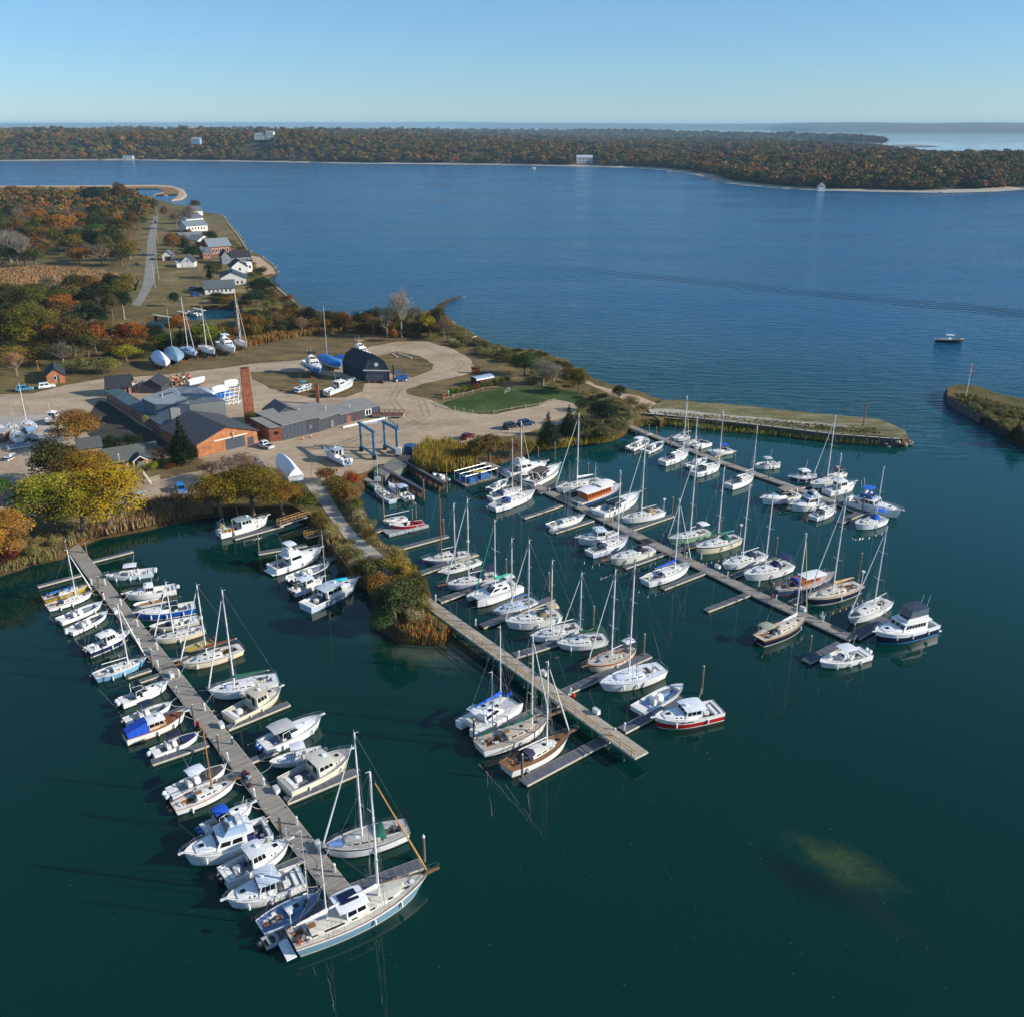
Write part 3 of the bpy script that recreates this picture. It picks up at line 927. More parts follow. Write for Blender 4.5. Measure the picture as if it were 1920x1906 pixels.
T(160,700,11,6,'shrub','#75703a','straw green brush between cottage and boat row')
T(208,585,16,12,'broad','#585a1e','olive tree at the south end of the roadside woods')
T(232,588,12,10,'broad','#26321a','dark green pine beside the bottom of the road')
T(328,575,6,7,'broad','#2f3a1a','small dark tree standing alone in the field by the creek')
T(402,522,12,9,'broad','#4e4a22','round olive tree beside the white beach houses')
T(393,524,4.5,7,'conifer','#1f2a16','slim dark cedar left of the round olive tree',nm='cedar')
T(492,556,16,9,'broad','#26371a','big dark green bush on the shore below the white houses')
T(478,568,11,7,'shrub','#2f3c1c','dark green bush beside the creek mouth')
T(490,515,8,5,'shrub','#333d1e','dark shrub behind the sandy point')
T(362,488,13,9,'broad','#2c3a18','dark green tree between the small garages and the brick house')
T(326,480,12,15,'broad','#7a4a26','copper brown tree behind the smaller garage')
T(332,430,17,15,'sparse','#6c5138','tall grey brown tree left of the grey roofed beach houses')
T(358,420,15,16,'sparse','#70524a','purple brown tree behind the farthest beach house')
T(368,398,12,12,'broad','#5a4524','brown green tree at the far tip of the beach house row')
T(310,412,9,12,'broad','#7b5424','rust tree on the right side of the far end of the road')
T(385,448,9,5,'broad','#2f3c26','dark green tree between two grey roofed beach houses')
T(226,440,12,20,'conifer','#b06e14','narrow golden orange tree in the woods left of the road')
T(182,452,20,13,'broad','#4a5e20','bright green round tree in the woods left of the road')
T(154,456,13,11,'broad','#466218','smaller bright green tree left of the bright green round tree')
T(118,448,26,18,'broad','#a8622a','huge pale orange tree in the middle of the left woods')
T(60,428,24,14,'broad','#a25a26','wide rust orange tree in the left woods')
T(180,392,26,22,'broad','#2b3420','very dark pine rising over the tidal pond')
T(228,388,17,25,'broad','#6a4224','tall brown oak right of the very dark pine')
T(150,404,18,14,'broad','#26421c','deep green tree in front of the tidal pond')
T(258,398,17,14,'broad','#5f5c20','olive yellow tree at the far end of the road')
T(276,400,17,15,'broad','#7a6420','gold olive tree where the road disappears')
T(254,424,10,10,'broad','#7c3a20','red brown tree beside the far end of the road')
T(268,424,9,8,'broad','#3f5a1e','bright green bush beside the far end of the road')
T(132,416,11,8,'broad','#5c1a1c','dark crimson maple right of the huge pale orange tree')
T(158,424,11,7,'broad','#6a2420','second crimson maple nearer the road')
T(20,492,34,20,'bare','#7b6f60','leafless grey tree with white limbs at the left edge')
T(48,500,15,20,'bare','#8b8272','dead white branched tree beside the leafless grey tree')
T(68,502,16,12,'broad','#5a5a24','olive tree on the edge of the dry field')
T(150,495,18,10,'broad','#8a4a22','orange red bush line above the dry field')
T(182,540,8,4,'shrub','#681f1c','crimson bush in the dry field')
T(0,455,20,22,'broad','#4a5226','tall olive tree at the left edge of the woods')
T(30,380,28,18,'broad','#7a5626','bronze oak on the skyline at the left edge')
T(76,378,22,16,'broad','#84602c','bronze gold oak on the skyline beside the tidal pond')
T(125,384,20,13,'broad','#6c6a2a','yellow green tree fronting the tidal pond')

# ---- random fill of woods and hedges
PAL = ['#5a4a20','#6b4a22','#4a4a1e','#3a3f1c','#7a4a20','#6b5c22','#8a5422','#33391b','#5d3f22','#504a24','#7c6426','#2c331a','#9a8350','#8a7a48','#a5906a','#7a7042','#6e6a3a']
NAMES = ['olive brown','chestnut brown','olive','dark olive','rusty brown','olive gold','rust orange','dark green','dark brown','brown green','dull gold','deep green','straw','tan','pale straw','dry olive','moss green']
fr = random.Random(12)
taken = [(o.location.x,o.location.y) for o in COL.objects if o.get('category') in ('tree',)]
SCRUB = []
TAN = [12,13,14,15,16,12,0,5,9]
def fill(poly_px,gap,w0,w1,h0,h1,kinds,where,n_max,pal=None,nm=None):
 poly = PX(poly_px,GZ)
 x0,x1 = min(p.x for p in poly),max(p.x for p in poly);y0,y1 = min(p.y for p in poly),max(p.y for p in poly)
 pts = []
 tries = int((x1 - x0) * (y1 - y0) / gap / gap * 4)
 for _ in range(tries):
  p = Vector((fr.uniform(x0,x1),fr.uniform(y0,y1),GZ))
  if not inside(p,poly): continue
  if any((p.x - q[0]) ** 2 + (p.y - q[1]) ** 2 < (gap * .8) ** 2 for q in taken + pts): continue
  pts.append((p.x,p.y))
 pts.sort(key=lambda q: q[1])
 taken.extend(pts)
 for q in pts[:n_max]:
  c = fr.choice(pal) if pal else fr.randrange(12);k = fr.choice(kinds)
  sh = k == 'shrub'
  plant(k,(q[0],q[1],GZ),fr.uniform(w0,w1),fr.uniform(h0,h1),PAL[c],
              '%s %s %s' % (NAMES[c],'bush' if sh else ('half bare tree' if k == 'sparse' else 'tree'),where),'%s' % (('bushes ' if sh else 'trees ') + where),nm=nm)
 if kinds == ['shrub']: SCRUB.extend(pts[n_max:])
 return pts[n_max:]
def gn_scatter(name,pts,protos_,mat,label=None,cat=None):
 """one object that instances crowns on its points; pts = (x, y, z, scale, height)"""
 me = bpy.data.meshes.new(name);me.from_pydata([p[:3] for p in pts],[],[])
 at = me.attributes.new('sc','FLOAT_VECTOR','POINT')
 at.data.foreach_set('vector',[c for p in pts for c in (p[3],p[3],p[4])])
 ar = me.attributes.new('rz','FLOAT_VECTOR','POINT')
 ar.data.foreach_set('vector',[c for i,p in enumerate(pts) for c in (0,0,(i * 2.4) % 6.28)])
 ak = me.attributes.new('kind','INT','POINT')
 ak.data.foreach_set('value',[i * 7 % len(protos_) for i in range(len(pts))])
 o = bpy.data.objects.new(name,me);COL.objects.link(o)
 ng = bpy.data.node_groups.new(name,'GeometryNodeTree')
 ng.interface.new_socket('Geometry',in_out='INPUT',socket_type='NodeSocketGeometry')
 ng.interface.new_socket('Geometry',in_out='OUTPUT',socket_type='NodeSocketGeometry')
 N,L = ng.nodes,ng.links
 gi = N.new('NodeGroupInput');go = N.new('NodeGroupOutput');jn = N.new('GeometryNodeJoinGeometry')
 def attr(nm,ty):
  a = N.new('GeometryNodeInputNamedAttribute');a.data_type = ty;a.inputs['Name'].default_value = nm;return a.outputs['Attribute']
 a1,a2,a3 = attr('sc','FLOAT_VECTOR'),attr('rz','FLOAT_VECTOR'),attr('kind','INT')
 for k,proto in enumerate(protos_):
  ip = N.new('GeometryNodeInstanceOnPoints');ob = N.new('GeometryNodeObjectInfo')
  ob.inputs['Object'].default_value = proto
  ob.inputs['As Instance'].default_value = True
  cp = N.new('FunctionNodeCompare');cp.data_type = 'INT';cp.operation = 'EQUAL'
  L.new(a3,cp.inputs['A']);cp.inputs['B'].default_value = k
  for q in cp.inputs:
   if q.name == 'A' and q.type == 'INT': L.new(a3,q)
   if q.name == 'B' and q.type == 'INT': q.default_value = k
  L.new(cp.outputs[0],ip.inputs['Selection'])
  L.new(gi.outputs[0],ip.inputs['Points']);L.new(ob.outputs['Geometry'],ip.inputs['Instance'])
  L.new(a1,ip.inputs['Scale']);L.new(a2,ip.inputs['Rotation'])
  L.new(ip.outputs[0],jn.inputs[0])
 L.new(jn.outputs[0],go.inputs[0])
 md = o.modifiers.new('scatter','NODES');md.node_group = ng
 tag(o,label,cat,kind='stuff')
 return o
FAR_PAL = ['#343c20','#5a5028','#7a5a30','#5f5c30','#8c5a34','#444a26','#9c5a30','#6c5c34','#34402a','#7a6438','#a07a3c','#4d4c2c','#94503a','#5c6436']
FARLEAF = leaf_mat('distant_leaves',FAR_PAL)
def far_crown(i,label):
 lb = broad_lobes(200 + i,9)
 me = leaves_mesh(lb,900,.055,200 + i,name='distant_crown',shell=.75)
 me.materials.clear();me.materials.append(FARLEAF)
 o = bpy.data.objects.new('distant_tree',me);COL.objects.link(o)
 return tag(o,label,'tree')

rest = fill([(-60,374),(120,370),(200,370),(250,376),(292,398),(272,425),(246,440),(245,500),(180,505),(100,470),(60,500),(-60,505)],13,12,18,10,17,['broad','broad','broad','sparse'],'in the dense woods left of the road',120)
fill([(-40,566),(60,556),(180,550),(240,545),(250,575),(215,600),(190,612),(195,670),(120,692),(60,694),(-40,700)],9.5,9,14,7,13,['broad','broad','sparse','shrub'],'in the near woods behind the brick cottage',90)
fill([(450,612),(545,592),(590,600),(640,606),(700,608),(790,600),(826,604),(838,640),(800,636),(720,630),(640,622),(540,630),(470,640)],4.2,5.5,9,4,9.5,['shrub','broad','sparse','shrub'],'in the hedgerow behind the dark barn',90)
fill([(268,624),(420,612),(450,616),(455,650),(400,652),(300,662),(255,682),(200,690),(205,650)],6,5,8,3,6,['shrub','shrub','broad'],'behind the row of stored sailboats',34)
fill([(832,606),(860,622),(890,640),(925,657),(960,667),(1010,684),(1000,694),(950,684),(900,668),(850,648),(826,632)],3.6,3.5,5.5,1.8,3.2,['shrub'],'in the low hedge along the bay shore',45,TAN)
fill([(880,636),(919,652),(955,660),(1015,665),(1061,687),(1100,710),(1090,722),(1060,708),(1010,690),(950,680),(900,662)],3.2,3.5,5.5,1.4,3,['shrub'],'on the bank above the bay beyond the lawn',30,TAN)
fill([(405,560),(480,560),(500,545),(545,568),(480,574),(400,577)],6,5,8,2,4,['shrub'],'on the creek bank by the houses',22)
fill([(585,978),(602,1000),(640,1045),(690,1095),(715,1130),(722,1085),(690,1062),(660,1035),(632,1002),(606,972)],2.6,3,4.6,2,3.6,['shrub'],'west of the causeway path',30,TAN)
fill([(622,925),(655,960),(668,985),(690,1018),(706,1022),(690,990),(668,950),(640,915)],2.4,2.6,4.2,1.8,3.4,['shrub'],'east of the causeway path',28,TAN)
fill([(745,1045),(790,1100),(797,1140),(812,1160),(780,1170),(735,1165),(725,1120),(735,1080)],2.6,3,5,2.5,4.5,['shrub'],'on the end of the causeway spit',22,TAN)
fill([(1072,792),(1160,775),(1195,780),(1185,800),(1150,818),(1095,822),(1070,818)],3.6,3.5,5.5,1.8,3.4,['shrub'],'at the root of the jetty',20,TAN)
fill([(1090,730),(1135,742),(1180,755),(1215,765),(1190,775),(1130,765),(1090,750)],3.4,3,4.5,1.2,2.4,['shrub'],'on the dune between lawn and beach',22,TAN)
fill([(-30,1070),(20,1062),(70,1042),(110,1030),(105,1005),(60,1010),(-30,1030)],3.2,3,5,2,3.6,['shrub'],'on the shore left of the dock ramp',22,TAN)
fill([(1820,752),(1920,780),(2040,800),(2040,850),(1950,836),(1890,812),(1830,775)],3.6,3.5,6,1.5,3.5,['shrub'],'on the flagpole point',24,TAN)
fill([(425,450),(440,455),(480,500),(470,505),(440,478),(418,440)],6,4,6,1.5,3,['shrub'],'along the revetment below the beach lawns',14)
fill([(1000,700),(1060,705),(1080,728),(1050,735),(990,722)],3.6,3.5,5,1.5,3,['shrub'],'below the bare trees beside the lawn',12,TAN)
fill([(352,404),(384,406),(398,440),(404,470),(345,480),(340,430)],9,7,12,5,10,['broad','broad','sparse'],'among the grey roofed beach houses',16)
fill([(478,505),(500,535),(520,552),(500,556),(470,540),(462,520)],6,4,8,1.5,4,['shrub'],'on the slope below the white houses',14,TAN)
fill([(455,575),(520,566),(560,580),(545,596),(470,606)],5,4,8,2,4.5,['shrub'],'on the scrubby point by the creek mouth',16,TAN)
for i,(x,y,c) in enumerate([(845,742,'#8a8a1c'),(857,742,'#83831e'),(870,737,'#7b7a24'),(882,735,'#5c5f26'),(893,733,'#8c3a1c'),(905,731,'#5f6a26'),(917,729,'#6a7026'),(930,724,'#66702a'),(940,722,'#777c28'),(951,720,'#51602a')]):
 T(x,y,2.6,3.0,'shrub',c,['yellow','yellow','olive yellow','grey green','red','green','green','light green','yellow green','dark green'][i] + ' small tree of the planted row along the green lawn, ' + ['first','second','third','fourth','fifth','sixth','seventh','eighth','ninth','last'][i] + ' from the left')
sproto = [o for o in COL.objects if o.name.startswith('crown') and o.data.name.startswith('crown') and o.parent and o.parent.get('category') == 'shrub'][:4]
sc_ = gn_scatter('scrub',[(q[0],q[1],GZ,fr.uniform(3.2,4.8),fr.uniform(1.6,3.0)) for q in SCRUB],sproto,LEAF,'low tan and olive scrub filling the banks between the single bushes','scrub')
sc_.color = (*lin('#7d7344'),1)
T(1905,826,6,5,'conifer','#1c2614','spiky dark shrub on the flagpole point at the right edge')

# distant woodland: instanced crowns over the far shores
protos = []
for i in range(3):
 o = far_crown(i,['rounded autumn tree at the water edge left of the far white houses','dark rounded tree on the far beach below the bluff','brown tree standing at the far shore near the long jetty'][i])
 protos.append(o)
pl = [P(300,300),P(700,306),P(1290,322)]
for o,p in zip(protos,pl):
 o.location = (p.x,p.y + 30,1);o.scale = (16,16,13)
g3 = random.Random(33)
# clearings kept in front of the houses that show through the far woods
CLEAR = [(P(x,y,z).x,P(x,y,z).y,w) for x,y,z,w in ((1096,306.5,3,26),(367,270,36,15),(486,262,42,20),(506,262,42,18),(240,298,2,16),(550,288,10,9),(900,297,5,12),(1783,347,4,14),(1740,347,4,8))]
def canopy(poly,f,n,smin,smax,name,label,ymax=1e9):
 x0,x1 = min(p.x for p in poly),max(p.x for p in poly);y0,y1 = min(p.y for p in poly),min(ymax,max(p.y for p in poly))
 pts = []
 k = 0
 while k < n:
  y_ = 1 / (1 / y0 + (1 / y1 - 1 / y0) * g3.random());p = Vector((g3.uniform(-.62,.62) * y_,y_,0))
  z = f(p)
  if z is None or z < .62:
   k += .05;continue
  if any(abs(p.x - cx_) < w_ and -105 < p.y - cy_ < 45 for cx_,cy_,w_ in CLEAR): continue
  s = g3.uniform(smin,smax) * (1 + .35 * noise.noise(p * .008))
  pts.append((p.x,p.y,z - .1 * s,s,s * g3.uniform(.6,1.0)))
  k += 1
 gn_scatter(name,pts,protos,FARLEAF,label,'woodland')
canopy(poly1,f1,30000,15,27,'far_woodland','dense autumn woodland covering the far shore',6500)
canopy(poly2,f2,7000,26,44,'farther_woodland','hazy woodland on the land behind the far shore',9000)
if rest:
 gn_scatter('left_woodland',[(q[0],q[1],GZ,fr.uniform(13,19),fr.uniform(10,16)) for q in rest],protos,FARLEAF,'deep part of the woods left of the road','woodland')
for (x,y,c,w,h,lb) in [(1762,352,'#b08a1c',17,15,'bright yellow tree beside the white roofed house on the right headland'),(1745,338,'#9a3c22',20,17,'red tree behind the bright yellow tree on the right headland'),
  (1478,340,'#8c3a30',24,18,'pinkish red tree on the right headland'),(1855,352,'#4f5a2a',17,24,'tall green willow at the right end of the far beach'),(1872,350,'#8d8574',16,22,'bare pale tree at the right end of the far beach'),
  (92,297,'#b04a24',16,13,'small bright orange red tree by the far beach on the left'),(247,296,'#9a8f3a',16,13,'pale yellow tree on the far beach beside the cottages')]:
 p = P(x,y);plant('broad',(p.x,p.y + 25,1.5),w,h,c,lb)

# plants of the random fill that share a description are told apart by their order across the view
ORD = ['first','second','third','fourth','fifth','sixth','seventh','eighth','ninth','tenth','eleventh','twelfth','thirteenth','fourteenth','fifteenth','sixteenth']
same = {}
for o in COL.objects:
 if o.get('category') in ('tree','shrub') and o.get('group'): same.setdefault(o['label'],[]).append(o)
for lb,os_ in same.items():
 if len(os_) > 1:
  os_.sort(key=lambda o: o.location.x / o.location.y)
  for k,o in enumerate(os_): o['label'] = lb + ', ' + ORD[min(k,15)] + ' from left'

# ---- reeds and tall grass (nobody could count them)
def reeds(name,px,dens,h0,h1,cols,label,z=GZ - .3,wid=.05,seed=1,lean=.25):
 dens *= 1.5
 poly = PX(px,z);g = random.Random(seed);V = [];F = [];MI = []
 x0,x1 = min(p.x for p in poly),max(p.x for p in poly);y0,y1 = min(p.y for p in poly),max(p.y for p in poly)
 n = int((x1 - x0) * (y1 - y0) * dens)
 for _ in range(n):
  p = Vector((g.uniform(x0,x1),g.uniform(y0,y1),z))
  if not inside(p,poly): continue
  h = g.uniform(h0,h1) * (1 + .3 * noise.noise(p * .4));a = g.random() * 6.28;w = wid * g.uniform(.6,1.6)
  u = Vector((math.cos(a),math.sin(a),0)) * w;t = Vector((g.uniform(-lean,lean),g.uniform(-lean,lean),1)) * h
  i = len(V);V += [tuple(p - u),tuple(p + u),tuple(p + t * .55 + u * 1.2),tuple(p + t),tuple(p + t * .55 - u * 1.2)]
  F.append((i,i + 1,i + 2,i + 3,i + 4));MI.append(g.randrange(len(cols)) if noise.noise(p * .25) < .1 else 0)
 me = bpy.data.meshes.new(name);me.from_pydata(V,[],F)
 for c in cols: me.materials.append(M(c,rough=1,var=.25,scale=.8,name='reed'))
 me.polygons.foreach_set('material_index',MI);me.update()
 o = bpy.data.objects.new(name,me);COL.objects.link(o);tag(o,label,'reeds',kind='stuff')
reeds('reed_bed',[(165,1010),(190,1004),(270,988),(330,974),(400,962),(400,935),(330,935),(262,948),(230,975),(170,990)],9,1.4,2.6,['#9c8258','#8a6a40','#6b4a38'],'straw coloured reed bed along the inner harbour shore')
reeds('reed_bed',[(128,1026),(165,1010),(170,985),(130,995)],6,1.2,2.0,['#8f8654','#7a6a40'],'green straw reeds beside the top of the dock ramp',seed=2)
reeds('reed_bed',[(778,878),(797,884),(845,887),(890,880),(880,850),(850,836),(800,838),(776,850)],9,2.2,3.4,['#96822a','#9c6a28','#7c7a26'],'yellow orange reed bed beside the lift slip',seed=3)
reeds('marsh_grass',[(742,1168),(768,1196),(797,1199),(828,1198),(838,1184),(812,1164),(790,1146),(765,1150)],9,.5,1.3,['#9a6a2c','#7f8030','#a5581f','#6a5a2c'],'rust and olive grass over the tip of the causeway spit',z=GZ - .1,seed=15)
reeds('reed_bed',[(455,640),(520,628),(560,622),(640,618),(642,626),(560,634),(520,642),(458,655)],5,1.8,3.0,['#8c6434','#6d6428'],'brown reed strip behind the boat row',seed=4,wid=.1)
reeds('marsh_grass',[(738,1178),(764,1205),(797,1208),(832,1208),(846,1188),(816,1168),(780,1160),(745,1165)],10,.9,1.7,['#a07028','#8a8a2c','#a5581f'],'orange and olive marsh grass at the tip of the causeway spit',z=.3,seed=5)
reeds('marsh_grass',[(1202,800),(1236,797),(1305,805),(1373,812),(1476,820),(1567,831),(1650,836),(1672,836),(1650,824),(1567,817),(1476,806),(1373,795),(1290,786),(1210,785)],7,.8,1.4,['#7c8024','#6a6420','#8f8c2c'],'yellow green marsh grass at the foot of the jetty bulkhead',z=.2,seed=6)
reeds('marsh_grass',[(1009,846),(1071,838),(1141,830),(1166,816),(1140,820),(1071,828),(1000,836)],6,.8,1.6,['#a08a24','#7c6a22'],'yellow grass fringe below the cedars',z=.8,seed=7)
reeds('dry_grass',[(-40,510),(60,500),(180,508),(262,522),(250,545),(120,560),(-40,570)],.9,.9,1.7,['#8a6c46','#7a5c3c','#9a7c54'],'tall dry grass of the field behind the near woods',seed=8,wid=.16,z=GZ)
reeds('turf',[(1790,740),(1835,742),(1870,756),(1930,768),(2040,795),(2040,830),(1950,810),(1870,790),(1800,758)],3,.2,.7,['#6a5a2c','#5c6a30','#8a6a3c'],'rough turf on the flagpole point',z=2.2,seed=9,wid=.12)
reeds('turf',[(1230,773),(1300,777),(1420,786),(1567,800),(1640,803),(1655,815),(1567,810),(1476,799),(1373,788),(1240,778)],5,.15,.5,['#7b6a3c','#5a6a2c','#8d7d58'],'patchy turf on top of the jetty',z=1.7,seed=10,wid=.1)
reeds('bank_grass',[(582,972),(606,968),(632,998),(665,1040),(697,1066),(735,1098),(782,1120),(800,1145),(780,1168),(735,1175),(716,1140),(700,1108),(667,1083),(636,1045),(600,1006)],5,.6,1.4,['#9a7840','#8a8048','#6f5a30'],'straw grass on the west bank of the causeway',z=1.1,seed=11)
reeds('bank_grass',[(612,915),(630,940),(655,975),(680,1005),(706,1026),(740,1042),(770,1080),(752,1046),(722,1028),(703,1012),(686,982),(671,960),(660,935)],6,.6,1.5,['#a08c58','#8a8048','#6f5a30'],'straw grass on the east bank of the causeway',z=1.1,seed=12)
reeds('bank_grass',[(-60,1098),(0,1078),(55,1058),(110,1047),(120,1030),(60,1036),(0,1050),(-60,1070)],5,.7,1.6,['#8c8450','#7a7a3c','#6f5a30'],'straw green grass on the harbour shore at the left',z=1.0,seed=13)

# ================================================================== BOATS
class Shape:
 """plan and sheer of a hull. t = 0 transom, 1 stem; local +x is forward"""
 def __init__(s,L,B,F,kind='sail',rise=.28,over=.10):
  s.L,s.B,s.F,s.kind,s.rise,s.over = L,B,F,kind,rise,over
  s.split = .84
 def hb(s,t):
  if s.kind == 'sail':
   a,sw,p,q = .42,.68,2.1,.92
  elif s.kind == 'double':
   a,sw,p,q = .48,.22,2.1,.9
  elif s.kind == 'cat':
   a,sw,p,q = .5,.8,2.6,.9
  elif s.kind == 'rib':
   a,sw,p,q = .6,.96,3.2,.7
  else:
   a,sw,p,q = .50,.90,2.4,.86
  if t < a:
   k = sw + (1 - sw) * math.sin(math.pi / 2 * t / a)
  else:
   k = max(0,1 - ((t - a) / (1 - a)) ** p) ** q
  return s.B / 2 * k
 def sh(s,t):
  k = (t - .3) / .7
  return s.F * (1 + s.rise * (k * k if k > 0 else .25 * k * k))
 def x(s,t):
  return s.L * (t - .5)
 def section(s,t):
  b,h,x = s.hb(t),s.sh(t),s.x(t)
  L = s.L;bow = t ** 6
  xw = x - s.over * L * bow + (.03 * L * (1 - t) ** 8 if s.kind in ('sail','double') else 0)
  fl = 1 - .12 * bow if s.kind != 'motor' else 1 - .45 * t ** 3
  bw = b * (.86 if s.kind in ('sail','double') else .92) * fl
  st = .06 * s.F
  xs = lambda z: xw + (x - xw) * (z / h)
  def wid(z): return bw + (b - bw) * (z / h) ** .7
  return [(x,b,h),(xs(h * s.split),wid(h * s.split),h * s.split),(xs(st + .09),wid(st + .09),st + .09),(xs(.04),wid(.04),.04),(xw,bw,0),(xw - .01,bw * .8,-.35)]

def hull_mesh(s,par,col,boot,yoff=0.,bottom=None,sheer=None):
 N = 22;mb = MB()
 ts = [i / N for i in range(N + 1)]
 sec = [s.section(t) for t in ts]
 n = len(sec[0])
 ids = {}
 for i,r in enumerate(sec):
  for j,p in enumerate(r):
   for sg in (1,-1):
    ids[(i,j,sg)] = mb.pt((p[0],p[1] * sg + yoff,p[2]))
 for i in range(N):
  for j in range(n - 1):
   mat = 3 if j == 0 and sheer else (0 if j < 2 else (1 if j == 2 else 2))
   a,b,c,d = ids[(i,j,1)],ids[(i + 1,j,1)],ids[(i + 1,j + 1,1)],ids[(i,j + 1,1)]
   mb.f.append([a,d,c,b]);mb.m.append(mat)
   a,b,c,d = ids[(i,j,-1)],ids[(i + 1,j,-1)],ids[(i + 1,j + 1,-1)],ids[(i,j + 1,-1)]
   mb.f.append([a,b,c,d]);mb.m.append(mat)
 for j in range(n - 1):
  mat = 3 if j == 0 and sheer else (0 if j < 2 else (1 if j == 2 else 2))
  mb.f.append([ids[(0,j,1)],ids[(0,j,-1)],ids[(0,j + 1,-1)],ids[(0,j + 1,1)]]);mb.m.append(mat)
 o = mb.build('hull',[gel(col),gel(boot or col),gel(bottom or boot or col),gel(sheer or col)],par)
 for p_ in o.data.polygons: p_.use_smooth = True
 o.data.set_sharp_from_angle(angle=R(40))
 return o

def deck_mesh(s,par,col,wells=(),sole='#b9b4a8',yoff=0.,inset=.03,drop=.02):
 """deck with recessed wells; wells = (t0, t1, width fraction, depth, narrows to bow)"""
 ts = set(i / 18 for i in range(19))
 for w in wells:
  for q in (w[0],w[1]):
   ts.add(max(0,min(1,q)));ts.add(max(0,min(1,q + .004)))
 ts = sorted(ts)
 fr_ = {-1.,-.6,0.,.6,1.}
 for w in wells:
  for q in (w[2],w[2] + .012): fr_.add(q);fr_.add(-q)
 fs = sorted(fr_)
 mb = MB();g = []
 def well(t,f):
  for w in wells:
   if w[0] + .002 < t <= w[1] + .001 and abs(f) <= w[2] + .003: return w
  return None
 for t in ts:
  row = []
  b = max(0,s.hb(t) - inset);h = s.sh(t) - drop
  for f in fs:
   w = well(t,f)
   z = h + .05 * (1 - f * f)
   if w: z = s.sh(.3) - w[3]
   row.append((mb.pt((s.x(t),f * b + yoff,z)),bool(w)))
  g.append(row)
 for i in range(len(ts) - 1):
  for j in range(len(fs) - 1):
   q = [g[i][j],g[i + 1][j],g[i + 1][j + 1],g[i][j + 1]]
   mb.f.append([a[0] for a in q]);mb.m.append(1 if all(a[1] for a in q) else 0)
 return mb.build('deck',[col if not isinstance(col,str) else gel(col),sole if not isinstance(sole,str) else M(sole,rough=.8,var=.12,scale=2,name='cockpit_sole')],par)

def rail_mesh(s,par,mat,r=.045,name='toe_rail',yoff=0.,t0=0.,t1=1.):
 mb = MB()
 for sg in (1,-1):
  pts = []
  for i in range(17):
   t = t0 + (t1 - t0) * i / 16
   pts.append((s.x(t),sg * s.hb(t) + yoff,s.sh(t) + r * .5))
  mb.path(pts,r,5)
 if t0 == 0: mb.tube((s.x(0),s.hb(0) + yoff,s.sh(0) + r * .5),(s.x(0),-s.hb(0) + yoff,s.sh(0) + r * .5),r,n=5)
 return mb.build(name,mat,par)

def loft_box(x0,x1,w0,w1,z0,z1,r0=0.,r1=0.,tin=.85,crown=.06,zf=None,y=0.):
 """cabin block: aft x0 half width w0, forward x1 half width w1; r0, r1 pull the top in at each end. returns rings and side faces"""
 zt1 = z1 if zf is None else zf
 base = [(x0,-w0 + y,z0),(x1,-w1 + y,z0),(x1,w1 + y,z0),(x0,w0 + y,z0)]
 top = [(x0 + r0,-w0 * tin + y,z1),(x1 - r1,-w1 * tin + y,zt1),(x1 - r1,w1 * tin + y,zt1),(x0 + r0,w0 * tin + y,z1)]
 faces = {'stbd': (base[0],base[1],top[1],top[0]),'port': (base[2],base[3],top[3],top[2]),'front': (base[1],base[2],top[2],top[1]),'back': (base[3],base[0],top[0],top[3])}
 return base,top,faces

def cabin(par,name,mat,*a,**k):
 base,top,faces = loft_box(*a,**k)
 cr = k.get('crown',.06)
 mb = MB();
 for f in faces.values(): mb.face(f)
 m0 = tuple((top[0][i] + top[3][i]) / 2 for i in range(3));m1 = tuple((top[1][i] + top[2][i]) / 2 for i in range(3))
 m0 = (m0[0],m0[1],m0[2] + cr);m1 = (m1[0],m1[1],m1[2] + cr)
 mb.face((top[0],top[1],m1,m0));mb.face((m0,m1,top[2],top[3]))
 mb.face((top[0],m0,top[3]));mb.face((top[1],top[2],m1))
 o = mb.build(name,mat,par,fix=False)
 return o,faces,(top,m0,m1)

def windows(par,face,spec,name='window',off=.02,mat=None):
 for (u0,u1,v0,v1) in spec:
  mb = MB();mb.panel(face,u0,u1,v0,v1,off);mb.build(name,mat or GLASS,par)

def slab_top(par,name,mat,x0,x1,w,z,th=.08,camber=.1,legs=None,legmat=STEEL,foot=None,n=6,taper=.9):
 """hard top or canvas top on posts"""
 mb = MB();rows = []
 for i in range(5):
  u = i / 4;x = x0 + (x1 - x0) * u
  ww = w * (1 - (1 - taper) * (abs(u - .5) * 2) ** 3);zz = z - camber * .5 * (abs(u - .5) * 2) ** 2
  rows.append([(x,ww * (2 * j / n - 1),zz + camber * (1 - (2 * j / n - 1) ** 2)) for j in range(n + 1)] + [(x,ww * (1 - 2 * j / n),zz + camber * (1 - (2 * j / n - 1) ** 2) - th) for j in range(n + 1)])
 mb.rings(rows)
 o = mb.build(name,mat,par)
 if legs is not None:
  lm = MB()
  for (lx,ly,lz,tx) in legs:
   for sg in (1,-1): lm.tube((lx,ly * sg,lz),(tx,w * .85 * sg,z + .02),.035,n=5)
  lm.build('support_frame',legmat,par)
 return o

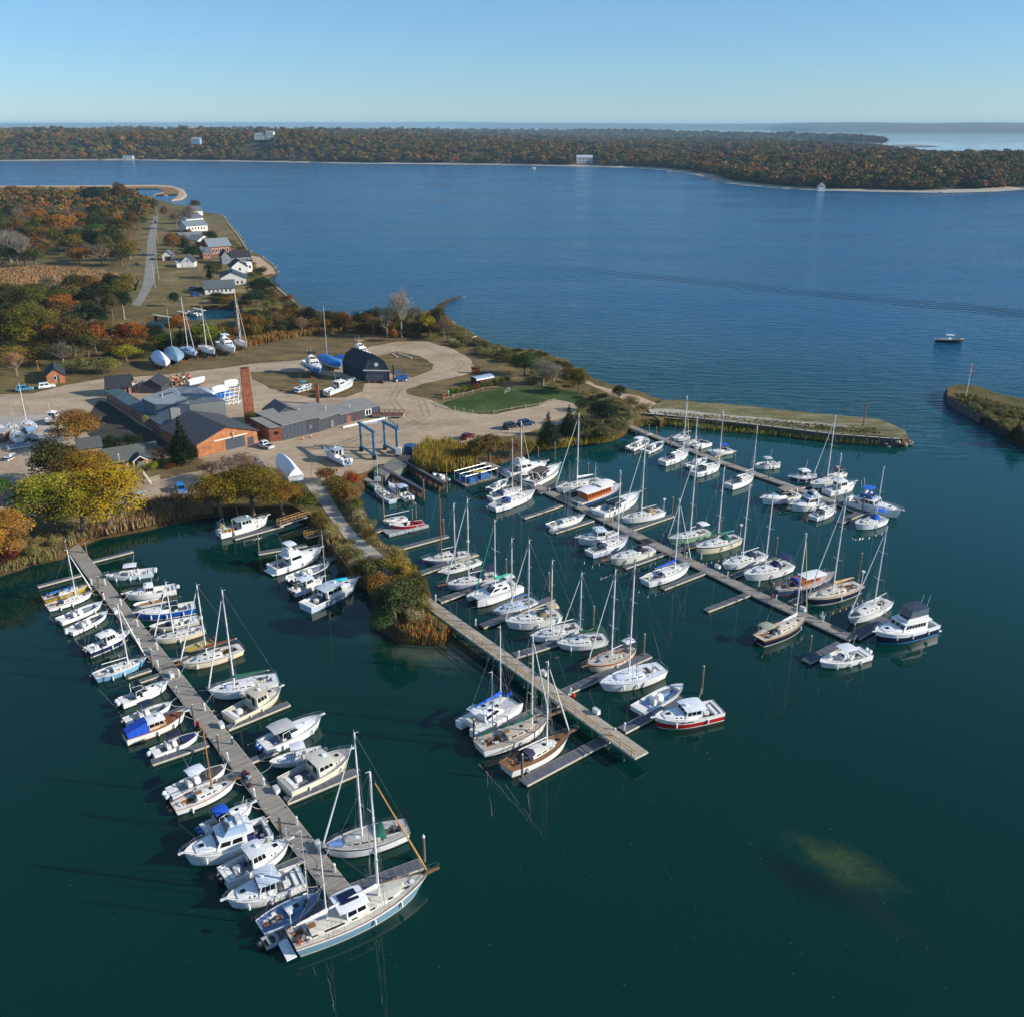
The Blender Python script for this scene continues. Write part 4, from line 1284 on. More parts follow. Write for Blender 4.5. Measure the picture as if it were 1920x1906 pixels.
def outboard(par,x,y,z,col='#d8d8d6',tilt=0.):
 m = MB()
 def rg(cx,cz,lx,ly): return [(x + cx + lx * a,y + ly * b,z + cz) for a,b in ((.5,.6),(.8,0),(.5,-.6),(-.5,-.8),(-.9,-.45),(-.9,.45),(-.5,.8))]
 m.rings([rg(-.35,.12,.30,.22),rg(-.36,.35,.36,.27),rg(-.38,.62,.32,.25),rg(-.36,.74,.18,.14)])
 o = m.build('outboard_motor',gel(col),par)
 l = MB();l.box((x - .32,y,z - .2),(.24,.14,.7));l.box((x - .1,y,z + .1),(.3,.3,.25));l.build('motor_leg',DARK,o)
 return o

def pulpit(par,s,t0=.80,h=.6,mat=STEEL,name='bow_rail',ext=.0,wires=None):
 mb = MB()
 for hh in (h,h * .5):
  pts = []
  for sg,ran in ((1,range(9)),(-1,range(8,-1,-1))):
   for i in ran:
    t = t0 + (1 - t0) * i / 8
    pts.append((s.x(t) + ext * (i / 8) ** 3,sg * max(.03,s.hb(t) * .96),s.sh(t) + hh))
  mb.path(pts,.02,4)
 for sg in (1,-1):
  for i in (0,3,6):
   t = t0 + (1 - t0) * i / 8
   mb.tube((s.x(t),sg * s.hb(t) * .96,s.sh(t)),(s.x(t),sg * s.hb(t) * .96,s.sh(t) + h),.02,n=4)
 return mb.build(name,mat,par)

def lifelines(par,s,t0=.0,t1=.85,h=.6):
 mb = MB();k = max(4,int(s.L / 1.7))
 for sg in (1,-1):
  pts = []
  for i in range(k + 1):
   t = t0 + (t1 - t0) * i / k;p = (s.x(t),sg * s.hb(t) * .96,s.sh(t))
   q = (p[0],p[1],p[2] + h);pts.append(q);mb.tube(p,q,.016,n=4)
  mb.path(pts,.011,3);mb.path([(a,b,c - h * .5) for a,b,c in pts],.011,3)
 p0 = (s.x(t0),s.hb(t0) * .96,s.sh(t0) + h);p1 = (s.x(t0),-s.hb(t0) * .96,s.sh(t0) + h)
 mb.tube(p0,p1,.02,n=4)
 return mb.build('lifelines',STEEL,par)

MAST_M = {}
def rig(par,s,xm,H,z0,boomlen=None,cover=None,jib='#dcdcd8',mastcol='#e6e4de',spread=1,bow=None,stern=None,boomcol=None,r=.085,boomz=None,backstay=True,shroudt=None,slack=0.):
 mm = M(mastcol,rough=.4,var=.08,scale=2,name='spar_paint') if not mastcol.startswith('#a') else M(mastcol,rough=.4,var=.2,scale=3,name='varnished_spar')
 zt = z0 + H
 m = MB();m.tube((xm,0,z0 - .1),(xm,0,zt),r,r * .75,8)
 m.tube((xm,0,zt),(xm + .03,0,zt + .5),.012,n=3);m.box((xm - .2,0,zt + .06),(.5,.05,.03))
 m.build('mast',mm,par)
 w = MB()
 bx,bz = (s.x(1) - .1,s.sh(1)) if bow is None else bow
 sx,sz = (s.x(0) + .05,s.sh(0) + .3) if stern is None else stern
 if backstay: w.tube((xm,0,zt),(sx,0,sz),.019,n=3)
 w.tube((xm,0,zt),(bx,0,bz),.019,n=3)
 tm = (xm / s.L + .5) if shroudt is None else shroudt
 hb = s.hb(min(.95,max(.05,tm))) * .93;zz = s.sh(tm)
 sm = MB()
 for k in range(spread):
  zs = z0 + H * ((k + 1) / (spread + 1)) * (1.02 if spread > 1 else 1.1);ws = hb * (.62 if k == 0 else .5)
  for sg in (1,-1):
   sm.tube((xm,0,zs),(xm - .18,sg * ws,zs + .05),.035,.02,4)
   w.tube((xm,0,zt - .05),(xm - .18,sg * ws,zs + .05),.018,n=3)
   w.tube((xm - .18,sg * ws,zs + .05),(xm - .1,sg * hb,zz),.018,n=3)
   w.tube((xm,0,zs - .2),(xm + .45,sg * hb * .97,zz),.016,n=3);w.tube((xm,0,zs - .2),(xm - .6,sg * hb * .97,zz),.012,n=3)
 if spread: sm.build('spreader',mm,par)
 w.build('rigging',STEEL,par)
 if jib:
  j = MB();a = Vector((bx,0,bz + .35));b = Vector((xm,0,zt - .35));c = a.lerp(b,.92)
  j.tube(a,a.lerp(c,.12),.07,.11,6,cap=False);j.tube(a.lerp(c,.12),c,.11,.045,6)
  j.build('furled_jib',cloth(jib),par)
 if boomlen:
  bz_ = boomz if boomz else z0 + 1.05
  b = MB();b.tube((xm - .08,0,bz_),(xm - boomlen,0,bz_ + .12),.07,.055,6)
  b.build('boom',M(boomcol,rough=.4,var=.1,name='boom_paint') if boomcol else mm,par)
  if cover:
   c = MB();rows = []
   for i in range(9):
    u = i / 8;x = xm - .02 - (boomlen - .3) * u;hh = .42 * (1 - u) ** .8 + .14 + .02 * math.sin(i * 2.1);ww = .19 - .07 * u
    zb = bz_ + .12 * u
    rows.append([(x,ww * math.cos(a),zb + hh * .45 + hh * .55 * math.sin(a)) for a in (k * math.pi / 4 for k in range(8))])
   rows[0] = [(xm + .12,p[1],p[2] + .12) for p in rows[0]]
   c.rings(rows);c.build('sail_cover',cloth(cover),par)

def dodger(par,s,t,w,z,h=.75,ln=.9,col='#1c2a4a'):
 x = s.x(t);mb = MB();rows = []
 for i in range(5):
  u = i / 4;xx = x + .35 - ln * u if False else x + ln * .55 - ln * u
  hh = h * math.sin(math.pi / 2 * min(1,.35 + .75 * u));ww = w * (.86 + .14 * min(1,u * 1.5))
  rows.append([(xx,ww * math.cos(a),z + hh * math.sin(a) ** .7) for a in (k * math.pi / 8 for k in range(9))])
 mb.rings(rows,closed=False,cap0=True,cap1=False)
 o = mb.build('dodger',cloth(col),par)
 wn_ = MB()
 for (a0,a1) in ((2.2,3.8),(4.2,5.8)):
  q = []
  for aa in (a0,a1):
   a = aa * math.pi / 8;r0,r1 = rows[0],rows[1]
   q.append((a,rows))
  pa = [Vector((rows[0][int(round(k))])) for k in (a0,a1)];pb = [Vector((rows[1][int(round(k))])) for k in (a0,a1)]
  off = Vector((.03,0,.03))
  wn_.face([pa[1].lerp(pb[1],.2) + off,pa[0].lerp(pb[0],.2) + off,pa[0].lerp(pb[0],.85) + off,pa[1].lerp(pb[1],.85) + off])
 wn_.build('dodger_window',GLASS,par)
 return o

def fenders(par,s,g,col='#e6e6e2',n=3):
 for i in range(n):
  t = .25 + .5 * i / max(1,n - 1) + g.uniform(-.04,.04)
  for sg in (1,-1):
   if g.random() < .5: continue
   b = s.hb(t) + .1;z = s.sh(t)
   mb = MB();mb.tube((s.x(t),sg * b,z - .85),(s.x(t),sg * b,z - .25),.12,n=7);mb.tube((s.x(t),sg * b,z - .25),(s.x(t),sg * (b - .1),z),.02,n=3)
   mb.build('fender',gel(col),par)

BOATRND = random.Random(99)
def place(stern,bow,z):
 a,b = P(*stern,z),P(*bow,z)
 d = b - a
 return (a + b) / 2,d.length,math.atan2(d.y,d.x),a,b

BOXR = {}
def clutter(par,s,zc,w0,w1,g,deck=True):
 """winches, coiled lines, cushions and boxes lying about"""
 cols = ['#3a3e46','#d6d4ce','#8c8474','#25406e','#b8b4aa','#6b4a34']
 for k in range(5):
  t_ = g.uniform(w0,w1);y = g.uniform(-.35,.35) * s.hb(t_) * 1.6;q = g.randrange(len(cols))
  m_ = MB();m_.box((s.x(t_),y,zc + .5),(g.uniform(.25,.7),g.uniform(.2,.5),g.uniform(.08,.25)),g.random() * 3);m_.build(['cushion','storage_box','coiled_line'][k % 3],M(cols[q],rough=.8,var=.2,name='deck_gear'),par)
 if deck:
  for sg in (1,-1):
   m_ = MB();m_.tube((s.x(w1) - .15,sg * s.hb(w1) * .66,s.sh(w1)),(s.x(w1) - .15,sg * s.hb(w1) * .66,s.sh(w1) + .22),.11,.08,7);m_.build('winch',STEEL,par)
  for tt in (.55,.62,.70):
   m_ = MB();m_.box((s.x(tt),g.choice((-.4,.4)) * s.hb(tt),s.sh(tt) + .12),(.35,.22,.2));m_.build('deck_vent',gel('#d0d2d4') if g.random() < .6 else DARK,par)

def sail(label,stern,bow,mast=None,top=None,hull='#e8e8e4',boot='#20304a',o=None,group='sailboats moored in the marina',nm='sailboat',z=0.,extra=None,**kw):
 o = {**(o or {}),**kw}
 F = o.get('F');c,L,rz,a,b = place(stern,bow,(1.0 if not F else F) + z)
 L *= 1.0
 B = o.get('B',.30 * L + .35)
 F = F or (.085 * L + .2)
 s = Shape(L,B,F,o.get('kind','sail'),rise=o.get('rise',.3),over=o.get('over',.09))
 s.split = o.get('split',.84)
 t = thing(nm,label,'sailboat',(c.x,c.y,z),rz,group)
 white = o.get('deck','#dedcd4')
 hull_mesh(s,t,hull,boot,sheer=o.get('sheer'),bottom=o.get('bottom'))
 ck = o.get('cock',(.08,.33,.5,.42))
 deck_mesh(s,t,TEAK if white == 'teak' else white,[ck],sole=o.get('sole','#9d978a'))
 toe = o.get('toe','alu')
 rail_mesh(s,t,{'alu': ALU,'teak': TEAK,'varn': VARN,'white': WHITE,'navy': gel('#141c30'),'green': gel('#1f5540')}[toe])
 zt = s.sh(.45);hc = o.get('hc',.42 * min(1.15,L / 10));t0,t1 = o.get('trunk',(.35,.74))
 # coach roof in two lofted pieces
 wf = o.get('wf',.62)
 mb = MB();rows = [];N = 8
 for i in range(N + 1):
  u = i / N;tt = t0 + (t1 - t0) * u;w = s.hb(tt) * wf * (1 - .12 * u) if u < 1 else s.hb(tt) * wf * .6
  hz = s.sh(tt) + .02;hh = hc * (1 - .55 * u ** 2.2)
  if i in (0,): pass
  rows.append([(s.x(tt),-w,hz),(s.x(tt) - .02,-w * .9,hz + hh),(s.x(tt) - .02,0,hz + hh + .07),(s.x(tt) - .02,w * .9,hz + hh),(s.x(tt),w,hz)])
 e = rows[-1];rows.append([(p[0] + .35,p[1] * .75,min(p[2],e[0][2]) + .01) for p in e])
 mb.rings(rows,closed=False,cap0=True,cap1=False)
 trk = mb.build('cabin_trunk',gel(o.get('trunkc',white if white != 'teak' else '#e0ddd2')),t)
 nw = o.get('nw',3 if L > 7 else 1)
 for sg in (0,4):
  for k in range(nw):
   i0 = 1 + k * (6 / nw);i0,i1 = i0,i0 + min(1.6,4.2 / nw)
   def at(q):
    a_,b_ = int(q),min(N,int(q) + 1);f = q - a_
    lo = Vector(rows[a_][sg]).lerp(Vector(rows[b_][sg]),f);hi = Vector(rows[a_][1 if sg == 0 else 3]).lerp(Vector(rows[b_][1 if sg == 0 else 3]),f)
    return lo,hi
   l0,h0 = at(i0);l1,h1_ = at(i1)
   q = (l0,l1,h1_,h0) if sg == 0 else (l1,l0,h0,h1_)
   m2 = MB();m2.panel(q,0,1,.38,.78,.018);m2.build('window',GLASS,t)
 # hatches on the deck and coach roof
 for (tt,sz,lift) in ((t0 + .62 * (t1 - t0),.5,hc * .80),(min(.93,t1 + .07),.42,.02)):
  hm = MB();hm.box((s.x(tt),0,s.sh(tt) + lift + .08),(sz,sz,.06));hm.build('hatch',GLASS if BOATRND.random() < .75 else gel('#e8e8e4'),t)
 sl = MB();sl.box((s.x(t0) + .38,0,s.sh(t0) + hc + .1),(.8,.62,.06));sl.build('companionway_hatch',TEAK if toe in ('teak','varn') else gel('#c9cbcc'),t)
 dm = MB();x0_ = s.x(t0) - .02;dm.box((x0_,0,s.sh(t0) + hc * .3),(.04,.5,hc * .9));dm.build('companionway',DARK,t)
 # cockpit benches and wheel / tiller
 zc = s.sh(.3) - ck[3]
 bm_ = MB()
 for sg in (1,-1): bm_.box(((s.x(ck[0]) + s.x(ck[1])) / 2,sg * s.hb(.2) * ck[2] * .78,zc + .2),((ck[1] - ck[0]) * L * .92,s.hb(.2) * ck[2] * .36,.38))
 bm_.build('cockpit_seat',TEAK if toe in ('teak','varn') else gel('#d9d7cf'),t)
 if L > 8:
  wx = s.x(ck[0] + .07);w_ = MB();pts = [(wx,.42 * math.cos(a_),zc + .85 + .42 * math.sin(a_)) for a_ in [k * math.pi / 5 for k in range(11)]]
  w_.path(pts,.022,4)
  for k in range(0,10,2): w_.tube((wx,0,zc + .85),pts[k],.012,n=3)
  w_.tube((wx + .1,0,zc),(wx + .1,0,zc + .85),.09,n=6);w_.build('steering_wheel',STEEL,t)
 else:
  w_ = MB();w_.tube((s.x(0) + .1,0,s.sh(0) + .1),(s.x(.14),.05,s.sh(0) + .3),.03,n=4);w_.build('tiller',VARN,t)
 if mast:
  mz = zt + hc * .5
  mb_ = P(*mast,mz + z)
  xm = (Vector((mb_.x,mb_.y,0)) - Vector((c.x,c.y,0))).dot(Vector((math.cos(rz),math.sin(rz),0)))
  xm = max(-L * .2,min(L * .42,xm))
  wp_ = Vector((c.x,c.y,0)) + Vector((math.cos(rz),math.sin(rz),0)) * xm
  H = top_z(wp_,top) - mz - z
  z0m = s.sh(xm / L + .5) + (hc * .8 if t0 < xm / L + .5 < t1 else 0)
  rig(t,s,xm,H,z0m,boomlen=o.get('boom',max(1.5,xm - s.x(.17))),cover=o.get('cover',None),jib=o.get('jib','#e2e2dc'),mastcol=o.get('mc','#e6e4de'),spread=o.get('spread',1 if H < 11 else 2),boomcol=o.get('bc'),r=o.get('mr',.075 + .004 * L),bow=o.get('bowpt'))
 if 'mizzen' in o:
  mzb,mzt,cov = o['mizzen']
  q = P(*mzb,F + z + .3);xm2 = (Vector((q.x,q.y,0)) - Vector((c.x,c.y,0))).dot(Vector((math.cos(rz),math.sin(rz),0)))
  wp_ = Vector((c.x,c.y,0)) + Vector((math.cos(rz),math.sin(rz),0)) * xm2
  H2 = top_z(wp_,mzt) - F - .3 - z
  rig(t,s,xm2,H2,F + .3,boomlen=min(3.4,xm2 - s.x(0) + .6),cover=cov,jib=None,mastcol=o.get('mc','#e6e4de'),spread=1,bow=(xm,F + 2.0),backstay=False,shroudt=max(.06,xm2 / L + .5),r=.08,stern=(s.x(0),F))
 clutter(t,s,zc,ck[0],ck[1],BOATRND)
 if L > 6.3:
  lifelines(t,s);pulpit(t,s,ext=.25)
 if 'dodger' in o: dodger(t,s,t0 - .01,s.hb(t0) * wf * .98,s.sh(t0) + hc * .3,h=.95,ln=1.3,col=o['dodger'])
 if 'bimini' in o: slab_top(t,'bimini',cloth(o['bimini']),s.x(.05),s.x(.24),s.hb(.15) * .78,s.sh(.2) + 1.75,.04,.16,[(s.x(.14),s.hb(.14) * .8,s.sh(.14),s.x(.07)),(s.x(.14),s.hb(.14) * .8,s.sh(.14),s.x(.22))])
 if 'bowsprit' in o:
  q = P(*o['bowsprit'],F * 1.35 + z);bl = max(.6,(Vector((q.x,q.y,0)) - Vector((c.x,c.y,0))).length - L / 2)
  m_ = MB();m_.box((L / 2 + bl / 2 - .2,0,s.sh(1) + .05),(bl + .4,.32,.1));m_.build('bowsprit',TEAK,t)
  m_ = MB();
  for sg in (1,-1): m_.path([(L / 2 - .8,sg * .5,s.sh(1)),(L / 2 - .8,sg * .5,s.sh(1) + .65),(L / 2 + bl,sg * .15,s.sh(1) + .7),(L / 2 + bl,sg * .15,s.sh(1) + .1)],.022,4)
  m_.build('bow_rail',STEEL,t)
 if o.get('foredeck'):
  q = o['foredeck'];m_ = MB();rows = []
  for tt in (t1 + .03,.84,.93): rows.append([(s.x(tt),-s.hb(tt) * .6,s.sh(tt) + .1),(s.x(tt),0,s.sh(tt) + .22),(s.x(tt),s.hb(tt) * .6,s.sh(tt) + .1)])
  m_.rings(rows,closed=False,cap0=False,cap1=False);m_.build('foredeck_cover',cloth(q),t)
 if o.get('out'): outboard(t,s.x(0),.35,.35,'#2a2d30')
 if o.get('radar'):
  m_ = MB();m_.tube((s.x(.03),s.hb(0) * .6,F),(s.x(.03),s.hb(0) * .6,F + 2.6),.045,n=5);m_.tube((s.x(.03),s.hb(0) * .6,F + 2.6),(s.x(.03),s.hb(0) * .6,F + 2.85),.28,n=10);m_.build('radar_pole',WHITE,t)
 if o.get('panel'):
  m_ = MB();m_.box((s.x(.01),0,F + 1.9),(.8,1.5,.05));m_.tube((s.x(.02),0,F),(s.x(.02),0,F + 1.9),.04,n=5);m_.build('solar_panel',GLASS,t)
 fenders(t,s,BOATRND)
 if extra: extra(t,s)
 BOXR[label] = (t,s)
 return t

def motor(label,stern,bow,kind='cc',hull='#e8e8e4',boot='#22262c',o=None,group='motorboats moored in the marina',nm='motorboat',z=0.,**kw):
 """kind: cc (centre console), cuddy, express, pilot (hard topped wheelhouse), fly (flybridge)"""
 o = {**(o or {}),**kw}
 F = o.get('F',{'cc': .8,'cuddy': .9,'express': 1.1,'pilot': 1.0,'fly': 1.25,'open': .7}[kind])
 c,L,rz,a,b = place(stern,bow,F + z)
 B = o.get('B',.30 * L + .25);F = min(F,.16 * L + .1)
 s = Shape(L,B,F,'motor',rise=o.get('rise',.45 if kind != 'cc' else .3),over=.07)
 s.split = o.get('split',.8)
 t = thing(nm,label,'motorboat',(c.x,c.y,z),rz,group)
 sole = o.get('sole','#b4b2ab')
 hull_mesh(s,t,hull,boot,sheer=o.get('sheer'),bottom=o.get('bottom'))
 wells = {'cc': [(.10,.42,.84,.5),(.44,.86,.80,.42)],'open': [(.10,.42,.84,.45),(.44,.84,.78,.4)],'cuddy': [(.07,.46,.82,.6)],'express': [(.07,.44,.82,.65)],'pilot': [(.05,.40,.86,.62)],'fly': [(.04,.30,.84,.6)]}[kind]
 deck_mesh(s,t,o.get('deck','#e2e1dc'),wells,sole=sole)
 rail_mesh(s,t,gel(o.get('rub','#c9c9c6')),.05,'rub_rail')
 zc = s.sh(.3) - wells[0][3]
 clutter(t,s,zc - .35,wells[0][0],wells[0][1],BOATRND,False)
 top = o.get('top','#e6e6e2')
 win = GLASS
 if kind in ('cc','open'):
  # console, seat, windscreen, bow cushions
  _,fc,_ = cabin(t,'console',WHITE,s.x(.42),s.x(.54),.42,.36,zc,zc + 1.05,.05,.25,tin=.9)
  windows(t,fc['front'],[(.1,.9,.6,.97)],'windscreen')
  st = MB();st.box((s.x(.34),0,zc + .38),(.55,.95,.7));st.box((s.x(.34) - .24,0,zc + .95),(.1,.95,.5));st.build('helm_seat',cloth(o.get('seat','#d9d8d2')),t)
  bs = MB();bs.box((s.x(.13),0,zc + .2),(.45,s.hb(.1) * 1.3,.4));bs.build('stern_bench',cloth(o.get('seat','#dcdbd6')),t)
  for sg in (1,-1):
   cu = MB();rows = []
   for tt in (.58,.66,.74,.81):
    y0,y1 = s.hb(tt) * .38,s.hb(tt) * .74
    rows.append([(s.x(tt),sg * y,zz) for y,zz in ((y0,zc + .1),(y0,zc + .42),(y1,zc + .42),(y1,zc + .1))])
   cu.rings(rows);cu.build('bow_cushion',cloth(o.get('bowc','#6d7480')),t)
  if top:
   slab_top(t,'hardtop' if not o.get('canvas') else 'bimini',gel(top) if not o.get('canvas') else cloth(top),s.x(.32),s.x(.60),s.hb(.4) * .72,zc + 2.15,.06,.1,[(s.x(.42),.55,zc,s.x(.36)),(s.x(.54),.5,zc,s.x(.57))])
   if not o.get('canvas'):
    an = MB();an.tube((s.x(.4),.4,zc + 2.2),(s.x(.33),.4,zc + 4.3),.018,n=3);an.build('antenna',WHITE,t)
  if o.get('bowcover'):
   m_ = MB();rows = []
   for tt in (.62,.72,.82,.92): rows.append([(s.x(tt),-s.hb(tt) * .9,s.sh(tt) + .03),(s.x(tt),0,s.sh(tt) + .12),(s.x(tt),s.hb(tt) * .9,s.sh(tt) + .03)])
   m_.rings(rows,closed=False,cap0=False,cap1=False);m_.build('bow_cover',cloth(o['bowcover']),t)
 if kind in ('cuddy','express'):
  x0,x1 = s.x(.42),s.x(.86)
  hz = s.sh(.55)
  mb = MB();rows = []
  for i in range(6):
   u = i / 5;tt = .42 + .44 * u;w = s.hb(tt) * (.78 - .18 * u);hh = (.46 if kind == 'cuddy' else .5) * (1 - .8 * u ** 1.5)
   rows.append([(s.x(tt),-w,s.sh(tt)),(s.x(tt),-w * .84,s.sh(tt) + hh),(s.x(tt),0,s.sh(tt) + hh + .1),(s.x(tt),w * .84,s.sh(tt) + hh),(s.x(tt),w,s.sh(tt))])
  mb.rings(rows,closed=False);mb.build('foredeck',WHITE if not o.get('fd') else gel(o['fd']),t)
  hh0 = s.sh(.44) + .42
  _,fc,_ = cabin(t,'windscreen',win,s.x(.28),s.x(.58),s.hb(.4) * .80,s.hb(.5) * .58,hh0 - .1,hh0 + .55,.1,.75,tin=.82,crown=0.)
  fm = MB();
  for f in ('stbd','port','front'):
   q = [Vector(p) for p in fc[f]];fm.tube(q[3],q[2],.035,n=4);fm.tube(q[0],q[3],.03,n=4);fm.tube(q[1],q[2],.03,n=4)
   fm.tube(q[0].lerp(q[1],.5),q[3].lerp(q[2],.5),.022,n=4)
  fm.build('windscreen_frame',WHITE,t)
  for hx in (.68,.78):
   hm = MB();hm.box((s.x(hx),0,s.sh(hx) + .38 - (hx - .68) * 2.2),(.42,.42,.05));hm.build('hatch',GLASS,t)
  sm = MB();sm.box((s.x(.11),0,zc + .22),(.55,s.hb(.1) * 1.4,.44));sm.box((s.x(.33),.5,zc + .45),(.5,.5,.8));sm.box((s.x(.33),-.5,zc + .45),(.5,.5,.8));sm.build('seats',cloth('#dedcd4'),t)
  if kind == 'express' and o.get('arch',True):
   am = MB();r_ = []
   for sg,rg_ in ((1,(0,1,2)),(-1,(2,1,0))):
    for k in rg_: r_.append(((s.x(.20),sg * s.hb(.2) * .97,s.sh(.2)),(s.x(.15),sg * s.hb(.2) * .9,s.sh(.2) + 1.1),(s.x(.14),sg * s.hb(.2) * .62,s.sh(.2) + 1.65))[k])
   for p,q in zip(r_,r_[1:]): am.tube(p,q,.12,n=6)
   am.build('radar_arch',WHITE,t)
  if top:
   cv = o.get('canvas',kind == 'express')
   slab_top(t,'bimini' if cv else 'hardtop',cloth(top) if cv else gel(top),s.x(.16 if kind == 'express' else .24),s.x(.50),s.hb(.35) * .82,hh0 + 1.15,.05,.14,[(s.x(.24),s.hb(.25) * .85,s.sh(.25),s.x(.2)),(s.x(.45),s.hb(.45) * .7,hh0 + .3,s.x(.46))])
 if kind == 'pilot':
  t0,t1 = o.get('house',(.36,.64));zb = s.sh(.5) - .05;hh = o.get('hh',1.5)
  mb = MB();rows = []
  for i in range(6):
   u = i / 5;tt = t1 - .04 + (.90 - t1) * u;w = s.hb(tt) * (.72 - .1 * u);k = .50 * (1 - .75 * u ** 1.6)
   rows.append([(s.x(tt),-w,s.sh(tt)),(s.x(tt),-w * .88,s.sh(tt) + k),(s.x(tt),0,s.sh(tt) + k + .08),(s.x(tt),w * .88,s.sh(tt) + k),(s.x(tt),w,s.sh(tt))])
  mb.rings(rows,closed=False);mb.build('cabin_trunk',WHITE if not o.get('trunkc') else gel(o['trunkc']),t)
  tr = rows
  for sg in (0,4):
   for i in (1,2):
    l0,l1,h0,h1_ = tr[i][sg],tr[i + 1][sg],tr[i][1 if sg == 0 else 3],tr[i + 1][1 if sg == 0 else 3]
    q = (l0,l1,h1_,h0) if sg == 0 else (l1,l0,h0,h1_)
    m2 = MB();m2.panel(q,.3,.7,.35,.8,.018);m2.build('porthole',GLASS,t)
  _,fc,_ = cabin(t,'wheelhouse',gel(o.get('housec','#e4e3de')),s.x(t0),s.x(t1),s.hb(t0) * .78,s.hb(t1) * .74,zb,zb + hh,0.,.42,tin=.94)
  windows(t,fc['stbd'],[(.08,.36,.42,.86),(.40,.66,.42,.86),(.70,.92,.42,.86)]);windows(t,fc['port'],[(.08,.30,.42,.86),(.34,.60,.42,.86),(.64,.92,.42,.86)])
  windows(t,fc['front'],[(.06,.33,.40,.9),(.37,.63,.40,.9),(.67,.94,.40,.9)])
  windows(t,fc['back'],[(.08,.42,.35,.9),(.5,.8,.02,.92)],'door',mat=DARK)
  slab_top(t,'hardtop',gel(top),s.x(t0) - o.get('over',.9),s.x(t1) - .15,s.hb(t0) * .86,zb + hh + .06,.07,.12,[(s.x(t0) - o.get('over',.9) + .15,s.hb(.2) * .86,s.sh(.2),s.x(t0) - o.get('over',.9) + .15)])
  hm = MB();hm.box((s.x(.78),0,s.sh(.78) + .40),(.5,.5,.06));hm.build('hatch',GLASS,t)
  sm = MB();sm.box((s.x(.10),0,zc + .25),(.5,s.hb(.1) * 1.3,.5));sm.box((s.x(.22),.3,zc + .3),(.7,.6,.6));sm.build('engine_box',WHITE,t)
  am = MB();am.tube((s.x(t0) + .2,.3,zb + hh + .1),(s.x(t0) - .2,.3,zb + hh + 2.6),.02,n=3);am.tube((s.x(t1) - .8,0,zb + hh + .15),(s.x(t1) - .8,0,zb + hh + .38),.26,n=10);am.build('antenna',WHITE,t)
 if kind == 'fly':
  t0,t1 = o.get('house',(.28,.66));zb = s.sh(.4) - .05;hh = 1.45
  _,fc,_ = cabin(t,'saloon',gel(o.get('housec','#e6e5e0')),s.x(t0),s.x(t1),s.hb(t0) * .84,s.hb(t1) * .78,zb,zb + hh,0.,.75,tin=.93)
  nwn = o.get('nw',3)
  for f in ('stbd','port'):
   windows(t,fc[f],[(.08 + .84 * k / nwn,.08 + .84 * (k + .82) / nwn,.45,.85) for k in range(nwn)])
  windows(t,fc['front'],[(.05,.33,.35,.85),(.37,.63,.35,.85),(.67,.95,.35,.85)])
  windows(t,fc['back'],[(.3,.7,.02,.92)],'door',mat=DARK)
  mb = MB();rows = []
  for i in range(6):
   u = i / 5;tt = t1 - .05 + (.92 - t1) * u;w = s.hb(tt) * (.76 - .12 * u);k = .52 * (1 - .8 * u ** 1.6)
   rows.append([(s.x(tt),-w,s.sh(tt)),(s.x(tt),-w * .88,s.sh(tt) + k),(s.x(tt),0,s.sh(tt) + k + .08),(s.x(tt),w * .88,s.sh(tt) + k),(s.x(tt),w,s.sh(tt))])
  mb.rings(rows,closed=False);mb.build('cabin_trunk',WHITE,t)
  slab_top(t,'bridge_deck',WHITE,s.x(t0) - .9,s.x(t1) - .6,s.hb(t0) * .86,zb + hh + .02,.08,.05,[(s.x(t0) - .8,s.hb(.15) * .85,s.sh(.15),s.x(t0) - .8)])
  zf = zb + hh + .12;x0,x1 = s.x(t0) - .2,s.x(t1) - 1.2
  _,fb,_ = cabin(t,'flybridge',gel(o.get('flyc','#e6e5e0')),x0,x1,s.hb(t0) * .70,s.hb(t1) * .55,zf,zf + .7,.1,.55,tin=.96,crown=-.02)
  windows(t,fb['front'],[(.06,.94,.5,1.15)],'bridge_screen')
  sm = MB();sm.box((x0 + .6,0,zf + .85),(.5,1.3,.5));sm.box((x1 - 1.1,.3,zf + .8),(.4,.7,.35));sm.build('bridge_seat',cloth('#d6d4cc'),t)
  if o.get('topc'):
   slab_top(t,'bimini' if o.get('canvas') else 'hardtop',cloth(o['topc']) if o.get('canvas') else gel(o['topc']),x0 + .1,x1 - .5,s.hb(t0) * .66,zf + 1.95,.05,.12,[(x0 + .3,s.hb(t0) * .62,zf + .3,x0 + .2),(x1 - .8,s.hb(t0) * .55,zf + .6,x1 - .8)])
  if o.get('enclosure'):
   cabin(t,'enclosure',M('#5d6a74',rough=.15,var=.2,name='clear_plastic'),x0 + .1,x1 - .5,s.hb(t0) * .63,s.hb(t0) * .58,zf + .65,zf + 1.9,0,.2,tin=1.,crown=0)
  am = MB();am.tube((x0 + .2,.6,zf + .6),(x0 - .5,.6,zf + 3.6),.02,n=3);am.tube((x0 + .2,-.6,zf + .6),(x0 - .5,-.6,zf + 3.2),.02,n=3);am.build('antenna',WHITE,t)
  hm = MB();hm.box((s.x(.79),0,s.sh(.79) + .42),(.55,.55,.06));hm.build('hatch',GLASS,t)
  if L > 10:
   sm = MB();sm.box((s.x(0) - .35,0,.35),(.8,s.hb(0) * 1.8,.1));sm.build('swim_platform',TEAK if o.get('teak') else WHITE,t)
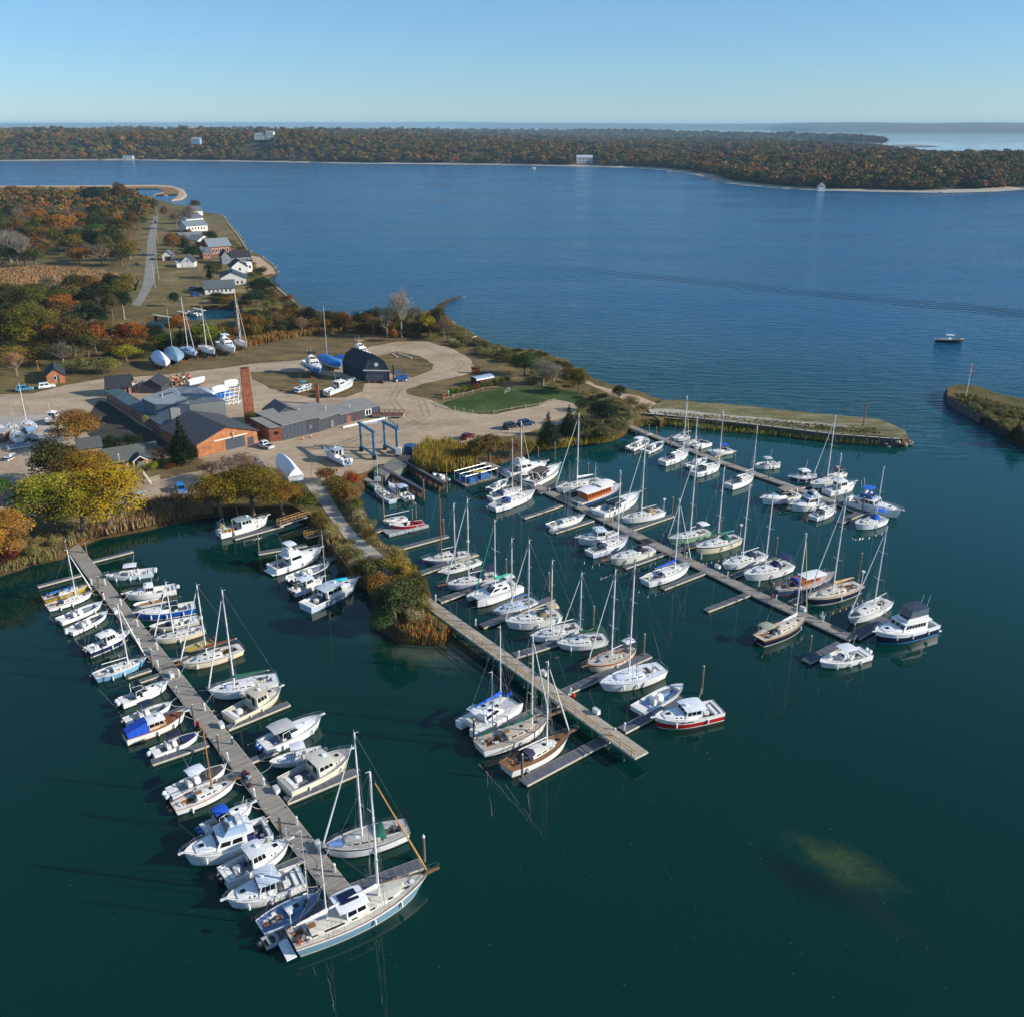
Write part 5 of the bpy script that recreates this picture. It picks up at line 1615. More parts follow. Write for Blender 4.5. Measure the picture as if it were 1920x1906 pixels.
 if kind != 'open' and L > 5.2 and (kind != 'cc' or o.get('rail')):
  pulpit(t,s,.58 if kind in ('fly','pilot','express') else .7,.5,ext=.45 if kind == 'fly' else .3)
  if kind in ('fly','pilot','express','cuddy'):
   m_ = MB();m_.box((s.x(1) + .1,0,s.sh(1) + .02),(.9,.3,.08));m_.build('bow_pulpit',WHITE if not o.get('teakp') else TEAK,t)
 ob = o.get('ob',1 if kind in ('cc','cuddy','open') else 0);oc = o.get('obc','#d6d6d4')
 for k in range(ob): outboard(t,s.x(0),(k - (ob - 1) / 2) * .75,F * .55,oc)
 if o.get('tarp'):
  m_ = MB();rows = []
  for tt in (.02,.12,.24,.36): rows.append([(s.x(tt),-s.hb(tt) * 1.0,s.sh(tt) + .1),(s.x(tt),-s.hb(tt) * .6,s.sh(tt) + .6 + tt * 2.2),(s.x(tt),s.hb(tt) * .6,s.sh(tt) + .6 + tt * 2.2),(s.x(tt),s.hb(tt),s.sh(tt) + .1)])
  m_.rings(rows,closed=False,cap1=False);m_.build('cockpit_tarp',cloth(o['tarp']),t)
 if o.get('mast'):
  base,tp = o['mast'];zz = o.get('mz',F + 2.2);q = P(*base,zz);ax = Vector((math.cos(rz),math.sin(rz),0));xm = (Vector((q.x,q.y,0)) - Vector((c.x,c.y,0))).dot(ax)
  xm = max(-L * .4,min(L * .4,xm));wp_ = Vector((c.x,c.y,0)) + ax * xm;H = top_z(wp_,tp) - zz
  m_ = MB();m_.tube((xm,0,F),(xm,0,zz + H),.07,.05,6);m_.tube((xm,0,zz + H * .5),(xm,.6,zz + H * .5),.03,n=4);m_.tube((xm,0,zz + H * .5),(xm,-.6,zz + H * .5),.03,n=4);m_.build('mast',M('#c8bfae',rough=.4,name='pale_spar'),t)
  m_ = MB();
  for p in ((s.x(.95),0,s.sh(.95)),(s.x(.03),.9,F + .6),(s.x(.03),-.9,F + .6),(xm - .3,B * .45,F),(xm - .3,-B * .45,F)): m_.tube((xm,0,zz + H),p,.019,n=3)
  m_.build('rigging',STEEL,t)
 if not o.get('nofend'): fenders(t,s,BOATRND,n=3)
 BOXR[label] = (t,s)
 return t

def catamaran(label,sternL,sternR,bowL,bowR,mast,top,cover,jib='#dcdcd8',trim=None,F=1.15):
 a,b,c_,d = (P(*q,F) for q in (sternL,sternR,bowL,bowR))
 st,bo = (a + b) / 2,(c_ + d) / 2
 ax = bo - st;L = ax.length;rz = math.atan2(ax.y,ax.x);ctr = (st + bo) / 2
 Wd = ((a - b).length + (c_ - d).length) / 2
 t = thing('catamaran',label,'catamaran',(ctr.x,ctr.y,0),rz,'sailboats moored in the marina')
 hbm = L * .155;yo = Wd / 2 - hbm / 2
 s = Shape(L,hbm,F,'cat',rise=.1,over=.03)
 for sg in (1,-1):
  hull_mesh(s,t,'#e8e8e4','#3c4148',yoff=sg * yo);deck_mesh(s,t,'#dfdfda',yoff=sg * yo)
 big = Shape(L,Wd,F,'cat')
 mb = MB();mb.box((s.x(.36),0,F - .15),(L * .58,(yo - hbm * .3) * 2,.35));mb.build('bridge_deck',gel('#dfdfda'),t)
 tr = MB();tr.face([(s.x(.66),-yo + hbm * .4,F),(s.x(.93),-yo + hbm * .35,F + .02),(s.x(.93),yo - hbm * .35,F + .02),(s.x(.66),yo - hbm * .4,F)]);tr.build('trampoline',M('#b9bbbc',rough=.9,name='netting'),t)
 cb = MB();cb.tube((s.x(.93),-yo,F + .05),(s.x(.93),yo,F + .05),.09,n=6);cb.build('crossbeam',ALU,t)
 _,fc,tp = cabin(t,'saloon',WHITE,s.x(.26),s.x(.68),yo * .98,yo * .62,F,F + .95,.05,1.3,tin=.86,crown=.18)
 windows(t,fc['stbd'],[(.08,.45,.35,.8),(.5,.86,.35,.8)]);windows(t,fc['port'],[(.08,.45,.35,.8),(.5,.86,.35,.8)])
 windows(t,fc['front'],[(.06,.33,.3,.85),(.38,.62,.3,.85),(.67,.94,.3,.85)])
 for hx,hy in ((.42,.5),(.42,-.5),(.56,.35),(.56,-.35)):
  hm = MB();hm.box((s.x(hx),hy * yo,F + 1.12),(.5,.5,.05));hm.build('hatch',GLASS,t)
 ck = MB();ck.box((s.x(.17),0,F + .05),(L * .17,yo * 1.3,.1));ck.build('cockpit_floor',M('#a9a8a2',rough=.8),t)
 sm = MB();sm.box((s.x(.10),0,F + .3),(.5,yo * 1.1,.4));sm.build('cockpit_bench',cloth('#d6d4cc'),t)
 slab_top(t,'bimini',gel('#d9dadb'),s.x(.10),s.x(.28),yo * .7,F + 1.9,.05,.12,[(s.x(.11),yo * .7,F,s.x(.12)),(s.x(.26),yo * .7,F,s.x(.26))])
 q = P(*mast,F + 1);axn = ax.normalized();xm = (Vector((q.x,q.y,0)) - Vector((ctr.x,ctr.y,0))).dot(axn)
 wp_ = Vector((ctr.x,ctr.y,0)) + Vector((axn.x,axn.y,0)) * xm
 H = top_z(wp_,top) - F - 1
 rig(t,big,xm,H,F + 1.0,boomlen=min(5.,xm - s.x(.12)),cover=cover,jib=jib,spread=1,bow=(s.x(.93),F + .1))
 lifelines(t,big)
 if trim:
  m_ = MB();m_.tube((s.x(.92),yo,F + .15),(s.x(.99),yo * .6,F + .6),.25,n=8);m_.build('spare_sail',cloth(trim),t)
 return t

def dinghy(label,stern,bow,col='#b9bcbf',inside_='#6d7074',w=None,z=0.,ob=True,tubes=True):
 c,L,rz,a,b = place(stern,bow,.35 + z)
 w = w or L * .45
 t = thing('dinghy',label,'dinghy',(c.x,c.y,z),rz,'small tenders and dinghies')
 s = Shape(L,w,.38,'rib',rise=.35,over=.05)
 if tubes:
  mb = MB();pts = [(s.x(i / 12),s.hb(i / 12) * .82,s.sh(i / 12)) for i in range(13)]
  pts = pts[:-1] + [(s.x(1) - .02,.0,s.sh(1))] + [(p[0],-p[1],p[2]) for p in pts[-2::-1]]
  mb.path(pts,.2,7);mb.build('tube',gel(col),t)
 else:
  hull_mesh(s,t,col,col)
 mb = MB();mb.face([(s.x(.0),-w * .38,.2),(s.x(.75),-w * .3,.22),(s.x(.97),0,.3),(s.x(.75),w * .3,.22),(s.x(0),w * .38,.2)]);mb.box((s.x(.02),0,.35),(.06,w * .7,.4));mb.build('floor',M(inside_,rough=.8),t)
 mb = MB();mb.box((s.x(.4),0,.42),(.25,w * .75,.06));mb.build('thwart',M('#c7c2b4',rough=.8),t)
 if ob: outboard(t,s.x(0),0,.25,'#2b2f33')
 return t

# ------------------------------------------------ left dock, outer (west) side, from the shore outwards
sail('yellow hulled open sailboat with blue sail cover, nearest the shore on the left dock',(80,1121),(165,1097),hull='#c9a21c',boot='#c9a21c',sheer='#e2ded2',o=dict(B=2.3,F=.7,toe='teak',sole='#2f5d9c'),extra=lambda t,s: tag(MB().tube((s.x(.1),.3,1.1),(s.x(.72),.1,1.25),.16,.1,7).build('sail_bundle',cloth('#2467b8'),t)))
sail('small white sailboat with wooden cockpit, second from shore on the left dock',(87,1137),(174,1110),(139,1114),(119,1032),o=dict(B=2.5,F=.8,toe='varn',sole='#a66a35',boom=2.6))
motor('white open runabout with grey console, upper of two alike on the left dock',(110,1163),(192,1130),'open',o=dict(ob=1,obc='#26292c',top=None,bowc='#707a86'))
motor('white open runabout with raised bow, lower of two alike on the left dock',(129,1183),(202,1148),'open',o=dict(ob=1,obc='#c9cdd0',top=None,bowc='#39424c',sole='#d8d6d0'))
motor('navy and white pilothouse boat with twin black outboards on the left dock',(163,1218),(244,1185),'pilot',hull='#1b2b4c',boot='#d8d8d4',sheer='#e6e6e2',o=dict(ob=2,obc='#17191c',sole='#8d9296',house=(.40,.66)))
sail('pale blue sloop with blue cockpit cover on the left dock',(176,1265),(274,1233),(238.5,1241),(217,1133.5),hull='#7fb0cc',boot='#7fb0cc',bottom='#5e8ea8',o=dict(B=2.7,sole='#33558c',toe='white',out=1))
motor('white walkaround boat with raked cabin and radar pole on the left dock',(226,1314),(315,1280),'cuddy',o=dict(ob=2,obc='#c9cdd0',top=None,sole='#6f94b4'))
motor('white centre console with small navy canvas top on the left dock',(234,1352),(322,1318),'cc',o=dict(ob=1,top='#1a2440',canvas=1,obc='#23262a',bowc='#555f6e',sole='#c4c2ba'))
motor('varnished wooden launch with bright blue tarp over its stern and white roof',(233,1379),(348,1338),'pilot',hull='#e4e2da',boot='#8c4d22',o=dict(deck='#8a4a20',rub='#a05a24',tarp='#0f46b0',trunkc='#7c4220',housec='#c9b08c',house=(.36,.66),over=.1,sole='#3a2a1c',hh=1.1))
motor('white bowrider with navy canvas top and navy bow cover by the short finger dock',(285,1410),(373,1375),'cc',o=dict(ob=1,top='#191c34',canvas=1,obc='#b9bcbe',bowcover='#1f2a55',sole='#6a6560'))
motor('large white outboard boat with white hardtop and dark foredeck on the left dock',(317,1486),(425,1436),'cc',o=dict(ob=2,obc='#f0f0ec',top='#dfe3ea',bowcover='#4d4640',sole='#8b8c92',F=1.0,rail=0))
sail('small white sloop with varnished yellow mast and green canvas on the left dock',(324,1511),(443,1461),(395.6,1476),(373,1365),o=dict(B=2.6,toe='varn',mc='#a8701c',bc='#8f9498',boom=3.4,hc=.5,jib=None,sole='#8c6a52',bowsprit=(447,1458)))
motor('outboard cabin boat with bright blue bimini in the shade of the trawler',(380,1554),(474,1509),'cuddy',o=dict(ob=2,obc='#3a6ca0',top='#0f55c4',canvas=1,sole='#8d9098'))
motor('white sportfishing cruiser with tall flared house, bow pointing left off the dock',(503,1548),(345,1606),'fly',boot='#dcdcd8',o=dict(house=(.30,.68),nw=2,F=1.35,B=4.0,sole='#1c2c60',flyc='#9db4cc'))
motor('white cabin boat with grey hardtop and twin black outboards beside the sportfisher',(417,1641),(544,1578),'pilot',o=dict(ob=2,obc='#14171a',top='#d2d4d6',sole='#8a8d98',house=(.38,.62),over=.3,B=3.2))
motor('white downeast fishing boat with square hardtop, bow pointing left',(566,1637),(424,1690),'pilot',boot='#d4d4d0',o=dict(B=3.5,sole='#77808a',house=(.38,.62),over=.5,top='#cfd6dc'))
sail('blue grey daysailer in the shade of the big ketch',(487,1737),(601,1678),(589,1702),(585,1557),hull='#c9ced4',boot='#6f8090',o=dict(B=2.9,F=.9,toe='alu',sole='#2f4258',deck='#56789c',trunk=(.42,.7),jib=None,mr=.05,boom=.5))
dinghy('grey inflatable tender with a red capped outboard between the daysailer and the big ketch',(494,1770),(520,1757),'#8d9094','#4a4e54',w=1.7)

def ketch_house(t,s):
 zb = s.sh(.45) + .35
 _,fc,_ = cabin(t,'pilothouse',WHITE,s.x(.36),s.x(.52),1.25,1.1,zb,zb + 1.35,0,.35,tin=.93)
 for f in ('stbd','port'): windows(t,fc[f],[(.06,.47,.3,.88),(.53,.92,.3,.88)])
 windows(t,fc['front'],[(.05,.33,.3,.88),(.37,.63,.3,.88),(.67,.95,.3,.88)])
 slab_top(t,'hardtop',WHITE,s.x(.31),s.x(.52),1.5,zb + 1.42,.08,.1,[(s.x(.32),1.2,zb,s.x(.32))])
 m = MB();m.box((s.x(.41),.25,zb + 1.58),(1.9,1.5,.05));m.build('solar_panel',M('#141a3a',rough=.2,var=.2,scale=3,name='solar_cells'),t)
 m = MB();m.box((s.x(.0) - .45,0,.4),(1.0,2.6,.12));m.build('swim_platform',WHITE,t)
 m = MB();m.tube((s.x(.03),-1.1,s.sh(0)),(s.x(.03),-1.1,s.sh(0) + 1.0),.05,n=5);m.box((s.x(.03),-1.1,s.sh(0) + .5),(.2,.5,.3));m.build('life_ring',M('#c2371c',rough=.7,name='orange_red'),t)
 for k in range(6):
  tt = .14 + .135 * k
  m = MB();b = s.hb(tt) * .62 * (1 - .12 * (tt - .13) / .7)
  m.box((s.x(tt),-b * 1.0,s.sh(tt) + .30),(.55,.1,.16),.02);m.build('window',GLASS,t)
sail('large light blue ketch with white pilothouse at the end of the left dock',(545,1762),(803,1642),(712,1684),(687,1450),hull='#7396a8',boot='#e2ded4',bottom='#8fa8b4',sheer='#e6e4de',
     o=dict(split=.8,B=4.1,F=1.35,toe='teak',deck='#cfc9bb',mizzen=((613,1725),(594,1577.5),'#e2e0da'),cover='#e4e2dc',bowsprit=(824,1627),jib='#b88a4c',boom=5.6,trunk=(.12,.80),cock=(.02,.10,.5,.3),radar=1,spread=2,mr=.15,wf=.66,hc=.55,rise=.35,nw=1),extra=ketch_house,nm='ketch')
sail('white cutter with black stripes and green dodger above the large blue ketch',(763,1548),(605,1592),(677,1563),(664,1376),boot='#20242a',sheer='#2c3036',
     o=dict(B=3.6,F=1.25,deck='#b8b2a8',dodger='#1f6a50',spread=2,foredeck='#5f86ba',panel=1,sole='#5a5d66',toe='alu',boom=.6,cover=None,wf=.66))

# ------------------------------------------------ left dock, inner (east) side
motor('white centre console with white hardtop, first on the inner side of the left dock',(287,1069),(197,1080),'cc',hull='#c8dcdc',boot='#9fb8b8',o=dict(ob=2,top='#e0e2e6',sole='#c9ccca',rail=1,bowc='#9fa3a6'))
motor('cream outboard cabin boat, second on the inner side of the left dock',(329,1099),(234,1116),'pilot',boot='#c8c2b0',o=dict(ob=1,house=(.44,.64),over=.1,B=2.7,hh=1.2))
dinghy('white skiff with brown canvas roll, tied between two cabin boats on the left dock',(311,1122),(250,1135),'#d9dde0','#9c6c3c',w=1.8,tubes=False)
motor('bright blue hulled cabin cruiser with white deck on the left dock',(365,1133),(256,1152),'express',hull='#1450a8',boot='#e8e8e4',sheer='#2a62b8',o=dict(top=None,arch=False,sole='#7a8db0',fd='#e2e2de',B=2.9))
motor('dark open skiff with black seats on the inner side of the left dock',(372,1159),(280,1177),'open',hull='#c9c4b4',boot='#33302c',o=dict(ob=1,top=None,sole='#4a4d52',bowc='#2c2f36',obc='#dcdcd8'))
sail('small cream sloop with tan stripe on the inner side of the left dock',(383,1175),(289,1198),(323,1183),(313,1093),hull='#ddd2ba',boot='#b08a54',o=dict(B=2.5,boom=3.2,toe='alu',deck='#dcd8cc',sole='#93643c'))
dinghy('grey wooden tender covered by a yellow tarp beside the brown covered cutter',(397,1200),(341,1221),'#8a8276','#b49a44',w=2.,tubes=False)
sail('cream cutter with brown boom canopy and furled headsails beside the left dock',(453,1211),(338,1247),(381.5,1220.6),(366,1099),hull='#e2d6bc',boot='#8c4a24',bottom='#8a4a28',o=dict(B=3.4,toe='teak',cover='#5e2a1c',bowsprit=(326,1250),boom=4.8,sole='#6a3420',hc=.5))
sail('white sloop with green sail cover on the inner side of the left dock',(520,1270),(391,1298),(437,1275.5),(418.5,1109),o=dict(B=3.7,F=1.2,cover='#0f5a44',boom=5.0,boot=1,sole='#d4d2ca',spread=2,deck='#e2e2e0'))
motor('cream flush deck cruiser with beige hardtop moored stern to beside its long finger dock',(428,1342),(527,1291),'pilot',hull='#d9cfae',boot='#c8bc98',o=dict(top='#c2b9a4',deck='#b8b2a4',B=3.5,house=(.44,.68),over=.2,housec='#e0d6b8',sole='#6c6a64',trunkc='#c9c2ae'))
motor('white express boat with large grey hardtop and bow rail beside the left dock',(490,1396),(603,1345),'express',boot='#9fb0bc',o=dict(ob=2,obc='#2d5f98',top='#b9b8b4',canvas=False,B=3.3,arch=False,sole='#7f93ad'))
motor('pale blue white centre console facing the dock beside the cream express cruiser',(604,1406),(505,1430),'cc',hull='#dfe6e2',boot='#7fb0a4',o=dict(ob=1,top='#dcdfe2',obc='#55585c',bowc='#cfd6dc',sole='#c9d4dc',F=.75))
motor('large cream express yacht with beige hardtop and bow rail beside its finger dock',(533,1471),(658,1410),'pilot',hull='#e0dac2',boot='#d0c8aa',o=dict(B=4.0,F=1.2,top='#cfcabc',deck='#aeaaa0',house=(.42,.68),over=.2,housec='#e2dcc4',sole='#62666a',trunkc='#c4bfb2',hh=1.35))

# ------------------------------------------------ basin west of the causeway
def drum(t,s):
 m = MB();z = s.sh(0) + .9
 m.tube((s.x(.08),-.6,z),(s.x(.08),.6,z),.55,n=12);m.box((s.x(.08),.75,z - .4),(.12,.1,1.6));m.box((s.x(.08),-.75,z - .4),(.12,.1,1.6));m.build('net_drum',M('#a39678',rough=.8,var=.2,name='net_drum_paint'),t)
 m = MB();m.tube((s.x(.16),.3,s.sh(.1)),(s.x(.13),.3,s.sh(.1) + 2.6),.06,n=5);m.tube((s.x(.13),.3,s.sh(.1) + 2.4),(s.x(.02),.3,s.sh(.1) + 1.9),.05,n=5);m.build('davit',STEEL,t)
 m = MB();m.box((s.x(.2),-.7,s.sh(.2)),(1.6,.5,.5));m.build('fish_box',M('#c88a34',rough=.8,name='orange_plastic'),t)
wb = motor('white workboat with raised wheelhouse and net drum on its stern by the wooden gangway',(409,997),(503,972),'pilot',boot='#30343a',o=dict(B=3.1,F=1.2,rise=.7,house=(.42,.66),over=1.0,top='#8fa0aa',sole='#3c3a44'))
drum(wb,BOXR['white workboat with raised wheelhouse and net drum on its stern by the wooden gangway'][1])
motor('white sportfisher with flybridge hardtop in the basin west of the causeway',(509,1063),(603,1030),'fly',boot='#4a4e54',o=dict(B=3.9,F=1.25,topc='#dfe2e6',house=(.30,.62),nw=1,sole='#7c828c'))
motor('navy hulled centre console with white outboards below the sportfisher',(543,1084),(619,1056),'cc',hull='#17264c',boot='#dcdcd8',sheer='#e4e4e0',o=dict(ob=2,obc='#ececea',top=None,bowc='#5d6a7c',sole='#b9bcc0'))
motor('small white pilothouse boat in the shade of the rigged cabin cruiser',(548,1107),(606,1084),'pilot',o=dict(ob=2,obc='#20242a',B=2.5,top='#c9d6e4'))
motor('grey white motor cruiser with steadying mast and turquoise dinghy on deck, last in the basin',(572,1134),(672,1087),'pilot',boot='#8090a0',hull='#b9c6d4',o=dict(B=3.6,F=1.2,house=(.32,.62),over=.6,top='#b7c2cc',mast=((588,1085),(577,993)),mz=3.2,sole='#4c5866'))
P_ = P(638,1086,2.2)
tq = MB();tq.rings([[(-1.2 + 2.4 * u,.5 * math.sin(math.pi * (.2 + .6 * u)) * math.cos(a),.25 * math.sin(a)) for a in (k * 1.05 for k in range(6))] for u in (0,.3,.6,1)])
tag(tq.build('kayak',gel('#1fb0c8'),loc=P_,rz=.4),'turquoise kayak lying on the foredeck of the cruiser with steadying mast','kayak')

# ------------------------------------------------ middle fixed pier, south side
catamaran('white catamaran with bright blue sail covers south of the long fixed pier',(856,1343),(889,1380),(952,1300),(984,1320),(934,1311),(931,1174),'#1a5fd0',jib=None,trim='#1a5fd0')
sail('white ketch with green sail covers and brown decks south of the long fixed pier',(897,1398),(1030,1346),(994.6,1353),(984.5,1188.5),boot='#20242a',o=dict(B=3.9,F=1.25,toe='teak',deck='#b9ad9c',cover='#124f3e',boom=5.2,mizzen=((930,1390),(925,1259),'#124f3e'),bowsprit=(1057,1325),jib='#d4d4d0',sole='#7c4c2c',hc=.5,bc='#dcdcd8'),nm='ketch')
sail('white sloop with varnished teak deck and navy dodger beside the outer finger dock',(947,1438),(1068,1377),(1024,1395),(1024,1242),boot='#8a5a34',o=dict(B=3.5,F=1.15,toe='teak',deck='teak',trunkc='#e6e2d6',dodger='#1b2244',boom=4.6,bc='#e0e0dc',bowsprit=(1083,1367),sole='#8a5f3c',jib='#dcdcd6'))

# ------------------------------------------------ middle fixed pier, north side (shore outwards)
sail('blue grey sloop with varnished wooden mast nearest the causeway',(878,1036),(792,1051),(824,1037),(822,918),hull='#5f6f88',boot='#3a4658',sheer='#d8d4c8',o=dict(B=3.0,mc='#a2581c',dodger='#20233a',jib=None,hc=.75,boom=2.5,bc='#dcdcd8',toe='alu',trunkc='#e4ded0',radar=1))
sail('slim white daysailer with long overhangs and tan cockpit between two finger docks',(900,1050),(821,1074),(853,1062.6),(855.7,946),o=dict(B=2.2,F=.65,sole='#c49a68',boom=4.8,bc='#c8b890',over=.14,hc=.2,jib=None,toe='white',trunk=(.4,.6)))
sail('white sloop with navy dodger and bimini north of the causeway end',(932,1077),(836,1098),(873,1080),(871,938),hull='#c4cad4',boot='#5c6478',o=dict(B=3.5,dodger='#1a2350',bimini='#1f2540',boom=4.6,bc='#e0e0dc',toe='alu',jib='#cfd2d6',bowsprit=(824,1100)))
catamaran('white catamaran with emerald green sail cover beside the fixed pier',(956,1082),(982,1102),(874,1114),(894,1132),(915,1089),(913.5,976),'#12a080',jib='#2a8f7c')
sail('small white and blue sloop with orange cockpit cushion behind the big white tan canopy sloop',(1004,1124),(925,1147),(953,1130),(958,1012),hull='#e2e2de',boot='#8899a8',o=dict(B=2.7,F=.8,sole='#c47a30',boom=3.4,jib=None,cover='#3a5a8c',deck='#b9c8dc'))
sail('big white sloop with tan bimini north of the long fixed pier',(1049,1149),(947,1167),(985,1149),(987,1015),o=dict(B=3.9,F=1.25,bimini='#c4b49a',dodger='#8c7c66',boom=4.8,bc='#e4e2dc',spread=2,jib='#dcdcd8',sole='#a89c86'))
sail('white sloop with blue shaded side between tan bimini sloop and green covered sloop',(1086,1172),(994,1194),(1031,1181),(1032,1053),o=dict(B=3.3,boom=4.0,bc='#e6e4e0',jib=None,boot='#1c2440'))
sail('white sloop with dark green sail cover and bimini beside a tall piling',(1136,1193),(1044,1206),(1080,1189),(1084.7,1076),boot='#7c8288',o=dict(B=3.6,cover='#0f4a38',bimini='#0f4a38',boom=3.6,jib='#d8d8d2'))
sail('varnished brown railed double ended cutter with white folded canopy',(1190,1214),(1101,1250),(1143,1227),(1150,1070.6),hull='#d9cdb8',boot='#8c5630',sheer='#9c5a2c',o=dict(kind='double',B=3.5,F=1.15,toe='varn',jib='#dcdcd8',boom=3.2,bc='#e4e2dc',bimini='#e0e0dc',spread=2,deck='#c4bcae',bowsprit=(1094,1252),sole='#6a4028'))
sail('large white sloop with clean decks at the outer north side of the fixed pier',(1242,1249),(1124,1284),(1171.7,1259),(1183,1061),boot='#8a6a44',bottom='#8a6a44',o=dict(B=4.0,F=1.3,jib=None,boom=.8,spread=2,sole='#c9c7c0',hc=.4,deck='#dfe2e8'))
motor('white blue shaded bowrider near the end of the fixed pier beside the red hulled boat',(1195,1330),(1280,1284),'open',boot='#5c7ca0',o=dict(top=None,ob=0,bowc='#5f6f84',sole='#8fb0d8',B=3.0))
rb = motor('white lobster yacht with bright red hull band at the end of the fixed pier',(1348,1324),(1226,1350),'pilot',hull='#b81a1e',boot='#e8e4dc',sheer='#eceae4',o=dict(split=.64,B=3.7,F=1.25,house=(.34,.60),over=.7,top='#e2e4e8',sole='#8f9aa8',hh=1.25))
# lettering on her side is too small to read in the photograph: a row of dark strokes in two groups
t_,s_ = BOXR['white lobster yacht with bright red hull band at the end of the fixed pier']
m = MB();g_ = random.Random(2)
for k in range(12):
 if k == 6: continue
 tt = .50 + .016 * k;b_ = s_.hb(tt)
 m.box((s_.x(tt),b_ * 1.0 + .02,s_.sh(tt) - .14),(.1,.02,.16 * g_.uniform(.7,1.1)))
 m.box((s_.x(tt),-b_ * 1.0 - .02,s_.sh(tt) - .14),(.1,.02,.16 * g_.uniform(.7,1.1)))
m.build('name_lettering',M('#16181c',name='black_lettering'),t_)

# ------------------------------------------------ slips by the travel lift
sail('pale blue white sloop tied by the narrow walkway below the travel lift',(737,938),(703,912),hull='#c2d4e4',boot='#7fa0bc',o=dict(B=2.8,F=.9,toe='white'))
motor('white outboard boat with clear canopy by the narrow walkway below the travel lift',(768,932),(730,908),'cuddy',o=dict(ob=2,obc='#e6e6e2',top='#aebfd0',canvas=1,B=2.7))
sail('small white racing sloop with brown lower mast behind the red motorboat',(762,969),(717,978),(717.5,974),(713,895),o=dict(B=2.4,F=.7,boom=5.5,mc='#a58a70',sole='#46536a',jib=None,bc='#dcdcd8',hc=.22))
motor('bright red speedboat on a grey drive on float',(793,978),(734,986),'open',hull='#a81220',boot='#a81220',sheer='#c01828',bottom='#d8d4cc',z=.35,o=dict(ob=0,top=None,deck='#a81220',sole='#7c1018',bowcover='#c9c6c0',seat='#8c1420',rub='#e0dcd4'))
motor('small grey white runabout moored outside the far lift pier',(839,900),(812,888),'open',hull='#c9d4dc',boot='#55606c',o=dict(ob=1,top=None,bowc='#3c4450'))

# ------------------------------------------------ dock beside the cedars (third dock), west side
motor('small white skiff with black outboard beside the work float',(917,917),(952,900),'open',o=dict(ob=1,top=None,obc='#202428',sole='#5a5e64',bowc='#9aa0a6'))
sail('white sloop behind the swim platform sloop at the inner end of the third dock',(918,933),(979,914),(956,916),(949,826),o=dict(B=3.0,mc='#cfc4b4',jib=None,boom=3.6,dodger='#1a2f66',panel=1))
sail('big white sloop with blue stern gear at the inner end of the third dock',(922,950),(1004,920),(972.5,926),(970,793),o=dict(B=3.6,F=1.2,dodger='#1c3f8c',jib='#d0b49a',boom=1.,spread=2,sole='#2f5aa8',radar=1))
motor('white flybridge cruiser with aft canopy, farthest in at the third dock',(950,884),(1026,868),'fly',o=dict(B=4.0,F=1.3,topc=None,house=(.26,.62),sole='#3f6aa4',nw=2))
motor('white express yacht with long black window stripe at the third dock',(991,903),(1050,873),'express',boot='#d8d2b8',hull='#e6e4dc',sheer='#2a2a2c',o=dict(B=3.6,F=1.3,top='#5a4a44',arch=True,sole='#5f7c9c'))
sail('small white sloop with thin dark mast beside the inner finger dock',(1028,985),(1097,966),(1066,973),(1065.6,866.6),o=dict(B=2.6,F=.85,mc='#6f7880',jib=None,boom=.5,sole='#7f9cc4',mr=.05))
dinghy('small white dinghy hanging off the end of the inner finger dock',(1033,996),(1052,990),'#dcdcd8','#b4b6b8',w=1.5,tubes=False,ob=False)
motor('white hardtop cabin cruiser pointing left on the west side of the third dock',(1158,1000),(1082,1011),'pilot',boot='#8b98a4',o=dict(B=3.4,F=1.15,house=(.36,.60),over=.3,top='#d4dae2'))
sail('blue shaded white sloop between hardtop cruiser and cream cutter on the third dock',(1104,1036),(1179,1008),(1151.6,1010),(1150,885),hull='#cdd4e0',boot='#38486c',o=dict(B=3.3,dodger='#3a4460',jib=None,cover='#c9ccd0',boom=3.,sole='#50628c'))
sail('cream sloop without sails and with a black canopy at its stern on the third dock',(1223,1026),(1143,1050),(1180,1034),(1178,960),hull='#ddd9c8',boot='#c9c2a8',o=dict(B=3.4,F=1.2,bimini='#23222c',dodger='#23222c',mc='#5a5e66',mr=.045,jib=None,boom=.5,bowsprit=(1131,1052)))
sail('white sloop with bright blue sail cover and wide oval cockpit beside a finger dock',(1208,1088),(1296,1056),(1261.6,1063),(1269.6,938),o=dict(B=3.5,F=1.15,cover='#0f48c0',boom=5.,jib='#dcdcd6',sole='#a9adb2',cock=(.06,.36,.62,.42),bowsprit=(1303,1051)))

# third dock, east side
sail('white sloop with reefed white sail, first on the east side of the third dock',(1128,899),(1041,917),(1075,902.5),(1077,778),o=dict(B=3.7,F=1.2,cover='#d9dadc',boom=4.4,jib='#d6d2c8',spread=2))
hb_ = thing('houseboat','houseboat with varnished orange cabin sides and long white roof','houseboat',group=None)
a_,b_ = P(1078,941,1),P(1166,910,1);c_ = (a_ + b_) / 2;hb_.location = (c_.x,c_.y,0);hb_.rotation_euler = (0,0,math.atan2((b_ - a_).y,(b_ - a_).x));Lh = (b_ - a_).length
sH = Shape(Lh,4.2,1.0,'motor',rise=.6);hull_mesh(sH,hb_,'#2d4a6c','#1c2c40',sheer='#dfe2e4');deck_mesh(sH,hb_,'#d9dbdc',[(.02,.16,.85,.3)]);rail_mesh(sH,hb_,WHITE,.05,'rub_rail')
_,fc,_ = cabin(hb_,'cabin',VARN,sH.x(.16),sH.x(.66),1.6,1.5,.95,2.7,0,.15,tin=.98,crown=0)
VARN2 = M('#8c3a14',rough=.4,var=.3,scale=3,name='orange_varnish')
hb_.children[-1].data.materials[0] = VARN2
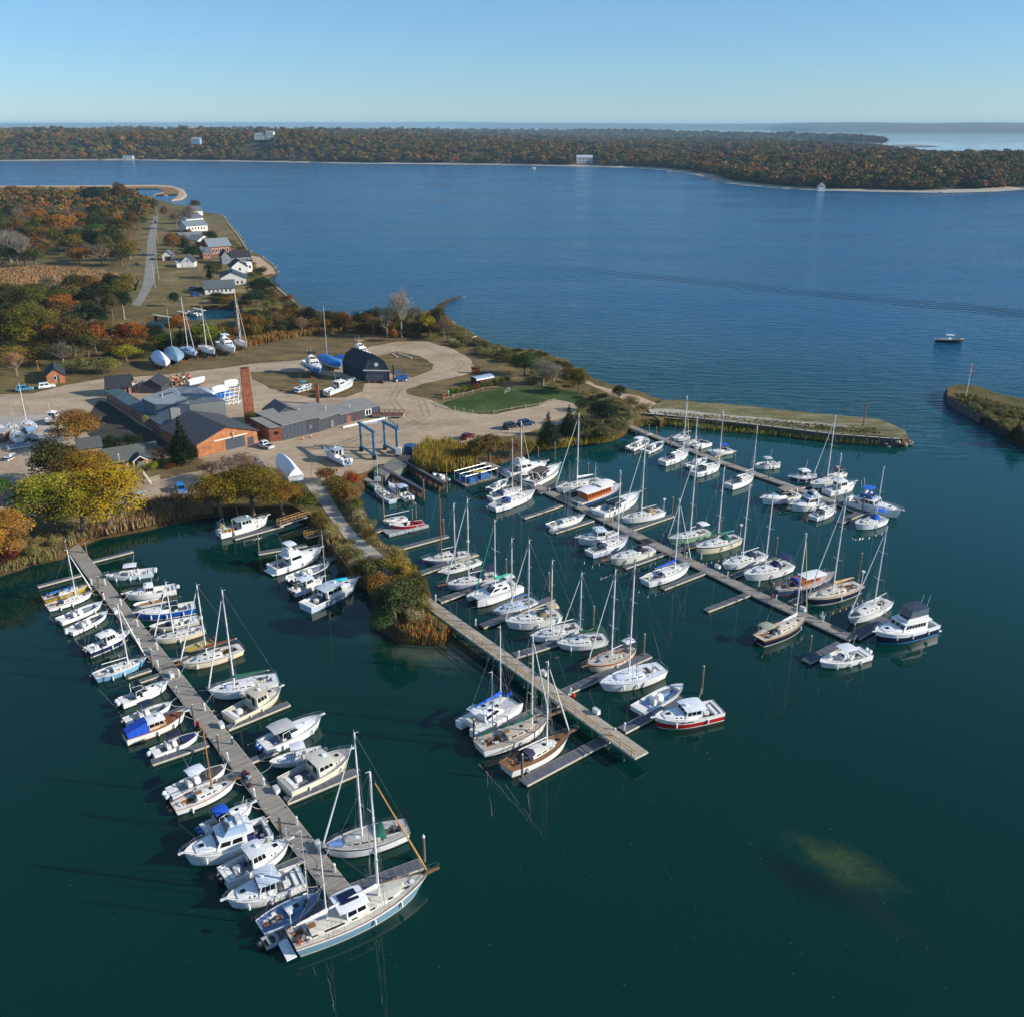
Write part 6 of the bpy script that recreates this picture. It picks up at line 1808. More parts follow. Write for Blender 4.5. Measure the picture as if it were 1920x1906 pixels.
for f in ('stbd','port'): windows(hb_,fc[f],[(.04 + .12 * k,.12 + .12 * k,.38,.8) for k in range(8)],mat=M('#5c2a12',rough=.2,name='tinted_glass'))
slab_top(hb_,'roof',WHITE,sH.x(.13),sH.x(.69),1.9,2.8,.1,.15)
slab_top(hb_,'awning',cloth('#e6e2d8'),sH.x(.45),sH.x(.74),1.7,3.2,.05,.2,[(sH.x(.5),1.4,2.7,sH.x(.48)),(sH.x(.72),1.4,1.,sH.x(.73))])
m = MB();m.tube((sH.x(.42),.2,2.8),(sH.x(.42),.2,8.2),.06,.04,6)
for k in range(8): m.box((sH.x(.42) + .25,.2,3.2 + .55 * k),(.5,.06,.05))
m.build('mast',ALU,hb_)
motor('white express sportfisher with open cockpit on the east side of the third dock',(1122,960),(1199,926),'express',boot='#c4beb0',o=dict(B=3.8,F=1.25,top=None,arch=False,sole='#8fa4b4'))
sail('white sloop with tan folded canvas beside the long finger dock',(1243,957),(1165,974),(1197,960),(1202,822.5),o=dict(B=3.2,dodger='#a88c64',boom=3.6,bc='#e2e0da',jib='#d8d8d2',spread=2,radar=1))
sail('pale green hulled sloop with white folded awning on the third dock',(1328,994),(1252,1012),(1288,996),(1293.5,843),hull='#8fb490',boot='#6f9c78',o=dict(B=3.3,bimini='#e2e2de',boom=1.2,jib='#d6d6d0',toe='green',spread=2,panel=1))
sail('cream sloop with emerald sail cover and cluttered stern on the third dock',(1385,1005),(1303,1029),(1333,1008),(1344,879),hull='#ddd4b8',boot='#c4b890',sheer='#2a2a28',o=dict(B=3.5,F=1.3,cover='#0c6a54',dodger='#0c5a48',boom=4.,jib=None,spread=2,radar=1,panel=1,bowsprit=(1294,1031)))
sail('white sloop with navy dodger, upper of two alike on the outer third dock',(1432,1037),(1354,1061),(1385,1043),(1396,911),boot='#26365c',o=dict(B=3.5,dodger='#1c2450',boom=4.,bc='#e2e0da',jib=None,spread=1))
sail('white sloop with big navy dodger and bimini, lower of two on the third dock',(1482,1055),(1394,1079),(1426.6,1061.6),(1441.6,928),o=dict(B=3.8,F=1.25,dodger='#1c2450',bimini='#1c2450',boom=1.5,bc='#e2e0da',jib=None,spread=1))
sail('old motorsailer with blue hull, varnished orange wheelhouse sides and blue tarp',(1456,1104),(1566,1074),hull='#4a5a74',boot='#7c2c24',sheer='#e2ddd2',o=dict(kind='double',B=4.1,F=1.35,toe='varn',deck='#c9c3b8',trunk=(.34,.72),hc=.9,trunkc='#a8501c',sole='#1c3a8c',dodger='#1446b4',jib=None),nm='motorsailer',extra=lambda t,s: slab_top(t,'wheelhouse_roof',WHITE,s.x(.42),s.x(.76),s.hb(.6) * .66,s.sh(.55) + 1.05,.1,.1))
sail('navy hulled sloop with tan loose sail on its boom on the outer third dock',(1611,1096),(1513,1127),(1556,1104),(1574,934),hull='#15203c',boot='#e2ded4',sheer='#d8c8a8',o=dict(B=3.6,toe='teak',cover='#c49a64',boom=4.8,deck='#d4ccba',spread=2,jib='#d8d8d2',radar=1,sole='#a88a60'))
sail('white sloop with dinghy upside down on its foredeck near the end of the third dock',(1664,1125),(1590,1162),(1621.7,1126.7),(1644.6,990),o=dict(B=3.4,boom=3.2,bc='#e4e2de',spread=2,jib='#d4d4d0',foredeck='#1a2030',sole='#2a3048'))
motor('navy hulled trawler yacht with light blue boot stripe and clear flybridge enclosure',(1746,1162),(1640,1190),'fly',hull='#141c38',boot='#4f94d4',bottom='#3f86d0',sheer='#dfe2e4',o=dict(split=.66,B=4.3,F=1.6,enclosure=1,topc='#26384c',canvas=1,nw=7,house=(.22,.66),rub='#e2e2de'))
motor('white centre console with white hardtop at the very end of the third dock',(1625,1220),(1537,1243),'cc',boot='#20262c',o=dict(B=3.2,F=.95,ob=2,top='#dfe1e2',obc='#e8e8e6',bowc='#c9cac8',sole='#d0cec8',rub='#e4e4e0'))
sail('navy hulled sloop with varnished decks and cockpit tent south of the third dock',(1422,1198),(1512,1159),(1483,1160),(1497.7,998.5),hull='#141a34',boot='#ddd8cc',sheer='#8c5a38',o=dict(B=3.4,toe='teak',deck='#cfc4b4',bimini='#9c9c88',cover='#dcdad4',boom=3.6,jib='#c9b890',spread=1,mr=.11,sole='#6f5a44',out=1))

# ------------------------------------------------ far (fourth) dock by the jetty, south side
motor('white centre console with T top nearest the shore on the fourth dock',(1181,840),(1217,824),'cc',o=dict(ob=2,top='#e2e4e6',obc='#dcdcd8',rub='#dcdcd8'))
motor('white dark cockpit runabout, second from shore on the fourth dock',(1208,846),(1244,829),'open',o=dict(ob=1,top=None,sole='#34302e',obc='#40444a'))
sail('white sloop with navy dodger and very tall mast on the fourth dock',(1241,865),(1292,844),(1274.6,845),(1275,742.6),o=dict(B=3.5,F=1.25,dodger='#23305c',boom=3.2,jib='#c9b9a4',spread=2))
motor('white oval bow boat between two sloops on the fourth dock',(1290,873),(1326,860),'open',o=dict(ob=1,top=None,sole='#9ab0c4',bowc='#cfd4d8'))
sail('white sloop with black dodger in the middle of the fourth dock',(1300,886),(1352,868),(1334,860),(1337,772),o=dict(B=3.4,F=1.2,dodger='#23242c',jib=None,boom=.6))
sail('white sloop standing alone with dinghy at its stern on the outer fourth dock',(1366,909),(1415,887),(1401,884),(1404,800),o=dict(B=3.4,F=1.2,dodger='#2f3038',jib=None,boom=3.2,bc='#e4e2de',spread=2))
sail('blue grey sloop on the south side of the crowded end of the fourth dock',(1524,968),(1567,948),(1555,941.7),(1563,851),o=dict(B=3.1,dodger='#2b3450',jib=None,boom=.6,spread=1,hull='#dfe4ea'))
motor('white express cruiser with cream arch and beige canopy on the fourth dock',(1496,924),(1428,937),'express',boot='#2a3a5c',o=dict(B=3.4,F=1.25,top='#8f8378',arch=True,deck='#e4dfd2'))
motor('white and blue flybridge cruiser with canopy, bow pointing left, on the fourth dock',(1540,938),(1483,949),'fly',boot='#2c4a80',o=dict(B=3.6,F=1.25,topc=None,flyc='#d4d8dc',house=(.24,.62),nw=5))
# north side
sail('small white sloop, first on the north side of the fourth dock',(1290,817),(1261,823),(1281,817),(1283,806),o=dict(B=2.6,F=.8,jib=None,boom=2.5,bc='#dcdcd8'))
sail('white sloop with thin mast, second on the north side of the fourth dock',(1314,823),(1281,832),(1310,819),(1315,774),o=dict(B=2.8,jib=None,boom=.5))
motor('white cabin boat with high bow, third on the north side of the fourth dock',(1330,829),(1300,838),'cuddy',o=dict(ob=0,top=None))
motor('small white motorboat with bright blue bimini beside a short finger dock',(1370,842),(1331,848),'cuddy',o=dict(ob=0,top='#0f4fc8',canvas=1,B=2.6))
motor('white centre console with grey T top alone on the north side of the fourth dock',(1458,868),(1415,873),'cc',o=dict(ob=1,top='#bfc5ca',B=2.8,F=1.0))
motor('navy sided hardtop boat on the north side of the fourth dock',(1526,891),(1481,896),'pilot',hull='#16244a',boot='#e0e0dc',sheer='#e0e2e4',o=dict(ob=1,B=2.9,house=(.40,.62)))
sail('white sloop with tall mast on the north side of the outer fourth dock',(1574,896),(1519,909),(1545,898),(1556.7,781.7),o=dict(B=3.4,boom=3.4,jib='#d2d4d4',spread=1))
motor('fishing boat with dark brown canopy frames behind the tall masted sloop',(1580,884),(1556,893),'pilot',o=dict(B=2.8,top='#3a2a28',housec='#c9c4bc'))
motor('white pilothouse cabin boat facing right at the outer fourth dock',(1550,918),(1604,906),'pilot',boot='#c4c0b4',o=dict(B=3.2,F=1.2,top='#e4e4e0',house=(.34,.60),ob=0))
motor('large white express yacht with blue bridge cover at the end of the fourth dock',(1590,933),(1690,961),'fly',boot='#8ba4bc',o=dict(B=4.4,F=1.4,topc='#1a62c4',canvas=1,house=(.28,.60),nw=3,flyc='#2b4f8c'))
sail('white sloop with bright blue bimini and dodger at the end of the fourth dock',(1658,969),(1603,984),(1625,958),(1638,875),o=dict(B=3.4,F=1.2,bimini='#1766d0',dodger='#1766d0',jib=None,boom=.6,spread=1,sole='#8c5a40'))
motor('dark hulled centre console drifting alone on the open bay',(1756,636),(1808,637),'cc',hull='#10141c',boot='#10141c',sheer='#b9ac9c',o=dict(split=.9,rub='#8c8478',deck='#d9d6cc',nofend=1,ob=2,top='#e2e2de',obc='#dcdcd8',F=1.2,B=2.7),group='boats out on the bay')
for (x,y,lb) in [(1000,315,'small white boat on a mooring off the far mansion')]:
 motor(lb,(x - 4,y),(x + 4,y),'pilot',o=dict(B=4.,F=1.4),group='boats out on the bay')

# ================================================================== DOCKS
def dock(name,label,a,b,width,z=.5,plank=PLANK,group=None,sec=6.0,piles=False,cat='dock',frame=FRAME,round_end=False,rail=None,pl=.16):
 """planked dock from a to b (world points), built in sections that butt end to end"""
 a,b = Vector((a.x,a.y,0)),Vector((b.x,b.y,0));d = b - a;L = d.length;rz = math.atan2(d.y,d.x)
 t = thing(name,label,cat,(a.x,a.y,0),rz,group)
 n = max(1,round(L / sec));sl = L / n;g = random.Random(int(L * 100))
 for i in range(n):
  x0 = i * sl + .03;x1 = (i + 1) * sl - .03
  f = MB()
  if piles:
   for yy in (-width * .32,width * .32): f.box(((x0 + x1) / 2,yy,z - .2),(x1 - x0,.12,.28))
  else:
   f.box(((x0 + x1) / 2,0,z - .28),(x1 - x0 - .1,width - .16,.4))
  for yy in (-width / 2 + .04,width / 2 - .04): f.box(((x0 + x1) / 2,yy,z - .11),(x1 - x0,.1,.2),mat=1)
  if i == n - 1: f.box((x1 + .01,0,z - .11),(.07,width,.2),mat=1)
  s = f.build('dock_section',[M('#4c4840',rough=.95,var=.3,name='float_timber'),frame],t)
  p = MB();k = int((x1 - x0) / pl);dz = g.uniform(-.012,.012)
  for j in range(k):
   p.box((x0 + (j + .5) * (x1 - x0) / k,g.uniform(-.01,.01),z + dz + g.uniform(-.004,.004)),((x1 - x0) / k * .93,width - .14,.045))
  q = p.build('planks',plank,s);q['kind'] = 'stuff'
 return t,a,d.normalized(),L,rz
def cleats(t,L,w,z):
 m = MB()
 for k in range(int(L / 3)):
  for sg in (1,-1): m.box((1.5 + 3 * k,sg * (w / 2 - .2),z + .07),(.25,.06,.08))
 m.build('cleat',STEEL,t)

# left dock
A0,A1 = P(133,1020,.5),P(642,1676,.5)
tA,a,d,LA,rzA = dock('main_dock','long grey planked floating dock on the left lined with boats on both sides',A0,A1,2.5);cleats(tA,LA,2.5,.5)
t_,*_ = dock('gangway','short weathered ramp with handrails from the shore to the left dock',P(116,996,1.6),A0,1.8,z=.9,piles=True)
for sg in (1,-1):
 m = MB();Lg = (P(116,996,1.6) - A0).length
 for k in range(5): m.box((Lg * k / 4,sg * .85,1.4),(.09,.09,1.1))
 m.box((Lg / 2,sg * .85,1.95),(Lg,.08,.06));m.build('handrail',FRAME,t_)
# middle pier: fixed, on piles, with a rail on its south side
B0,B1 = P(786,1117,1.7),P(1203,1415,1.7)
B0g = B0
tB,a,dB,LB,rzB = dock('fixed_pier','long pale fixed pier with handrail running from the causeway spit',B0,B1,2.3,z=1.7,piles=True,plank=M('#a49a8c',rough=.9,var=.22,scale=1.5,name='bleached_planks',detail=6))
hr = MB();k = int(LB / 2.2)
YEL = M('#a88a4c',rough=.8,var=.2,name='yellowed_rail')
for i in range(k + 1): hr.box((LB * i / k * .985 + .2,-1.12,2.2),(.1,.1,1.1))
hr.box((LB / 2,-1.12,2.76),(LB,.12,.06));hr.box((LB / 2,-1.12,2.3),(LB,.05,.08));hr.build('handrail',YEL,tB)
for i in range(int(LB / 3) + 1):
 for sg in (1,-1):
  m = MB();m.tube((min(LB - .2,3 * i + .2),sg * .95,-1.5),(min(LB - .2,3 * i + .2),sg * .95,1.55),.15,n=7);m.build('pile',PILE,tB)
# third dock
C0,C1 = P(895,860,.5),P(1600,1196,.5)
Cpts = [(898,862),(1077,944),(1225,1018),(1405,1106),(1600,1196)]
cl = []
for i in range(len(Cpts) - 1):
 tC,a,d,L,rz = dock('main_dock','third dock, ' + ['landward stretch beside the work float and yachts','stretch between the orange houseboat and the cream sloop','stretch beside the green covered cream sloop','outermost stretch ending at the navy trawler'][i],P(*Cpts[i],.5),P(*Cpts[i + 1],.5),2.2,group='stretches of the third dock')
 cleats(tC,L,2.2,.5)
# fourth dock
Dpts = [(1155,789),(1219,814),(1356,867),(1463,904),(1573,944)]
for i in range(4):
 tD,a,d,L,rz = dock('walkway' if i == 0 else 'main_dock','fourth dock, ' + ['raised walkway from the jetty root','landward stretch near the bulkhead','middle stretch with the lone console boat','outer stretch among the crowded boats'][i],P(*Dpts[i],.5 if i else 1.0),P(*Dpts[i + 1],.5 if i else 1.0),1.9,z=1.0 if i == 0 else .5,piles=(i == 0),group='stretches of the fourth dock')
FING = [
 ((1000,0),0,0),
]
fingers = [  # start px, end px, width, label
 ((170,1052),(249,1032),.9,'empty finger dock on the shoreward inner side of the left dock'),
 ((152,1076),(70,1098),.9,'empty finger dock on the shoreward outer side of the left dock'),
 ((283,1253),(238,1268),.8,'short finger dock by the pale blue sloop'),
 ((300,1263),(262,1276),.8,'short finger dock by the white walkaround boat'),
 ((352,1322),(300,1342),.8,'finger dock by the varnished launch'),
 ((390,1392),(284,1428),1.2,'finger dock beside the navy covered bowrider'),
 ((441,1448),(330,1500),1.0,'finger dock between the white outboard boat and the varnished mast sloop'),
 ((425,1364),(541,1317),1.2,'long finger dock beside the cream flush deck cruiser'),
 ((535,1500),(668,1445),1.4,'long finger dock beside the large cream express yacht'),
 ((470,1425),(520,1405),1.0,'blue shaded finger dock beside the white express boat'),
 ((500,1532),(462,1550),1.0,'short finger dock by the blue bimini boat'),
 ((566,1608),(505,1634),1.0,'finger dock between the two hardtop boats'),
 ((652,1668),(790,1617),1.6,'wide finger dock beyond the bow of the big light blue ketch'),
 ((610,1690),(520,1755),1.3,'finger dock between the daysailer and the big ketch'),
 ((520,1010),(425,1010),0,''),
 ((388,1290),(440,1272),.9,'narrow finger dock by the green covered sloop'),
 ((320,1236),(350,1226),.9,'short finger dock by the cream cutter'),
 # fixed pier, south
 ((1139,1382),(981,1465),1.7,'outer finger dock south of the fixed pier'),
 ((1056,1312),(940,1358),1.5,'finger dock between catamaran and green covered ketch'),
 # fixed pier, north
 ((1165,1368),(1282,1308),1.6,'finger dock beside the red hulled lobster yacht'),
 ((1058,1296),(1216,1226),1.6,'finger dock between the brown cutter and large white sloop'),
 ((964,1228),(1120,1180),1.5,'finger dock below the dark green covered sloop'),
 ((902,1173),(1036,1120),1.5,'finger dock behind the big tan canopy sloop'),
 ((822,1126),(930,1087),1.5,'finger dock between navy dodger sloop and green covered catamaran'),
 ((768,1080),(893,1037),1.5,'finger dock beside the slim white daysailer'),
 ((735,1031),(839,1003),1.3,'empty finger dock in the middle of the lift basin'),
 ((684,1000),(742,984),1.3,'finger dock left of the red speedboat'),
 # third dock
 ((1053,946),(981,970),1.0,'empty finger dock west of the third dock'),
 ((1112,974),(1040,997),1.0,'finger dock beside the thin dark masted sloop'),
 ((1176,1001),(1120,1021),.9,'finger dock between hardtop cruiser and blue shaded sloop'),
 ((1245,1037),(1171,1063),1.0,'finger dock below the cream black canopy sloop'),
 ((1321,1072),(1243,1102),1.0,'finger dock below the blue covered sloop'),
 ((1404,1112),(1324,1143),1.2,'empty finger dock south of the third dock'),
 ((1183,992),(1262,965),1.2,'long finger dock beside the tan canvas sloop'),
 ((1266,1033),(1352,1000),1.2,'finger dock between pale green and cream sloops'),
 ((1372,1080),(1458,1045),1.2,'finger dock between the two alike navy dodger sloops'),
 ((1482,1130),(1580,1090),1.5,'finger dock between motorsailer and navy sloop'),
 ((1600,1192),(1662,1158),2.2,'wide finger dock beside the bow of the navy trawler'),
 ((1578,1205),(1512,1238),1.6,'finger dock beside the white console boat at the end of the third dock'),
 ((1010,924),(1060,902),1.2,'finger dock beside the black striped express yacht'),
 ((1010,918),(985,912),0,''),
 # fourth dock
 ((1338,855),(1378,844),1.0,'finger dock beside the blue bimini motorboat'),
 ((1245,823),(1274,813),.9,'finger dock beside the small white sloop on the fourth dock'),
 ((1573,940),(1625,962),3.0,'wide end float of the fourth dock beside the express yacht'),
 ((1610,962),(1573,978),1.5,'short finger float beside the blue bimini sloop'),
 ((1498,914),(1535,904),1.0,'finger dock beside the navy sided hardtop boat'),
 # basin
 ((529,983),(438,1008),1.6,'floating dock alongside the workboat with net drum'),
 ((575,1020),(484,1036),1.3,'floating dock above the flybridge sportfisher'),
 ((640,1040),(600,1053),1.3,'short floating dock above the rigged motor cruiser'),
]
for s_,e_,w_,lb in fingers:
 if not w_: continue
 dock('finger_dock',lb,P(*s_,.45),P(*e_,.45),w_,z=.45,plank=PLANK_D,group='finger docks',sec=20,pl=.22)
# gangways with wooden rails down from the causeway
for (s_,e_,lb) in [((578,962),(523,985),'wooden gangway with rails leading to the workboat dock'),((620,990),(573,1008),'wooden gangway with rails leading to the sportfisher dock')]:
 a = P(*s_,1.5);b = P(*e_,.9)
 t_,a2,d2,L2,rz2 = dock('gangway',lb,Vector((a.x,a.y,0)),Vector((b.x,b.y,0)),1.3,z=1.1,plank=PLANK_D,piles=True)
 GR = M('#a8834c',rough=.8,var=.2,name='new_timber')
 for sg in (1,-1):
  m = MB()
  for k in range(5): m.box((L2 * k / 4,sg * .6,1.6),(.1,.1,1.1))
  m.box((L2 / 2,sg * .6,2.12),(L2,.1,.07));m.box((L2 / 2,sg * .6,1.7),(L2,.06,.08));m.build('handrail',GR,t_)
# walkway below the lift
t_,*_ = dock('walkway','narrow grey walkway between the two boats below the travel lift',P(686,897,1.0),P(744,934,1.0),1.3,z=1.0,piles=True)
for k in range(3):
 m = MB();m.tube((1.5 + 3 * k,0,-1),(1.5 + 3 * k,0,.8),.12,n=6);m.build('pile',PILE,t_)

# travel lift finger piers with closely set piles
DKW = M('#3a3431',rough=.9,var=.35,scale=1.2,name='creosoted_timber')
for (s_,e_,lb) in [((712,874),(795,920),'near lift pier of dark timber on closely set piles'),((745,858),(834,907),'far lift pier of dark timber on closely set piles')]:
 a,b = P(*s_,1.7),P(*e_,1.7);d = b - a;L = d.length;rz = math.atan2(d.y,d.x)
 t = thing('lift_pier',lb,'pier',(a.x,a.y,0),rz)
 m = MB();m.box((L / 2,.35,1.6),(L,.35,.35));m.box((L / 2,-.35,1.6),(L,.35,.35));m.build('runway_beam',DKW,t)
 m = MB();m.box((L / 2,0,1.8),(L,.5,.08));m.build('deck',PLANK_D,t)
 for i in range(int(L / .55)):
  for sg in (1,-1):
   if i % 4 == 0 or sg == -1:
    m = MB();m.tube((.3 + .55 * i,sg * .45,-1.2),(.3 + .55 * i,sg * .45,1.42),.16,n=6)
    m.build('pile',M('#6b4a38',rough=.95,var=.5,scale=1,name='reddish_pile') if i % 3 else PILE,t)
# concrete ramp face between them
q = [P(712,873,1.6),P(766,871,1.6),P(752,888,.1),P(726,896,.1)]
apr = MB();e = [P(700,884,1.75),P(742,858,1.75),P(770,868,1.75),P(722,893,1.75)]
apr.rings([[(p.x,p.y,-1) for p in e],[(p.x,p.y,p.z) for p in e]]);tag(apr.build('concrete_apron',M('#6f7268',rough=.9,var=.25,scale=.6,bump=.02,name='concrete'),fix=True),kind='structure')

# ---- pilings
def piling(px,py,h,label,r=.17,cap=None,lean=0.,grp='pilings'):
 p = P(px,py,0);t = thing('piling',label,'piling',(p.x,p.y,0),0,grp)
 m = MB();m.tube((0,0,-2),(lean,0,h),r,r * .9,8);m.build('shaft',PILE,t)
 m = MB();m.tube((lean,0,h),(lean,0,h + (.35 if cap else .12)),r * 1.15 if cap else r * .92,r * .2,8);m.build('cap',M(cap or '#bcb8b0',rough=.8,name='cap_' + (cap or 'grey')),t)
 return t
piling(796,1614,3.4,'piling with pale cone cap and red band at the bow of the big ketch',cap='#cfd4dc')
pb = COL.objects[-1]
for (x,y,h,lb) in [(527,1570,3.0,'thick pale piling beside the sportfisher stern'),(187,1105,2.6,'piling rising through the left dock near its shore end'),(163,1040,2.4,'piling on the outer edge at the top of the left dock'),(126,1040,2.8,'piling at the foot of the ramp to the left dock'),
  (287,1253,3.4,'piling by the bow of the pale blue sloop'),(366,1362,3.6,'piling by the red extinguisher post on the left dock'),(413,1418,3.4,'piling beside the varnished mast sloop'),(889,1385,3.2,'piling at the stern of the green covered ketch'),(979,1463,4.0,'piling at the end of the outer finger dock'),
  (1206,1233,4.2,'tall piling behind the large white sloop'),(1112,1177,4.0,'tall piling at the dark green covered sloop'),(1315,1300,4.6,'tall piling behind the red hulled lobster yacht'),(1029,1108,3.6,'piling behind the big tan canopy sloop'),(949,1076,3.0,'piling behind the emerald covered catamaran'),
  (832,1003,3.4,'piling at the end of the empty lift basin finger'),(780,972,3.4,'piling behind the red speedboat'),(773,973,2.2,'shorter post behind the red speedboat'),(745,937,3.6,'piling between the two boats below the lift'),(795,936,4.4,'tall piling at the end of the near lift pier'),(838,924,4.4,'tall piling at the end of the far lift pier'),
  (438,1006,3.6,'piling at the stern of the net drum workboat'),(486,1035,3.8,'piling at the end of the dock above the sportfisher'),(521,1074,3.6,'piling at the stern of the flybridge sportfisher'),(557,1112,3.0,'piling among the boats west of the causeway'),
  (1009,857,2.4,'leftmost of two thin white pilings behind the flybridge cruiser'),(1040,862,4.2,'taller of two thin white pilings behind the flybridge cruiser'),(1102,895,3.4,'piling behind the houseboat'),(1260,962,3.6,'piling at the end of the long finger dock'),
  (1282,1046,3.2,'piling left of the cream emerald covered sloop'),(1350,1000,3.0,'piling behind the cream emerald covered sloop'),(1454,1038,3.4,'piling behind the two navy dodger sloops'),(1446,1128,3.6,'dark piling south of the third dock by the motorsailer'),(1476,1112,3.,'piling on the north side by the motorsailer'),
  (1516,1232,3.8,'piling with red base at the console boat finger'),(1608,1090,5.6,'very tall thin piling beside the tan sailed sloop'),(1599,1194,2.4,'piling at the corner of the third dock end'),(1216,815,2.6,'dark piling on the fourth dock near the T top boat'),(1230,818,2.4,'pale piling on the fourth dock near the T top boat'),
  (1257,838,3.,'piling on the fourth dock by the tall masted sloop'),(1313,852,2.6,'dark piling in the middle of the fourth dock'),(1376,876,3.2,'pair of dark pilings outermost on the middle fourth dock'),(1441,900,3.2,'dark piling outside the fourth dock near the cream arch cruiser'),(1616,962,3.6,'piling on the wide end float of the fourth dock'),(1579,978,3.4,'piling at the short float by the blue bimini sloop')]:
 piling(x,y,h,lb)
# power pedestals: small white posts along the docks
def pedestal(px,py,z,label,col='#dedcd4'):
 p = P(px,py,z);t = thing('power_pedestal',label,'pedestal',(p.x,p.y,z),0,'power pedestals')
 m = MB();m.box((0,0,.5),(.26,.22,1.0),taper=.8);m.build('post',gel(col),t)
 m = MB();m.tube((0,0,1.0),(0,0,1.18),.15,.1,8);m.build('lamp_cap',WHITE,t)
 return t
peds = [(172,1096),(197,1096),(195,1123),(227,1134),(258,1173),(261,1208),(295,1217),(296,1250),(336,1267),(332,1298),(384,1331),(436,1394),(427,1424),(495,1472),(477,1492),(557,1545),(537,1565),(628,1634)]
for i,(x,y) in enumerate(peds):
 pedestal(x,y,.52,'','#3c6a58' if i == 11 else '#dedcd4')['label'] = 'white power post ' + ['closest to shore on the outer edge of the left dock','closest to shore on the inner edge of the left dock','beside the two white open boats','by the bow of the cream cabin boat','by the bow of the bright blue cruiser','by the bow of the navy pilothouse boat','by the bow of the small cream sloop','by the bow of the pale blue sloop','by the bow of the cream cutter','by the bow of the white walkaround boat','by the stern of the cream flush deck cruiser','with green casing by the empty berth','by the bow of the varnished mast sloop','by the stern of the large cream express yacht','by the bow of the white hardtop outboard boat','by the bow of the black striped cutter','by the stern of the white sportfisher','nearest the big light blue ketch'][i]
for x,y,lb in [(817,1126,'at the first finger of the fixed pier'),(892,1172,'at the second finger of the fixed pier'),(973,1232,'at the third finger of the fixed pier'),(1070,1302,'at the fourth finger of the fixed pier'),(1171,1368,'at the last finger of the fixed pier'),(1153,1378,'at the outer southern finger of the fixed pier')]:
 pedestal(x,y,1.75,'white power post ' + lb)
for x,y,lb in [(1030,925,'by the first sloop of the third dock'),(1058,931,'by the houseboat bow'),(1085,950,'by the express sportfisher stern'),(1138,966,'by the middle of the third dock'),(1148,978,'by the pink buoy on the third dock'),(1287,1045,'by the blue covered sloop bow'),(1315,1047,'by the cream sloop bow'),(1364,1082,'by the upper navy dodger sloop'),(1423,1098,'by the lower navy dodger sloop'),(1455,1126,'by the motorsailer stern'),(1541,1158,'by the navy tan sailed sloop bow'),(1543,1166,'opposite the lone navy sloop')]:
 pedestal(x,y,.52,'small white power post ' + lb)
# red extinguisher boxes
for x,y,lb in [(192,1115,'near the shore end of the left dock'),(372,1360,'half way along the left dock'),(1027,922,'on the inner third dock'),(1146,980,'in the middle of the third dock'),(1450,1120,'on the outer third dock')]:
 p = P(x,y,.5);m = MB();m.box((0,0,.45),(.28,.22,.5));m.tube((0,0,0),(0,0,.3),.05,n=5)
 tag(m.build('extinguisher_box',gel('#a81c24'),loc=p),'red fire extinguisher box ' + lb,'extinguisher')
for x,y,z,lb in [(1075,1303,1.2,'red round buoy hanging at the fourth finger of the fixed pier')]:
 p = P(x,y,z);m = MB();m.rings([[(r_ * math.cos(k * .785),r_ * math.sin(k * .785),zz) for k in range(8)] for zz,r_ in ((-.4,.1),(-.2,.33),(0,.4),(.2,.33),(.4,.1))])
 tag(m.build('buoy',gel('#b01c20'),loc=p),lb,'buoy')
# drive-on float of the speedboat
t = thing('drive_on_float','grey modular float under and beside the red speedboat','float');a,b = P(728,1003,.4),P(803,985,.4);d = b - a;t.location = (a.x,a.y,0);t.rotation_euler = (0,0,math.atan2(d.y,d.x))
for i in range(5):
 m = MB();l = d.length / 5;m.tube((l * i + .05,0,.32),(l * (i + 1) - .05,0,.32),.42,n=9);m.build('float_module',M('#8f9496',rough=.7,var=.1,name='grey_float'),t)
 m = MB();m.box((l * (i + .5),1.7,.25),(l * .94,2.1,.35));m.build('float_module',M('#8f9496',rough=.7,var=.1,name='grey_float'),t)
# mast crane pole next to the walkway
p = P(703,905,1);t = thing('mast_crane','green and grey mast crane posts beside the lift slip','crane',(p.x,p.y,0))
for dx,h in ((0,6.0),(.6,7.5),(1.1,5.0)):
 m = MB();m.tube((dx,0,0),(dx + .15,0,h),.12,.08,7);m.build('post',M('#4c7c70',rough=.6,var=.2,name='faded_green_paint') if dx != .6 else ALU,t)
m = MB();m.box((.6,0,1.9),(1.3,.7,.9));m.build('tank',gel('#c4ccd0'),t)
# work float with pipe frame and blue tarps
e = [P(859,905,.4),P(885,911,.4),P(937,896,.4),P(908,886,.4)]
t = thing('work_float','work float with pipe frame, blue tarps and stacked gear','float');a,b = P(862,906,.4),P(922,890,.4);d = b - a;t.location = (a.x,a.y,0);t.rotation_euler = (0,0,math.atan2(d.y,d.x));L = d.length
m = MB()
for k in range(int(L / .3)): m.box((.15 + .3 * k,0,.45),(.27,4.6,.08))
q = m.build('planks',PLANK,t);q['kind'] = 'stuff'
m = MB();m.box((L / 2,0,.2),(L,4.4,.4));m.build('float',M('#4c4840',rough=.95,name='float_timber'),t)
m = MB()
for x in (.1,L / 2,L - .1):
 for y in (-2.2,0,2.2): m.tube((x,y,.4),(x,y,2.6),.05,n=5)
for y in (-2.2,0,2.2): m.tube((.1,y,2.6),(L - .1,y,2.6),.05,n=5)
for x in (.1,L / 2,L - .1): m.tube((x,-2.2,2.6),(x,2.2,2.6),.05,n=5)
m.build('pipe_frame',ALU,t)
BT = cloth('#24588c');g = random.Random(4)
